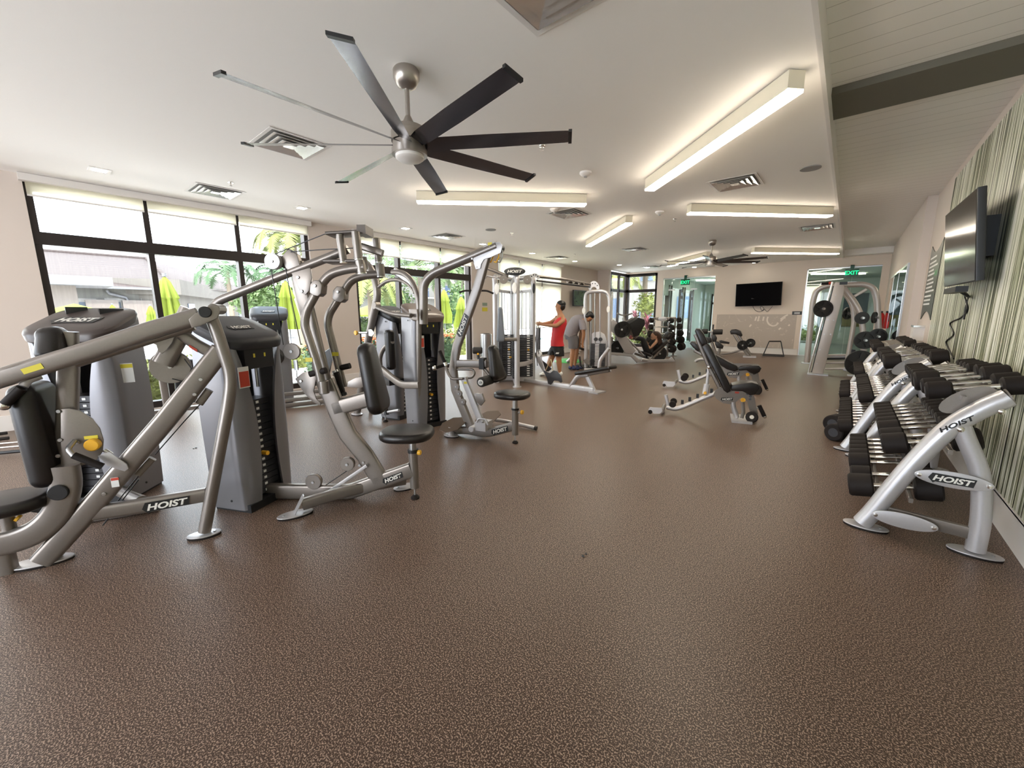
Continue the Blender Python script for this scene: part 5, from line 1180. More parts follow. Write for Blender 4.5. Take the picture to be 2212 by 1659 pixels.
def plate_thing(c, n, r, label, group, k=1, solid=False, sp=.04):
    n = V(n).normalized(); e = thing('weight_plate', label, 'weight plate', tuple(c), group)
    wplate(c, n, r, 'disc', e, not solid); G().cyl(c-n*.02, c+n*.022, .03, 16).build('hub_ring', M['steel'], e); return e

# ---------------------------------------------------------------- adjustable benches
def bench(pa, pb, dx, name, label, T):
    P = PL(pa, pb); e = thing('adjustable_bench', label, 'bench', tuple((P.a+P.b)/2), 'adjustable benches'); n, u = P.n, P.u
    q = lambda ps: [T(*p) for p in ps]
    intube(P, q([(1440, 879), (1458, 884), (1475, 879), (1553, 846)]), 10, 'spine_tube', M['silver2'], e, .1, rad=.034)
    for p in q([(1474, 868), (1490, 862), (1507, 855), (1537, 844)]): G().obox(P.at(*p), (u, n, UP), (.018, .02, .03)).build('angle_notch', M['black'], e)
    # rear stand
    c = P.at(*T(1432, 882)); G().tube([c-n*.20, c+n*.20], .03, 12).build('rear_bar', S_, e)
    for s in (-1, 1):
        o = G().extr([P.off(.2*s).at(*p) for p in q([(1401, 884), (1404, 879), (1414, 880), (1430, 881), (1431, 888), (1426, 893), (1412, 893), (1408, 888), (1402, 889)])], n*.02).build('rear_foot', M['silver2'], e)
        G().cyl(P.off(.2*s).at(*T(1405, 889))-n*.015, P.off(.2*s).at(*T(1405, 889))+n*.03, .03, 14).build('rubber_roller', M['rubber'], o)
    inbar(P, q([(1438, 853), (1444, 878)]), 7, .045, 'storage_post', M['silver2'], e)
    for s in (-1, 1): G().cyl(P.at(*T(1454, 870))+n*.10*s, P.at(*T(1454, 870))+n*.13*s, wpx(7, P.at(*T(1454, 870))), 16, bev=.008).build('end_roller', M['rubber'], e)
    # pan shaped side plates
    pan = q([(1541, 852), (1545, 843), (1553, 838), (1580, 837), (1612, 838), (1624, 846), (1630, 858), (1634, 880), (1638, 894), (1626, 902), (1619, 886), (1614, 868), (1606, 858), (1599, 860), (1590, 868), (1578, 873), (1562, 871), (1548, 862)])
    for s in (-1, 1):
        pl = G().extr([P.off(.05*s).at(*p) for p in pan], n*.008*s).build('side_plate', S_, e)
    c = P.off(.062).at(*T(1571, 862)); hoist(P, c, wpx(5, c), pl, u=(u+UP*.12).normalized(), fit=wpx(20, c))
    G().obox(P.off(.062).at(*T(1592, 848)), (u, n, UP), (.025, .001, .012)).build('red_label', M['red'], pl)
    for p in q([(1615, 850), (1620, 862), (1621, 856)]): G().cyl(P.off(.055).at(*p), P.off(.06).at(*p), .018, 12).build('pin_hole', M['black'], pl)
    o = G().lathe(P.off(.06).at(*T(1605, 864)), n, [(.012, 0), (.03, 0), (.03, .012), (.012, .012), (.012, 0)], 18).build('yellow_ring', M['yellow'], e)
    intube(P.off(.03), q([(1583, 868), (1584, 880), (1592, 902)]), 10, 'curved_leg', M['silver2'], e, .12, rad=.033)
    inbar(P.off(.07), q([(1604, 868), (1606, 890), (1602, 903)]), 7, .02, 'leg_strut', S_, e)
    c = P.at(*T(1600, 905)); G().obox(V((c.x, c.y, .014)), (u, n, UP), (.12, .22, .014)).build('front_foot', M['silver2'], e)
    for s in (.13, -.13):
        w_ = G().cyl(P.off(s).at(*T(1624, 901)), P.off(s+.03).at(*T(1624, 901)), wpx(12, P.at(*T(1624, 901))), 22, bev=.01).build('wheel', M['rubber'], e)
        G().cyl(P.off(s+.03).at(*T(1624, 901)), P.off(s+.034).at(*T(1624, 901)), .026, 14).build('hub_cap', M['chrome'], w_)
    h = G().tube([P.at(*T(1640, 876)), P.at(*T(1651, 899))], .026, 12).build('lift_grip', M['rubber'], e); G().ell(P.at(*T(1652, 900)), (.024, .024, .024)).build('grip_ball', M['chrome'], h)
    G().tube([P.at(*T(1640, 882)), P.at(*T(1628, 880))], .012, 8).build('grip_stem', M['steel'], e)
    return P, e, q
def slab(P, pts, wd, name, m, par, bev=.02):
    a = [p-P.n*wd/2 for p in P(*pts)]; return G().extr(a, P.n*wd, bev).build(name, m, par)
I_ = lambda x, y: (x, y)
Pb1, b1, q1_ = bench((1430, 891), (1612, 908), 0, 'b1', 'nearer adjustable bench with its backrest raised steeply', I_)
slab(Pb1, [(1516, 748), (1522, 742), (1530, 742), (1536, 750), (1577, 830), (1577, 842), (1570, 846), (1562, 840)], .27, 'back_pad', M['vinyl'], b1)
slab(Pb1, [(1501, 714), (1504, 709), (1512, 710), (1520, 720), (1529, 738), (1527, 743), (1516, 745), (1511, 738)], .26, 'head_pad', M['vinyl'], b1)
slab(Pb1, [(1577, 836), (1580, 829), (1600, 824), (1622, 823), (1636, 827), (1639, 836), (1630, 849), (1618, 851), (1610, 846), (1602, 842), (1580, 841)], .27, 'seat_pad', M['vinyl'], b1)
inbar(Pb1, [(1502, 722), (1532, 793), (1558, 845)], 8, .05, 'back_rail', S_, b1, .3)
inbar(Pb1, [(1531, 793), (1527, 832)], 6, .03, 'prop_strut', M['silver2'], b1); inbar(Pb1, [(1527, 830), (1523, 851)], 12, .045, 'prop_sleeve', M['silver2'], b1)
G().cyl(Pb1.off(.02).at(1523, 849), Pb1.off(.06).at(1523, 849), .022, 12, bev=.005).build('release_knob', M['yellow'], b1)
for p in ((1532, 793), (1557, 840)): G().lathe(Pb1.off(.03).at(*p), Pb1.n, [(.025, 0), (.025, .012), (.012, .02), (.001, .021)], 14).build('pivot_bolt', M['chrome'], b1)
k2_ = .90
T2 = lambda x, y: (1634+(x-1626)*k2_, 846+(y-905)*k2_)
Pb2, b2, _ = bench((1463, 836), (1621, 848), 0, 'b2', 'farther adjustable bench with its backrest reclined lower', T2)
slab(Pb2, [(1512, 752), (1518, 750), (1528, 756), (1592, 790), (1594, 798), (1586, 801), (1570, 796), (1520, 765)], .26, 'back_pad', M['vinyl'], b2)
slab(Pb2, [(1491, 741), (1494, 737), (1502, 738), (1513, 747), (1514, 756), (1508, 758), (1498, 750)], .25, 'head_pad', M['vinyl'], b2)
slab(Pb2, [(1594, 793), (1600, 789), (1622, 787), (1638, 788), (1644, 794), (1640, 802), (1630, 807), (1620, 804), (1612, 798), (1596, 799)], .26, 'seat_pad', M['vinyl'], b2)
inbar(Pb2, [(1500, 757), (1540, 778), (1580, 802)], 7, .05, 'back_rail', S_, b2, .3); inbar(Pb2, [(1540, 778), (1528, 812)], 7, .04, 'prop_strut', M['silver2'], b2)

# ---------------------------------------------------------------- leg press
PLg = PL((1372, 783), (1456, 781))
if PLg.n.dot(EYE-PLg.a) < 0: PLg = PL(PLg.b, PLg.a)
lp_ = thing('leg_press', 'white plate loaded leg press with a woman lying on it', 'gym machine', tuple(fl(1390, 782)))
def lpbar(o, pts, px, side, name, m, rr=.3): return inbar(PLg.off(o), pts, px, side, name, m, lp_, rr)
for o in (.28, -.28): plate(PLg.off(o), [(1317, 699), (1324, 690), (1330, 694), (1373, 758), (1365, 765), (1350, 762), (1331, 727), (1318, 712)], .05, 'side_rail_panel', M['silver2'], lp_, .006)
for o in (.2, -.2): intube(PLg.off(o), [(1326, 700), (1390, 768)], 4, 'guide_rail', M['steel'], lp_)
slab(PLg, [(1352, 699), (1372, 686), (1384, 690), (1385, 700), (1372, 724), (1362, 727)], .5, 'foot_carriage', M['black'], lp_, .01)
lpbar(0, [(1345, 700), (1370, 728)], 12, .42, 'sled', M['silver'])
intube(PLg.off(.1), [(1347, 682), (1349, 694)], 4, 'sled_stem', W6, lp_); intube(PLg.off(.0), [(1333, 677), (1343, 681), (1353, 681), (1366, 677)], 3, 'push_bar', M['steel'], lp_, .05)
intube(PLg.off(.2), [(1351, 695), (1372, 686), (1381, 681)], 3, 'push_bar', M['steel'], lp_, .05)
lpbar(.25, [(1310, 763), (1340, 765), (1366, 768)], 6, .06, 'base_tube', W6); lpbar(-.25, [(1310, 757), (1366, 762)], 6, .06, 'base_tube', W6)
lpbar(.25, [(1365, 767), (1378, 781)], 8, .06, 'front_strut', W6); lpbar(.0, [(1372, 764), (1400, 774)], 5, .1, 'seat_beam', M['silver'])
for o in (.25,): plate(PLg.off(o), [(1376, 776), (1445, 776), (1451, 771), (1458, 781), (1376, 783)], .06, 'floor_beam', W6, lp_, .004)
plate(PLg.off(-.3), [(1376, 776), (1445, 776), (1451, 771), (1458, 781), (1376, 783)], .06, 'floor_beam', W6, lp_, .004)
intube(PLg.off(.3), [(1386, 777), (1398, 778)], 6, 'pivot_barrel', W6, lp_)
ba, bb_ = PLg.at(1403, 765), PLg.at(1437, 736); pad((ba+bb_)/2, PLg.n*-1, (bb_-ba).normalized(), rrect(.19, (bb_-ba).length/2, .06), .10, 'back_pad', M['vinyl'], lp_)
ba, bb_ = PLg.at(1437, 732), PLg.at(1447, 718); pad((ba+bb_)/2, PLg.n*-1, (bb_-ba).normalized(), rrect(.15, (bb_-ba).length/2, .05), .13, 'head_pad', M['vinyl'], lp_)
lpbar(.05, [(1408, 776), (1446, 733)], 5, .07, 'back_frame', M['silver']); lpbar(.1, [(1396, 764), (1398, 779)], 4, .03, 'seat_lock_lever', M['black'])
ba, bb_ = PLg.at(1384, 760), PLg.at(1402, 768); pad((ba+bb_)/2, PLg.n*-1, (bb_-ba).normalized(), rrect(.2, (bb_-ba).length/2, .05), .08, 'seat_pad', M['vinyl'], lp_)
for i, (x, y, o, r, lab) in enumerate(((1343, 712, .40, .225, 'plate with grip holes on the near peg of the leg press'), (1346, 711, .34, .225, 'plate directly behind the near peg plate of the leg press'), (1373, 707, -.40, .225, 'plate on the far peg of the leg press, beyond the carriage'))):
    plate_thing(PLg.off(o).at(x, y), PLg.n, r, 'black iron '+lab, 'plates loaded on the leg press')
G().cyl(PLg.off(.2).at(1344, 711), PLg.off(.5).at(1343, 712), .024, 12).build('loading_peg', M['steel'], lp_); G().cyl(PLg.off(-.2).at(1366, 708), PLg.off(-.5).at(1374, 706), .024, 12).build('loading_peg', M['steel'], lp_)
for i, (x, y, o, lab) in enumerate(((1425, 764, .0, 'stored low behind the leg press backrest'), (1319, 751, -.5, 'stored at the foot end of the leg press, left one'), (1334, 752, -.2, 'stored at the foot end of the leg press, right one'))):
    c = PLg.off(o).at(x, y); c.z = max(c.z, .23); plate_thing(c, PLg.n if i else PLg.n, .225, 'black iron plate '+lab, 'plates stored on the leg press', solid=True)
intube(PLg.off(-.45), [(1321, 728), (1323, 765)], 6, 'storage_post', M['silver'], lp_)
G().bar([PLg.off(-.45).at(1318, 751), PLg.off(-.1).at(1336, 752)], UP, .03, .03).build('storage_peg', M['steel'], lp_)
G().bar([PLg.off(.0).at(1416, 768), PLg.off(.0).at(1427, 765)], UP, .03, .03).build('storage_peg', M['steel'], lp_)

# ---------------------------------------------------------------- fixed barbell rack
PR8 = FC(1440, 770); c8 = fl(1440, 767)
r8 = thing('barbell_rack', 'silver barbell rack with oval badge beside the glass doors', 'rack', tuple(c8)); D8 = -.35
for x0, yt, yb_, o in ((1414, 686, 768, 0), (1431, 686, 768, D8), (1446, 686, 768, .15), (1459, 686, 765, D8)):
    PP = PR8.off(o); t = PP.at(x0, yt); G().bar([V((t.x, t.y, 0)), t], PR8.n, .08, .06, .3).build('post', M['silver'], r8)
    G().obox(V((t.x, t.y, .015)), (PR8.u, PR8.n, UP), (.12, .2, .015)).build('foot', S_, r8)
inbar(PR8, [(1412, 688), (1448, 688)], 5, .06, 'top_bar', M['silver'], r8); o = PR8.off(.05).at(1431, 689); G().extr(ellipse(o, PR8.u, UP, wpx(9, o), wpx(5, o), 24), PR8.n*.02, .003).build('badge', W6, r8)
inbar(PR8.off(D8), [(1431, 688), (1460, 687)], 5, .06, 'top_bar', M['silver'], r8); inbar(PR8, [(1424, 757), (1458, 760)], 5, .06, 'lower_bar', S_, r8)
def headed(a, b, r, hl, label, cat, group, name, m=None):
    u = (b-a).normalized(); e = thing(name, label, cat, tuple((a+b)/2), group)
    for p, s in ((a, 1), (b, -1)): G().cyl(p-u*hl/2, p+u*hl/2, r, 18, bev=.012).build('head', m or M['rubber'], e)
    G().cyl(a+u*hl/2, b-u*hl/2, .016, 10).build('bar', M['chrome'], e); return e
ords = ['top', 'second', 'third', 'fourth', 'lowest']
for i in range(5):
    a, b = PR8.off(.12).at(1408-2*i, 692+14.5*i), PR8.off(-.2).at(1446+i, 691+15*i)
    headed(a, b, .085+.012*i, .10+.01*i, 'black headed fixed barbell on the %s pegs, longer left column of the rack' % ords[i], 'barbell', 'fixed barbells, left column', 'fixed_barbell')
    a, b = PR8.off(.25).at(1450+i*.5, 693+15*i), PR8.off(-.1).at(1467+i*1.2, 691+14.3*i)
    headed(a, b, .085+.012*i, .10+.01*i, 'black headed fixed barbell on the %s pegs, short looking right column of the rack' % ords[i], 'barbell', 'fixed barbells, right column', 'fixed_barbell')
    for x, o_ in ((1414, 0.05), (1446, .2)): G().obox(PR8.off(o_).at(x, 695+14.5*i), (PR8.u, PR8.n, UP), (.03, .08, .015)).build('saddle', M['steel'], r8)

# ---------------------------------------------------------------- abdominal bench, curl machine, plyo box
PA = FC(1540, 772); ab = thing('roller_crunch_machine', 'bench machine with foam rollers on top behind the raised bench', 'gym machine', tuple(fl(1540, 772)))
cA = PA.at(1534, 716); 
for a, b in (((1516, 716), (1529, 716)), ((1540, 717), (1561, 717))): G().cyl(PA.at(*a), PA.at(*b), wpx(5.5, cA), 16, bev=.015).build('foam_roller', M['foam'], ab)
intube(PA, [(1528, 717), (1542, 717)], 4, 'roller_axle', M['steel'], ab); inbar(PA, [(1541, 701), (1540, 712)], 3, .04, 'top_post', M['black'], ab); inbar(PA, [(1539, 718), (1536, 735), (1546, 765)], 6, .06, 'upright', S_, ab)
slab(PA, [(1537, 724), (1545, 722), (1549, 730), (1547, 738), (1540, 738)], .3, 'knee_pad', M['vinyl'], ab); slab(PA, [(1543, 737), (1552, 738), (1563, 747), (1561, 753), (1548, 751)], .35, 'seat_pad', M['vinyl'], ab)
slab(PA.off(.1), [(1553, 736), (1558, 735), (1576, 739), (1575, 743), (1556, 741)], .12, 'arm_pad', M['vinyl'], ab); slab(PA, [(1524, 728), (1536, 730), (1538, 738), (1530, 742)], .25, 'shin_pad', M['vinyl'], ab)
inbar(PA, [(1555, 752), (1552, 767)], 5, .05, 'seat_leg', S_, ab); inbar(PA, [(1540, 766), (1560, 768)], 4, .06, 'base', S_, ab); G().obox(fl(1548, 768, .015), (PA.u, PA.n, UP), (.15, .25, .015)).build('foot', S_, ab)
PC_ = FC(1512, 782); intube(PC_, [(1502, 782), (1505, 778), (1512, 776), (1545, 776)], 6, 'front_skid', W6, ab, .06)
PU = FC(1618, 771); cu = thing('plate_loaded_curl_machine', 'tilted plate loaded machine with rounded pad before the far wall', 'gym machine', tuple(fl(1618, 771)))
slab(PU, [(1577, 716), (1580, 712), (1590, 711), (1600, 715), (1604, 724), (1602, 727), (1590, 722), (1583, 722), (1579, 722)], .35, 'pad', M['vinyl'], cu, .03)
for o in (.14, -.14): inbar(PU.off(o), [(1584, 720), (1605, 754), (1618, 769)], 5, .05, 'tilted_rail', S_, cu)
inbar(PU, [(1594, 722), (1606, 742), (1622, 768)], 5, .05, 'centre_rail', S_, cu); inbar(PU, [(1557, 765), (1580, 762), (1604, 755)], 4, .06, 'long_base', S_, cu)
G().obox(fl(1619, 770, .02), (PU.u, PU.n, UP), (wpx(12, fl(1619, 770)), .2, .02)).build('foot', W6, cu)
for i, (x, y, o) in enumerate(((1604, 746, .25), (1621, 741, -.3))): plate_thing(PU.off(o).at(x, y), (PU.n+PU.u*.3).normalized(), .165 if i == 0 else .15, 'small spoked plate on the %s arm of the tilted machine' % ('left' if i == 0 else 'right'), 'plates on the tilted machine'); G().cyl(PU.off(o).at(x, y)+(PU.n*.05 if i == 0 else -PU.n*-.0), PU.at(1611, 748), .02, 10).build('loading_peg', M['steel'], cu)
PX_ = FC(1671, 770); px_ = thing('plyo_box', 'open black steel plyometric stand in front of the far wall', 'plyo box', tuple(fl(1671, 770)))
d8 = .45
for o in (0, -d8):
    PP = PX_.off(o); s = dep(PX_.o)/dep(PP.o)
    A = PX_.at(1648, 770); B = PX_.at(1693, 770); C1 = PX_.at(1661, 739); D1 = PX_.at(1687, 739); sh = PX_.n*o; z0 = .02
    A.z = B.z = z0; k = .06 if o else 0
    if o: mid = (C1+D1)/2
    A, B, C1, D1 = A+sh+PX_.u*0, B+sh, C1+sh*.6-PX_.n*.05, D1+sh*.6-PX_.n*.05
    G().bar([A, C1], PX_.n, .03, .03, .2).build('leg', M['black'], px_); G().bar([B, D1], PX_.n, .03, .03, .2).build('leg', M['black'], px_); G().bar([A, B], PX_.n, .03, .03, .2).build('floor_bar', M['black'], px_)
    if not o: keep = (A, B, C1, D1)
for a, b in ((keep[0], A), (keep[1], B)): G().bar([a, b], UP, .03, .03, .2).build('floor_bar', M['black'], px_)
G().extr([keep[2], keep[3], D1, C1], UP*.03).build('top_platform', M['rubber'], px_)

# ---------------------------------------------------------------- smith machine
PS = FC(1767, 808); sm = thing('smith_machine', 'beige smith machine with slanted rail and arched frame before the right glass front', 'gym machine', tuple(fl(1800, 800))); SM = mat('warm_silver_coat', (.50, .45, .41), .4, .4)
Pf = PS.off(-.9)
plate(PS, [(1803, 612), (1806, 609), (1819, 611), (1824, 618), (1822, 635), (1778, 808), (1753, 808)], .09, 'slanted_upright', SM, sm, .01)
bolts(PS, [(1805, 638), (1789, 691), (1801, 692), (1780, 722), (1794, 722), (1771, 755), (1765, 785)], .045, sm, .014)
intube(PS.off(.05), [(1798, 609), (1746, 806)], 4, 'guide_rod', M['chrome'], sm); inbar(PS.off(.0), [(1801, 618), (1754, 804)], 3, .03, 'slotted_strip', M['black'], sm)
intube(PS.off(-1.1), [(1806, 620), (1775, 780)], 4, 'guide_rod', M['chrome'], sm)
G().obox(PS.at(1822, 612), (PS.u, PS.n, UP), (.07, .05, .03)).build('end_block', M['black'], sm)
intube(Pf, [(1743, 783), (1751, 700), (1756, 650), (1764, 626), (1785, 617), (1868, 614), (1887, 622), (1894, 645), (1897, 700), (1901, 768)], 12, 'arched_frame', SM, sm, .3)
intube(PS.off(-.3), [(1822, 622), (1848, 655), (1860, 680), (1865, 720), (1866, 768)], 11, 'curved_brace', SM, sm, .3); intube(PS.off(-.5), [(1823, 632), (1840, 655), (1846, 690), (1830, 782)], 9, 'curved_brace', SM, sm, .3)
inbar(PS.off(-.5), [(1846, 640), (1872, 625)], 6, .05, 'top_brace', SM, sm)
for i, (y, o) in enumerate(((768, -.9), (775, -.7), (784, -.5), (797, -.15))): inbar(PS.off(o), [(1782, y), (1832, y-1)], 4.5, .06, 'cross_rail', SM if i != 1 else M['black'], sm)
inbar(PS.off(-.15), [(1822, 797), (1838, 800), (1846, 806)], 8, .06, 'foot_arm', W6, sm); G().obox(fl(1846, 811, .012), (PS.u, PS.n, UP), (.13, .09, .012)).build('foot', W6, sm)
G().obox(fl(1766, 808, .012), (PS.u, PS.n, UP), (.2, .12, .012)).build('foot', M['steel'], sm); G().obox(fl(1742, 784, .012), (PS.u, PS.n, UP), (.12, .1, .012)).build('foot', M['steel'], sm)
G().bar([PS.off(-.15).at(1846, 795), PS.off(-.15).at(1846, 811)], PS.n, .05, .05).build('foot_stem', W6, sm)
G().bar([PS.off(-.5).at(1843, 755), PS.off(-.5).at(1838, 770)], PS.n, .05, .1).build('black_stop', M['black'], sm)
h_ = G().cyl(PS.at(1774, 613), PS.at(1790, 612), .03, 12).build('bar_grip', M['rubber'], sm); G().cyl(PS.at(1790, 612), PS.at(1797, 611), .035, 12).build('red_collar', M['red'], h_)
pn = (PS.n+PS.u*.35).normalized()
def peg(a, n_): G().cyl(a-n_*.12, a+n_*.08, .025, 12).build('loading_peg', M['steel'], sm)
for i, (x, y, o, r, n_, sol, lab) in enumerate(((1778, 667, .12, 18, pn, 0, 'tilted on the sliding bar at the left of the smith machine'), (1862, 687, -.2, 13, pn, 1, 'solid small one on the upper peg of the smith machine'),
        (1889, 686, -.75, 12, (PS.n+PS.u*2.2).normalized(), 1, 'seen edge on at the rear frame of the smith machine'), (1868, 735, -.2, 19, pn, 0, 'left of the overlapping pair on the smith machine'), (1896, 727, -.75, 17, pn, 0, 'right of the overlapping pair on the smith machine'),
        (1831, 677, -.9, 13, (PS.n+PS.u*1.2).normalized(), 0, 'behind the slanted upright of the smith machine'), (1857, 784, -.05, 27, pn, 0, 'largest one, on the lowest peg of the smith machine'))):
    c = PS.off(o).at(x, y); plate_thing(c, n_, wpx(r, c), 'black plate '+lab, 'smith machine plates', solid=bool(sol)); peg(c, n_)

# ---------------------------------------------------------------- dumbbell racks
def rack(y0, y1, sx, label, first):
    e = thing('dumbbell_rack', label, 'rack', (.45+sx, (y0+y1)/2, 0))
    ft = [(.22, .03), (.27, .14), (.34, .32), (.44, .56), (.55, .77), (.66, .90), (.745, .975)]; rt = [(.74, .03), (.735, .25), (.70, .5), (.62, .70), (.58, .80)]
    for i, y in enumerate((y0, y1)):
        f = G().tube(spl([V((a+sx, y, z)) for a, z in ft], 4), .052, 20).build('front_tube', W6, e)
        G().cyl((.745+sx, y, .975), (.752+sx, y, .979), .05, 20).build('end_cap', M['silver'], f)
        G().tube(spl([V((a+sx, y, z)) for a, z in rt], 4), .045, 18).build('rear_tube', W6, e)
        G().bar([V((.3+sx, y, .15)), V((.73+sx, y, .13))], Y, .03, .075, .2).build('bottom_link', S_, e)
        for c, a, b in (((.41+sx, y-.062, .135), .155, .05), ((.585+sx, y-.062, .46), .165, .05)):
            o = G().extr(ellipse(V(c), X, UP, a, b, 36), V((0, -.008, 0)), .002).build('oval_plate', W6, e)
            for s in (-1, 1): G().lathe(V(c)+X*a*.87*s-Y*.008, -Y, [(.012, 0), (.012, .005), (.001, .007)], 12).build('plate_bolt', M['chrome'], o)
            if b == .05 and a > .16: hoist(None, V(c)-Y*.010, .036, o, u=X, w_=UP, fit=.17)
        for a, z in ((.74, .93), (.60, .80)): G().lathe(V((a-.02+sx, y-.048, z-.03)), -Y, [(.016, 0), (.016, .012), (.008, .018), (.001, .019)], 12).build('tube_bolt', M['chrome'], e)
        if i == 0: 
            o = G().extr(ellipse(V((.60+sx, y+.06, .93)), V((.8, 0, .6)), V((-.6, 0, .8)), .13, .06, 24), Y*.008).build('side_badge', S_, e)
            word('tube_lettering', 'HOIST', M['logo_k'], f, V((.56+sx, y-.053, .80)), V((.77, 0, .63)), V((-.63, 0, .77)), .028, .003, slant=.2, bold=.03, fit=.17)
        for c in ((.24+sx, y), (.74+sx, y)): footplate(V((c[0], c[1], 0)), X, .12, .065, e, m=W6)
    for zt, xt, tl in TIERS:
        for s in (-.075, .075):
            c = V((xt+sx+s, 0, zt-.03+s*tl)); G().bar([V((c.x, y0, c.z)), V((c.x, y1, c.z))], UP, .03, .022, .2).build('shelf_rail', S_, e)
        for y in (y0+.35, (y0+y1)/2, y1-.35): G().tube([V((xt+sx-.075, y, zt-.04-.075*tl)), V((xt+sx+.075, y, zt-.04+.075*tl))], .014, 8).build('shelf_tie', S_, e)
    return e
TIERS = [(.27, .36, .2), (.62, .49, .28), (.99, .655, .2)]
rack(3.5, 5.25, 0, 'nearest silver dumbbell rack with curved end tubes and oval plates', True)
rack(5.45, 7.35, -.1, 'second dumbbell rack, continuing the line away from the camera', False)
rack(7.6, 9.3, -.12, 'third dumbbell rack at the far end of the line', False)
dproto = {}
def dumbbell(x, y, z, r, tl, label, group, rz=0):
    key = round(r, 3)
    if key not in dproto:
        e = thing('dumbbell', label, 'dumbbell', (0, 0, 0), group); hl = .085+r*.65; L = .10+hl*.5+.0
        for s in (-1, 1):
            h = G().cyl((s*(L-hl/2), 0, 0), (s*(L+hl/2), 0, 0), r, 26, bev=.011).build('head', M['rubber'], e)
            G().cyl((s*(L+hl/2-.001), 0, 0), (s*(L+hl/2+.002), 0, 0), r*.5, 20).build('end_inlay', M['cap'], h)
        G().tube([(-.075, 0, 0), (-.03, 0, 0), (0, 0, 0), (.03, 0, 0), (.075, 0, 0)], [.013, .016, .018, .016, .013], 12).build('handle', M['chrome'], e)
        for s in (-1, 1): G().cyl((s*.06, 0, 0), (s*(L-hl/2), 0, 0), .017, 12).build('collar', M['chrome'], e)
        dproto[key] = e; e.location = (x, y, z); e.rotation_euler = (0, -tl, rz); return e
    return copy_tree(dproto[key], (x, y, z), (0, -tl, rz), label, group)
NUM = ['nearest', 'second', 'third', 'fourth', 'fifth', 'sixth', 'seventh', 'eighth', 'ninth', 'tenth', 'eleventh', 'twelfth']
def row(ti, ys, rs, sx, which, tier):
    zt, xt, tl = TIERS[ti]
    for i, y in enumerate(ys):
        r = rs[i % len(rs)]; rel = .0
        dumbbell(xt+sx, y, zt-.018+.018+r*0+.0, r, math.atan(tl), 'black rubber dumbbell, %s from the camera on the %s shelf of the %s rack' % (NUM[i], tier, which), '%s shelf of the %s rack' % (tier, which))
row(2, [3.72, 3.93, 4.2, 4.38, 4.66, 4.78, 4.9, 5.04], [.056, .054, .072, .07, .05, .048, .046, .045], 0, 'nearest', 'top')
row(1, [3.68, 3.86, 4.12, 4.28, 4.43, 4.58, 4.73, 4.88, 5.03], [.07, .068, .068, .066, .064, .062, .06, .058, .056], 0, 'nearest', 'middle')
row(0, [3.68, 3.94, 4.26, 4.42, 4.57, 4.72, 4.87, 5.02], [.08, .062, .075, .07, .068, .066, .064, .062], 0, 'nearest', 'bottom')
row(2, [5.62, 5.78, 5.94, 6.22, 6.38, 6.55, 6.78, 6.96, 7.12], [.07, .068, .062, .06, .058, .056, .06, .058, .056], -.1, 'second', 'top')
row(1, [5.6+.17*i for i in range(10)], [.066, .064, .06, .058], -.1, 'second', 'middle')
row(0, [5.6+.17*i for i in range(10)], [.07, .066, .064, .06], -.1, 'second', 'bottom')
row(2, [7.8+.2*i for i in range(7)], [.06, .056], -.12, 'third', 'top')
row(1, [7.8+.2*i for i in range(7)], [.06, .056], -.12, 'third', 'middle')
row(0, [7.8+.2*i for i in range(7)], [.066, .06], -.12, 'third', 'bottom')
dumbbell(.07, 6.45, .105, .105, 0, 'large round headed dumbbell on the floor beside the racks, farther one', 'dumbbells on the floor', math.radians(70))
dumbbell(.12, 5.98, .1, .1, 0, 'large round headed dumbbell on the floor beside the racks, nearer one', 'dumbbells on the floor', math.radians(62))

# ---------------------------------------------------------------- right wall
tv = thing('wall_television', 'large black wall television on the striped wall above the dumbbells', 'television', (.9, 5.9, 2.1))
ta_, tb_ = V((.70, 6.62, 2.50)), V((.70, 5.14, 2.46)); tc_, td_ = V((.785, 5.14, 1.71)), V((.785, 6.62, 1.73)); nn = (tb_-ta_).cross(td_-ta_).normalized(); nn = nn if nn.x < 0 else -nn
G().extr([ta_, tb_, tc_, td_], -nn*.055, .008).build('casing', M['black'], tv); k = .012
cc = (ta_+tc_)/2; G().extr([p.lerp(cc, .02)+nn*.001 for p in (ta_, tb_, tc_, td_)], nn*.001).build('screen', M['tv'], tv)
G().box((.78, 5.6, 1.95), (.95, 6.15, 2.3)).build('wall_bracket', M['black'], tv)
sb = G().obox(V((.76, 5.75, 1.66)), (Y, X, UP), (.30, .04, .025)).build('sensor_bar', M['black'], tv)
cb_ = [at(x, y, 0, XR-.02) for x, y in ((2086, 612), (2084, 640), (2090, 668), (2076, 686), (2058, 694), (2052, 702), (2060, 722), (2044, 738), (2050, 756), (2060, 775))]
tag(G().tube(spl([V((.78, 5.95, 1.68)), V((.9, 6.05, 1.6))]+cb_[1:], 5), .008, 6).build('power_cord', M['black']), 'black power cord hanging down the striped wall below the television', 'cord')
c2 = [at(x, y, 0, XR-.02) for x, y in ((2092, 640), (2086, 665), (2082, 690))]; tag(G().tube(spl([V((.78, 5.8, 1.68))]+c2, 5), .01, 6).build('signal_cable', M['black']), 'short black cable bundle under the wall television', 'cord')
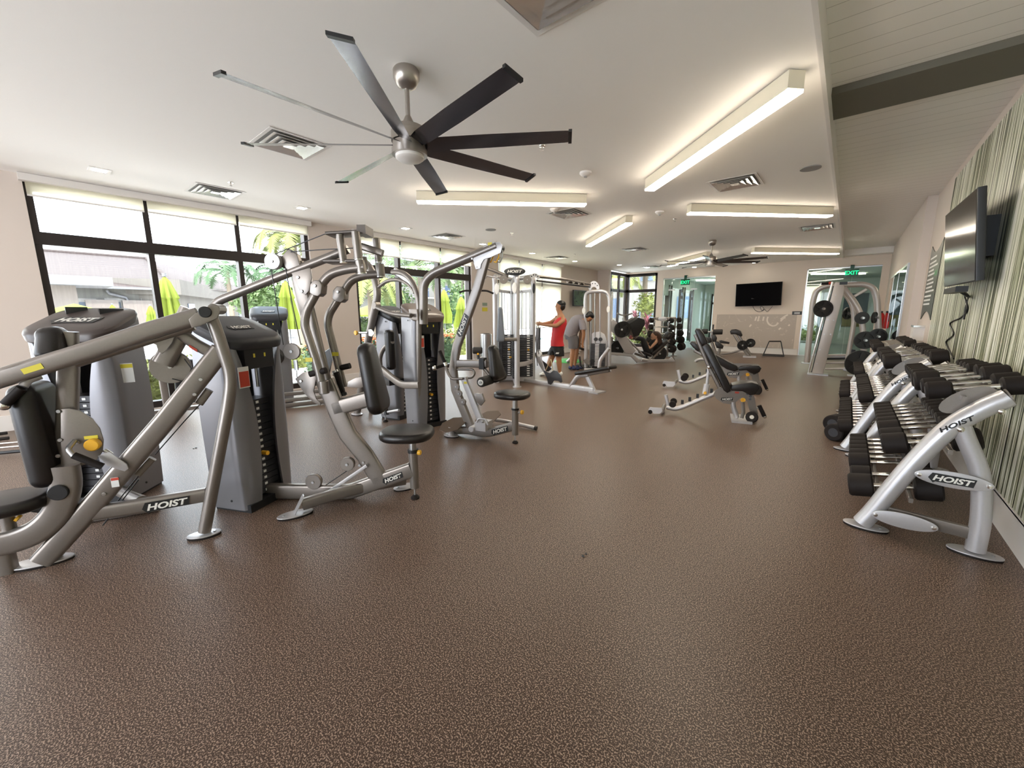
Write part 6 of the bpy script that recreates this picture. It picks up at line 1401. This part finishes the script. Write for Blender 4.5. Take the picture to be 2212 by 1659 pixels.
# banner
ya, yb = 8.62, 9.72; bn = thing('rules_banner', 'tall dark banner of pale text lines on the right wall', 'sign', (XR, 9.2, 1.9))
o = []
for k in range(13): t = k/12; o.append((ya+(yb-ya)*t, 2.52-.14*math.sin(PI*t)))
for k in range(13): t = 1-k/12; o.append((ya+(yb-ya)*t, 1.34+.13*math.sin(PI*t)))
bd = G().extr([V((XR-.001, y, z)) for y, z in o], V((-.012, 0, 0))).build('board', mat('dark_olive_print', (.035, .04, .025), .35), bn)
g = G(); z = 2.32; k = 0
while z > 1.55:
    L = rnd.uniform(.45, .9); g.box((XR-.0135, yb-.08-L, z-.028), (XR-.0125, yb-.08, z)); z -= .062 if k % 4 else .075; k += 1
g.build('text_lines', M['paper'], bd)
G().box((XR-.0135, 8.72, 2.0), (XR-.0125, 9.0, 2.08)).build('green_emblem', mat('emblem_green', (.02, .2, .06), .4), bd)
ds = thing('towel_dispenser', 'white and chrome dispenser on the wall under the banner', 'dispenser', (XR, 9.25, 1.15))
G().box((XR-.13, 9.1, 1.0), (XR, 9.42, 1.24)).build('box', M['white'], ds); G().box((XR-.135, 9.08, 1.22), (XR, 9.44, 1.25)).box((XR-.135, 9.08, .99), (XR, 9.44, 1.01)).build('chrome_edge', M['chrome'], ds)
# mirrors
mi = thing('wall_mirror', 'framed mirror panels on the far right wall', 'mirror', (XM, 13.2, 1.4))
for a, b in ((11.3, 12.9), (12.96, 14.3), (14.36, 15.5)):
    G().box((XM-.03, a, .35), (XM, b, 2.42)).build('frame', M['steel'], mi); G().box((XM-.033, a+.05, .4), (XM-.029, b-.05, 2.37)).build('mirror_pane', mat('mirror_glass', (.75, .78, .74), .03, 1), mi)
for i, (x, y) in enumerate(((.73, 16.25), (.73, 15.95))):
    ex = thing('fire_extinguisher', 'red fire extinguisher on the right wall, %s of the pair' % ('left' if i == 0 else 'right'), 'fire extinguisher', (x, y, 1.0), 'fire extinguishers')
    G().lathe((x, y, 1.0), UP, [(.06, 0), (.075, .02), (.075, .36), (.05, .42), (.02, .45), (.001, .45)], 20).build('cylinder', mat('extinguisher_red', (.55, .02, .02), .3), ex)
    G().box((x-.02, y-.04, 1.45), (x+.02, y+.04, 1.5)).build('valve', M['black'], ex); G().tube(fil([V((x, y-.03, 1.48)), V((x-.05, y-.1, 1.42)), V((x-.05, y-.1, 1.2))], .06), .01, 6).build('hose', M['black'], ex)
    G().box((x, y-.03, 1.2), (XM, y+.03, 1.26)).build('bracket', M['steel'], ex)

# ---------------------------------------------------------------- far wall
t2 = thing('wall_television', 'black television on the far wall between the two glass fronts', 'television', (-2.6, YF, 2.1))
q = [at(1590.3, 614, 1, 16.86), at(1690.7, 608, 1, 16.74), at(1687.3, 659.4, 1, 16.90), at(1588, 662.3, 1, 17.0)]
G().extr(q, V((0, .05, 0))).build('casing', M['black'], t2); cc = sum(q, V())/4; G().extr([p.lerp(cc, .02)-Y*.001 for p in q], V((0, -.001, 0))).build('screen', M['tv'], t2)
G().box((cc.x-.2, cc.y+.03, cc.z-.15), (cc.x+.2, YF, cc.z+.15)).build('wall_bracket', M['black'], t2)
tag(G().tube(spl([at(x, y, 1, YF-.02) for x, y in ((1626, 661), (1631, 670), (1640, 673.5), (1648, 671), (1650, 667), (1646, 662), (1642, 664), (1646, 671), (1651, 668), (1657, 673), (1664, 667), (1669, 661))], 4), .007, 6).build('power_cord', M['cap']), 'looping grey cords below the far wall television', 'cord')
pq = [at(1711.7, 672.5, 1, YF), at(1732, 680, 1, YF)]; pl_ = thing('wall_plaque', 'small black plaque right of the far television', 'sign', tuple(pq[0]))
bd = G().box((pq[0].x, YF-.012, pq[1].z), (pq[1].x, YF, pq[0].z)).build('board', M['black'], pl_); g = G()
for k in range(2): zc = pq[0].z+(pq[1].z-pq[0].z)*(.38+.28*k); g.box((pq[0].x+.06, YF-.014, zc-.01), (pq[1].x-.06, YF-.012, zc+.01))
g.build('text_lines', M['paper'], bd)
def f_patch(nt, b):
    tc = N(nt, 'ShaderNodeTexCoord'); n1 = N(nt, 'ShaderNodeTexNoise'); n1.inputs['Scale'].default_value = 3.5; n1.inputs['Detail'].default_value = 3; n1.inputs['Distortion'].default_value = 2.5
    r = N(nt, 'ShaderNodeValToRGB'); e = r.color_ramp.elements; e[0].position = .60; e[0].color = (.50, .43, .37, 1); e[1].position = .68; e[1].color = (.62, .54, .47, 1)
    nt.links.new(tc.outputs['Object'], n1.inputs[0]); nt.links.new(n1.outputs[0], r.inputs[0]); nt.links.new(r.outputs[0], b.inputs['Base Color']); b.inputs['Roughness'].default_value = .7
struct(G().box((at(1546, 680, 1, YF).x+.05, YF-.004, .215), (at(1722, 680, 1, YF).x, YF, at(1640, 679, 1, YF).z)).build('trim_wall_panel', nmat('scuffed_paint', f_patch)))
sc = mat('pale_scuff', (.78, .70, .62), .7); g = G()
for st in (((1659, 684), (1657, 692), (1661, 700), (1669, 704), (1677, 702), (1681, 697)), ((1634, 684), (1631, 693)), ((1640, 683), (1637, 694)), ((1686, 690), (1694, 684), (1702, 680)), ((1686, 694), (1692, 688), (1697, 686)), ((1619, 706), (1623, 701)), ((1682, 712), (1687, 708)), ((1703, 704), (1706, 701)), ((1648, 693), (1650, 684))):
    g.bar(spl([at(x, y, 1, YF-.004) for x, y in st], 3), Y, .004, .05)
struct(g.build('trim_scuff_marks', sc))
# floor bits
for px, py, t in ((1262, 1200, 'small dark debris spot on the floor in the foreground'), (422, 968, 'tiny dark scrap on the floor between the machines')):
    p = fl(px, py); g = G()
    for k in range(5): g.ell((p.x+rnd.uniform(-.02, .02), p.y+rnd.uniform(-.02, .02), .004), (.008, .006, .004), n=6, m=4)
    tag(g.build('debris', M['black']), t, 'debris')
# ---------------------------------------------------------------- people
def skin(name, J, E, m, parent, sub=2, root=None, extra=None):
    """J: name -> (point, radius or (rx, ry)); E: list of joint pairs; one continuous skinned surface"""
    ks = list(J); ix = {k: i for i, k in enumerate(ks)}; org = V(parent['_o'])
    me = bpy.data.meshes.new(name); me.from_pydata([V(J[k][0])-org for k in ks], [(ix[a], ix[b]) for a, b in E], [])
    o = bpy.data.objects.new(name, me); C.objects.link(o)
    md = o.modifiers.new('skin', 'SKIN'); md.use_smooth_shade = True; md.branch_smoothing = .4
    if not me.skin_vertices: 
        bm = bmesh.new(); bm.from_mesh(me); bm.verts.layers.skin.verify(); bm.to_mesh(me); bm.free()
    for i, k in enumerate(ks):
        r = J[k][1]; sv = me.skin_vertices[0].data[i]; sv.radius = r if isinstance(r, tuple) else (r, r); sv.use_root = (k == (root or ks[0]))
    s2 = o.modifiers.new('sub', 'SUBSURF'); s2.levels = sub; s2.render_levels = sub
    bpy.context.view_layer.update(); ev = o.evaluated_get(bpy.context.evaluated_depsgraph_get())
    me2 = bpy.data.meshes.new_from_object(ev); me2.name = name; bpy.data.objects.remove(o)
    if extra:   # skull and jaw volumes welded into the same body mesh
        bm = bmesh.new(); bm.from_mesh(me2); vs = [bm.verts.new(q-org) for q in extra.v]; bm.verts.ensure_lookup_table()
        for f_ in extra.f: bm.faces.new([vs[i] for i in f_])
        bmesh.ops.recalc_face_normals(bm, faces=bm.faces); bm.to_mesh(me2); bm.free()
    for p in me2.polygons: p.use_smooth = True
    me2.materials.clear(); me2.materials.append(m)
    r = bpy.data.objects.new(name, me2); C.objects.link(r); r.parent = parent; r['_o'] = tuple(org); return r
def hand(J, E, tag_, wrist, palm, d, side, up, curl=.5):
    """five fingers and a thumb growing from the palm; d = finger direction, side = across the knuckles, up = back of the hand"""
    d, side, up = d.normalized(), side.normalized(), up.normalized()
    J[tag_+'palm'] = (palm, (.034, .02)); E.append((wrist, tag_+'palm'))
    for i, (s, L) in enumerate(((-.030, .060), (-.010, .075), (.010, .072), (.030, .058))):
        a = palm+d*.04+side*s; b = a+d*L*.5-up*L*.25*curl; c = b+d*L*.3-up*L*.5*curl
        J[tag_+'f%da' % i] = (a, .010); J[tag_+'f%db' % i] = (b, .009); J[tag_+'f%dc' % i] = (c, .008)
        E += [(tag_+'palm', tag_+'f%da' % i), (tag_+'f%da' % i, tag_+'f%db' % i), (tag_+'f%db' % i, tag_+'f%dc' % i)]
    a = palm-d*.005+side*.036-up*.01; b = a+d*.03+side*.018-up*.012
    J[tag_+'ta'] = (a, .012); J[tag_+'tb'] = (b, .010); E += [(tag_+'palm', tag_+'ta'), (tag_+'ta', tag_+'tb')]
def head(J, E, neck, c, face, up, tag_='h'):
    """skull with brow, nose, chin and ears"""
    face, up = face.normalized(), up.normalized(); sd = face.cross(up).normalized()
    J[tag_+'jaw'] = (c-up*.075+face*.028, (.074, .072)); J[tag_+'mid'] = (c-up*.005, (.092, .102)); J[tag_+'top'] = (c+up*.06-face*.01, (.084, .094))
    J[tag_+'nose'] = (c-up*.022+face*.118, .014); J[tag_+'chin'] = (c-up*.11+face*.065, .040)
    E += [(neck, tag_+'jaw'), (tag_+'jaw', tag_+'mid'), (tag_+'mid', tag_+'top'), (tag_+'mid', tag_+'nose'), (tag_+'jaw', tag_+'chin')]
    for s in (-1, 1): J[tag_+'e%d' % s] = (c+sd*.08*s-up*.01-face*.01, .012); E.append((tag_+'mid', tag_+'e%d' % s))
def face_marks(par, c, face, up, m_eye, m_lip):
    face, up = face.normalized(), up.normalized(); sd = face.cross(up).normalized()
    for s in (-1, 1):
        G().ell(c+face*.092+sd*.03*s+up*.008, (.011, .011, .007), n=8, m=5).build('eye', m_eye, par); G().obox(c+face*.092+sd*.03*s+up*.026, (sd, up, face), (.018, .004, .005)).build('eyebrow', m_eye, par)
    G().ell(c+face*.092-up*.060, (.008, .02, .007), n=8, m=5).build('lips', m_lip, par)
SK1 = mat('tan_skin', (.42, .20, .10), .5); SK2 = mat('light_tan_skin', (.48, .26, .16), .5); HAIR = mat('black_hair', (.006, .005, .005), .4); HB = mat('dark_brown_hair', (.05, .022, .012), .45)
RED = mat('red_jersey', (.55, .015, .02), .6); BLK = mat('black_shorts', (.008, .008, .009), .6); GRY = mat('grey_tshirt', (.24, .22, .235), .8); GRS = mat('grey_shorts', (.13, .125, .13), .8)
LIP = mat('lip_tone', (.35, .12, .09), .5)
def loft(g, secs, side, front, n=20):
    """garment tube: secs = (centre, half width along side, half depth along front)"""
    rings = []
    for c, a, b in secs: rings.append([c+side*(a*math.cos(2*PI*k/n))+front*(b*math.sin(2*PI*k/n)) for k in range(n)])
    return g.ring(rings)
def hair_cap(c, face, up, m, par, k=1.0):
    face, up = face.normalized(), up.normalized(); sd = face.cross(up).normalized(); Mx = Matrix((face, sd, up)).transposed()
    G().ell(c+up*.065-face*.02, (.108*k, .095*k, .078*k), Mx, 20, 12).ell(c+up*.01-face*.042, (.082*k, .094*k, .105*k), Mx, 18, 12).build('hair', m, par)
def skull(c, face, up):
    face, up = face.normalized(), up.normalized(); sd = face.cross(up).normalized(); Mx = Matrix((face, sd, up)).transposed()
    return G().ell(c+up*.02, (.100, .080, .105), Mx, 20, 14).ell(c-up*.055+face*.028, (.068, .062, .062), Mx, 18, 12).ell(c-up*.092+face*.062, (.026, .026, .022), Mx, 12, 8).ell(c-up*.02+face*.092, (.016, .012, .024), Mx, 10, 8)
# man in red
F1 = FC(1203, 811); u, n = F1.u, F1.n; A = lambda x, y, o=0: F1.off(o).at(x, y)
mr = thing('person', 'man in a red sleeveless jersey and black shorts, both arms reaching forward', 'person', tuple(fl(1203, 811)))
J, E_ = {}, []
J['pel'] = (A(1204, 747), (.13, .15)); J['wst'] = (A(1204, 728), (.115, .14)); J['chs'] = (A(1208, 703), (.135, .18)); J['clv'] = (A(1213, 690), (.10, .13)); J['nek'] = (A(1212, 679), .062)
E_ += [('pel', 'wst'), ('wst', 'chs'), ('chs', 'clv'), ('clv', 'nek')]
hc = A(1210, 662); head(J, E_, 'nek', hc, -u*.95+n*.15+UP*.12, UP+u*.1)
for s, sh, el, wr, pm in ((1, (1217, 692, .19), (1202, 704, .26), (1176, 702, .16), (1168, 701, .14)), (-1, (1204, 687, -.17), (1190, 697, -.22), (1173, 699, .0), (1166, 699, .04))):
    t = 'R' if s > 0 else 'L'; J[t+'sh'] = (A(*sh), .056); J[t+'el'] = (A(*el), .052); J[t+'fm'] = (A(*el).lerp(A(*wr), .35), .043); J[t+'wr'] = (A(*wr), .028)
    E_ += [('clv', t+'sh'), (t+'sh', t+'el'), (t+'el', t+'fm'), (t+'fm', t+'wr')]; hand(J, E_, t, t+'wr', A(*pm), -u+UP*.1, UP*.8+n*.3*s, n*s if s > 0 else -n, .6)
for t, hp, kn, cf, an, he, to in (('R', (1207, 753, .1), (1207, 777, .1), (1208, 786, .1), (1209, 804, .1), (1211, 811, .1), (1201, 812, .12)), ('L', (1199, 753, -.09), (1190, 776, -.02), (1186, 788, 0.), (1177, 806, .06), (1180, 812, .05), (1171, 814, .1))):
    J[t+'hp'] = (A(*hp), .095); J[t+'kn'] = (A(*kn), .070); J[t+'cf'] = (A(*cf), .070); J[t+'an'] = (A(*an), .038)
    p = A(*he); p.z = .06; q = A(*to); q.z = .035; J[t+'he'] = (p, .04); J[t+'to'] = (q, (.045, .03)); E_ += [('pel', t+'hp'), (t+'hp', t+'kn'), (t+'kn', t+'cf'), (t+'cf', t+'an'), (t+'an', t+'he'), (t+'he', t+'to')]
skin('body', J, E_, SK1, mr, root='pel', extra=skull(hc, -u*.95+n*.15+UP*.12, UP+u*.1)); jr = J
ax_ = lambda x, y, o=0: A(x, y, o)
jy = G(); loft(jy, [(A(1204, 747), .165, .20), (A(1203, 738), .150, .195), (A(1204, 726), .140, .185), (A(1207, 710), .155, .205), (A(1209, 700), .165, .215), (A(1211, 693), .145, .205), (A(1212, 688), .11, .16), (A(1212, 685), .08, .10)], u, n, 28)
jy.build('jersey', RED, mr)
so = G(); loft(so, [(A(1203, 742), .150, .185), (A(1204, 752), .158, .19), (A(1204, 758), .14, .17)], u, n, 24)
loft(so, [(A(1205, 750, .09), .13, .115), (A(1207, 760, .10), .125, .115), (A(1208, 769, .10), .118, .11)], u, n, 20); loft(so, [(A(1200, 750, -.07), .13, .115), (A(1195, 759, -.05), .12, .11), (A(1192, 766, -.04), .112, .105)], u, n, 20)
so.build('shorts', BLK, mr)
G().obox(A(1204, 763, .215), (u, (UP+u*.5).normalized(), n), (.035, .02, .002)).build('shorts_emblem', M['paper'], mr)
hair_cap(hc, -u*.95+n*.15+UP*.12, UP+u*.1, HAIR, mr)
face_marks(mr, hc, -u*.95+n*.15+UP*.12, UP+u*.1, HAIR, LIP)
for t in ('R', 'L'):
    p, q = jr[t+'he'][0], jr[t+'to'][0]; d = (q-p); d.z = 0; d.normalize(); G().ell(p.lerp(q, .5)-UP*.0+d*.02, (.06, .06, .045), n=14, m=8).ell(q+d*.01, (.065, .05, .036), n=14, m=8).ell(p, (.05, .05, .055), n=12, m=8).build('shoe', M['paper'] if t == 'L' else M['paper'], mr)
# man in grey bending over
F2 = FC(1240, 798); u, n = F2.u, F2.n; B = lambda x, y, o=0: F2.off(o).at(x, y)
mg = thing('person', 'man in a grey t-shirt and grey shorts bending over to a low cable', 'person', tuple(fl(1240, 798)))
J, E_ = {}, []
J['pel'] = (B(1233, 724), (.14, .15)); J['wst'] = (B(1238, 708), (.125, .14)); J['chs'] = (B(1248, 692), (.14, .17)); J['clv'] = (B(1258, 686), (.10, .14)); J['nek'] = (B(1265, 684), .068)
E_ += [('pel', 'wst'), ('wst', 'chs'), ('chs', 'clv'), ('clv', 'nek')]
fc_ = (u*.55-UP*.8).normalized(); hu = (u*.8+UP*.5).normalized(); hc = B(1272, 685, .12); head(J, E_, 'nek', hc, fc_, hu)
for t, sh, el, wr, pm in (('R', (1257, 694, .19), (1261, 722, .2), (1258, 743, .14), (1258, 749, .13)), ('L', (1262, 692, -.15), (1254, 722, -.1), (1253, 738, -.04), (1252, 743, -.04))):
    J[t+'sh'] = (B(*sh), .060); J[t+'el'] = (B(*el), .045); J[t+'fm'] = (B(*el).lerp(B(*wr), .3), .042); J[t+'wr'] = (B(*wr), .028)
    E_ += [('clv', t+'sh'), (t+'sh', t+'el'), (t+'el', t+'fm'), (t+'fm', t+'wr')]; hand(J, E_, t, t+'wr', B(*pm), -UP, u, n if t == 'R' else -n, .7)
for t, hp, kn, cf, an, he, to in (('R', (1237, 731, .1), (1238, 757, .1), (1236, 768, .1), (1234, 790, .1), (1232, 796, .1), (1246, 797, .1)), ('L', (1240, 731, -.1), (1246, 754, -.12), (1244, 766, -.1), (1242, 786, -.12), (1239, 792, -.12), (1254, 794, -.1))):
    J[t+'hp'] = (B(*hp), .095); J[t+'kn'] = (B(*kn), .068); J[t+'cf'] = (B(*cf), .070); J[t+'an'] = (B(*an), .04)
    p = B(*he); p.z = .06; q = B(*to); q.z = .04; J[t+'he'] = (p, .04); J[t+'to'] = (q, (.045, .03)); E_ += [('pel', t+'hp'), (t+'hp', t+'kn'), (t+'kn', t+'cf'), (t+'cf', t+'an'), (t+'an', t+'he'), (t+'he', t+'to')]
skin('body', J, E_, SK1, mg, root='pel', extra=skull(hc, fc_, hu)); jg = J
ts = G(); ds_ = (B(1258, 686)-B(1233, 724)).normalized(); fr_ = ds_.cross(n).normalized()
loft(ts, [(B(1229, 727), .165, .20), (B(1233, 718), .175, .205), (B(1239, 706), .18, .205), (B(1247, 693), .175, .215), (B(1254, 687), .15, .21), (B(1260, 684), .11, .15), (B(1264, 683), .075, .08)], fr_, n, 28)
loft(ts, [(B(1255, 690, .16), .075, .075), (B(1258, 699, .20), .088, .08), (B(1260, 712, .21), .088, .08)], u, n, 18); loft(ts, [(B(1261, 690, -.13), .075, .075), (B(1260, 700, -.16), .085, .08), (B(1257, 711, -.15), .085, .08)], u, n, 18)
ts.build('tshirt', GRY, mg)
so = G(); loft(so, [(B(1235, 716), .16, .18), (B(1233, 725), .17, .19), (B(1234, 733), .15, .185)], u, n, 24)
loft(so, [(B(1236, 726, .09), .14, .12), (B(1238, 740, .10), .128, .115), (B(1238, 753, .10), .118, .11)], u, n, 20); loft(so, [(B(1238, 726, -.08), .135, .12), (B(1242, 740, -.11), .125, .115), (B(1246, 751, -.12), .115, .108)], u, n, 20)
so.build('shorts', GRS, mg)
hair_cap(hc, fc_, hu, HAIR, mg)
face_marks(mg, hc, fc_, hu, HAIR, LIP); NAVY = mat('navy_shoe', (.02, .03, .09), .5)
for t in ('R', 'L'):
    p, q = jg[t+'he'][0], jg[t+'to'][0]; d = (q-p); d.z = 0; d.normalize(); G().ell(p.lerp(q, .5), (.08, .06, .045), n=14, m=8).ell(q+d*.01, (.07, .055, .036), n=14, m=8).ell(p, (.055, .05, .055), n=12, m=8).build('shoe', NAVY, mg)
cg = thing('cable_handle', 'black cable handle held low by the man in grey', 'handle', tuple(B(1262, 758, .1)))
G().tube([B(1252, 752, .2), B(1262, 755, .1), B(1268, 764, .1)], .03, 12).build('grip', M['rubber'], cg); G().tube([B(1262, 757, .1), B(1264, 768, .1), B(1261, 780, .1)], .012, 8).build('strap', M['black'], cg)
mt = thing('foot_mat', 'thin black platform on the floor in front of the man in grey', 'mat', tuple(fl(1262, 792))); G().obox(fl(1262, 791, .02), (u, n, UP), (.38, .2, .02)).build('board', M['rubber'], mt)
# woman on the leg press
W = lambda x, y, o=0: PLg.off(o).at(x, y); u, n = PLg.u, PLg.n
wo = thing('person', 'woman in black sportswear with long brown hair lying on the leg press', 'person', tuple(W(1400, 760)))
J, E_ = {}, []
J['pel'] = (W(1399, 758), (.12, .15)); J['wst'] = (W(1405, 750), (.10, .12)); J['chs'] = (W(1413, 741), (.11, .14)); J['clv'] = (W(1418, 736), (.08, .12)); J['nek'] = (W(1418, 732), .045)
E_ += [('pel', 'wst'), ('wst', 'chs'), ('chs', 'clv'), ('clv', 'nek')]
hc = W(1413, 727); fw = (-u*.85-UP*.35).normalized(); hu = (UP*.9-u*.3).normalized(); head(J, E_, 'nek', hc, fw, hu)
for t, sh, el, wr, pm in (('R', (1417, 739, .15), (1404, 753, .2), (1400, 746, .12), (1397, 744, .10)), ('L', (1417, 737, -.14), (1403, 743, -.18), (1399, 742, -.05), (1397, 741, -.02))):
    J[t+'sh'] = (W(*sh), .048); J[t+'el'] = (W(*el), .036); J[t+'wr'] = (W(*wr), .025); E_ += [('clv', t+'sh'), (t+'sh', t+'el'), (t+'el', t+'wr')]
    hand(J, E_, t, t+'wr', W(*pm), -u+UP*.3, UP+u*.2, n if t == 'R' else -n, .8)
for t, o in (('R', .13), ('L', -.13)):
    J[t+'hp'] = (W(1397, 757, o*.7), .095); J[t+'kn'] = (W(1388, 733, o), .06); J[t+'cf'] = (W(1379, 732, o), .058); J[t+'an'] = (W(1364, 730, o), .038); J[t+'he'] = (W(1361, 731, o), .036); J[t+'to'] = (W(1366, 720, o), (.04, .028))
    E_ += [('pel', t+'hp'), (t+'hp', t+'kn'), (t+'kn', t+'cf'), (t+'cf', t+'an'), (t+'an', t+'he'), (t+'he', t+'to')]
skin('body', J, E_, SK2, wo, root='pel', extra=skull(hc, fw, hu))
lgm = G()
for o in (.13, -.13):
    lgm.tube(spl([W(1400, 759, o*.5), W(1397, 755, o*.75), W(1392, 744, o*.9), W(1388, 733, o), W(1379, 731, o), W(1367, 730, o)], 3), [.10, .108, .11, .108, .10, .095, .09, .085, .08, .074, .07, .07, .068, .062, .055, .048], 16)
loft(lgm, [(W(1402, 762), .08, .10), (W(1401, 760), .12, .17), (W(1403, 754), .11, .15)], u, n, 20)
lgm.build('leggings', BLK, wo)
tp = G(); loft(tp, [(W(1402, 756), .11, .15), (W(1407, 748), .11, .14), (W(1413, 741), .125, .155), (W(1416, 737), .10, .13)], (u*.6-UP*.8).normalized()*-1, n, 24); tp.build('sports_top', BLK, wo)
G().tube(spl([W(1413, 721), W(1419, 722), W(1424, 732), W(1424, 745), W(1421, 752)], 4), [.07, .08, .085, .09, .095, .095, .09, .09, .085, .08, .08, .075, .07, .06, .05, .04, .03], 12).ell(hc+hu*.05-fw*.03, (.09, .085, .085), n=14, m=8).build('hair', HB, wo)
face_marks(wo, hc, fw, hu, HAIR, LIP)
for o in (.13, -.13): G().tube([W(1360, 732, o), W(1364, 726, o), W(1367, 719, o)], [.035, .045, .035], 12).build('shoe', mat('dark_pink_shoe_%d' % (o > 0), (.25, .05, .05), .5), wo)
ph_ = thing('mobile_phone', 'dark phone held by the woman on the leg press', 'phone', tuple(W(1395, 743, .04))); G().obox(W(1394.5, 742.5, .04), ((UP+u*.4).normalized(), n, (u-UP*.4).normalized()), (.075, .036, .005)).build('body', M['black'], ph_)
# left edge: low bars on the floor
lb = thing('low_bar_stand', 'low black and chrome bars on the floor at the left edge by the wall', 'gym equipment', tuple(fl(20, 960)))
for y, x1, r, m_ in ((936, 16, .02, 'rubber'), (947, 20, .02, 'rubber'), (955, 52, .012, 'chrome'), (964, 50, .012, 'chrome'), (975, 48, .018, 'black')): G().cyl(fl(-60, y+9, r+.02), fl(x1, y-1, r+.02), r, 10, bev=.003).build('bar', M[m_], lb)
# ---------------------------------------------------------------- tidy
for o in list(bpy.data.objects):
    if '_o' in o: del o['_o']
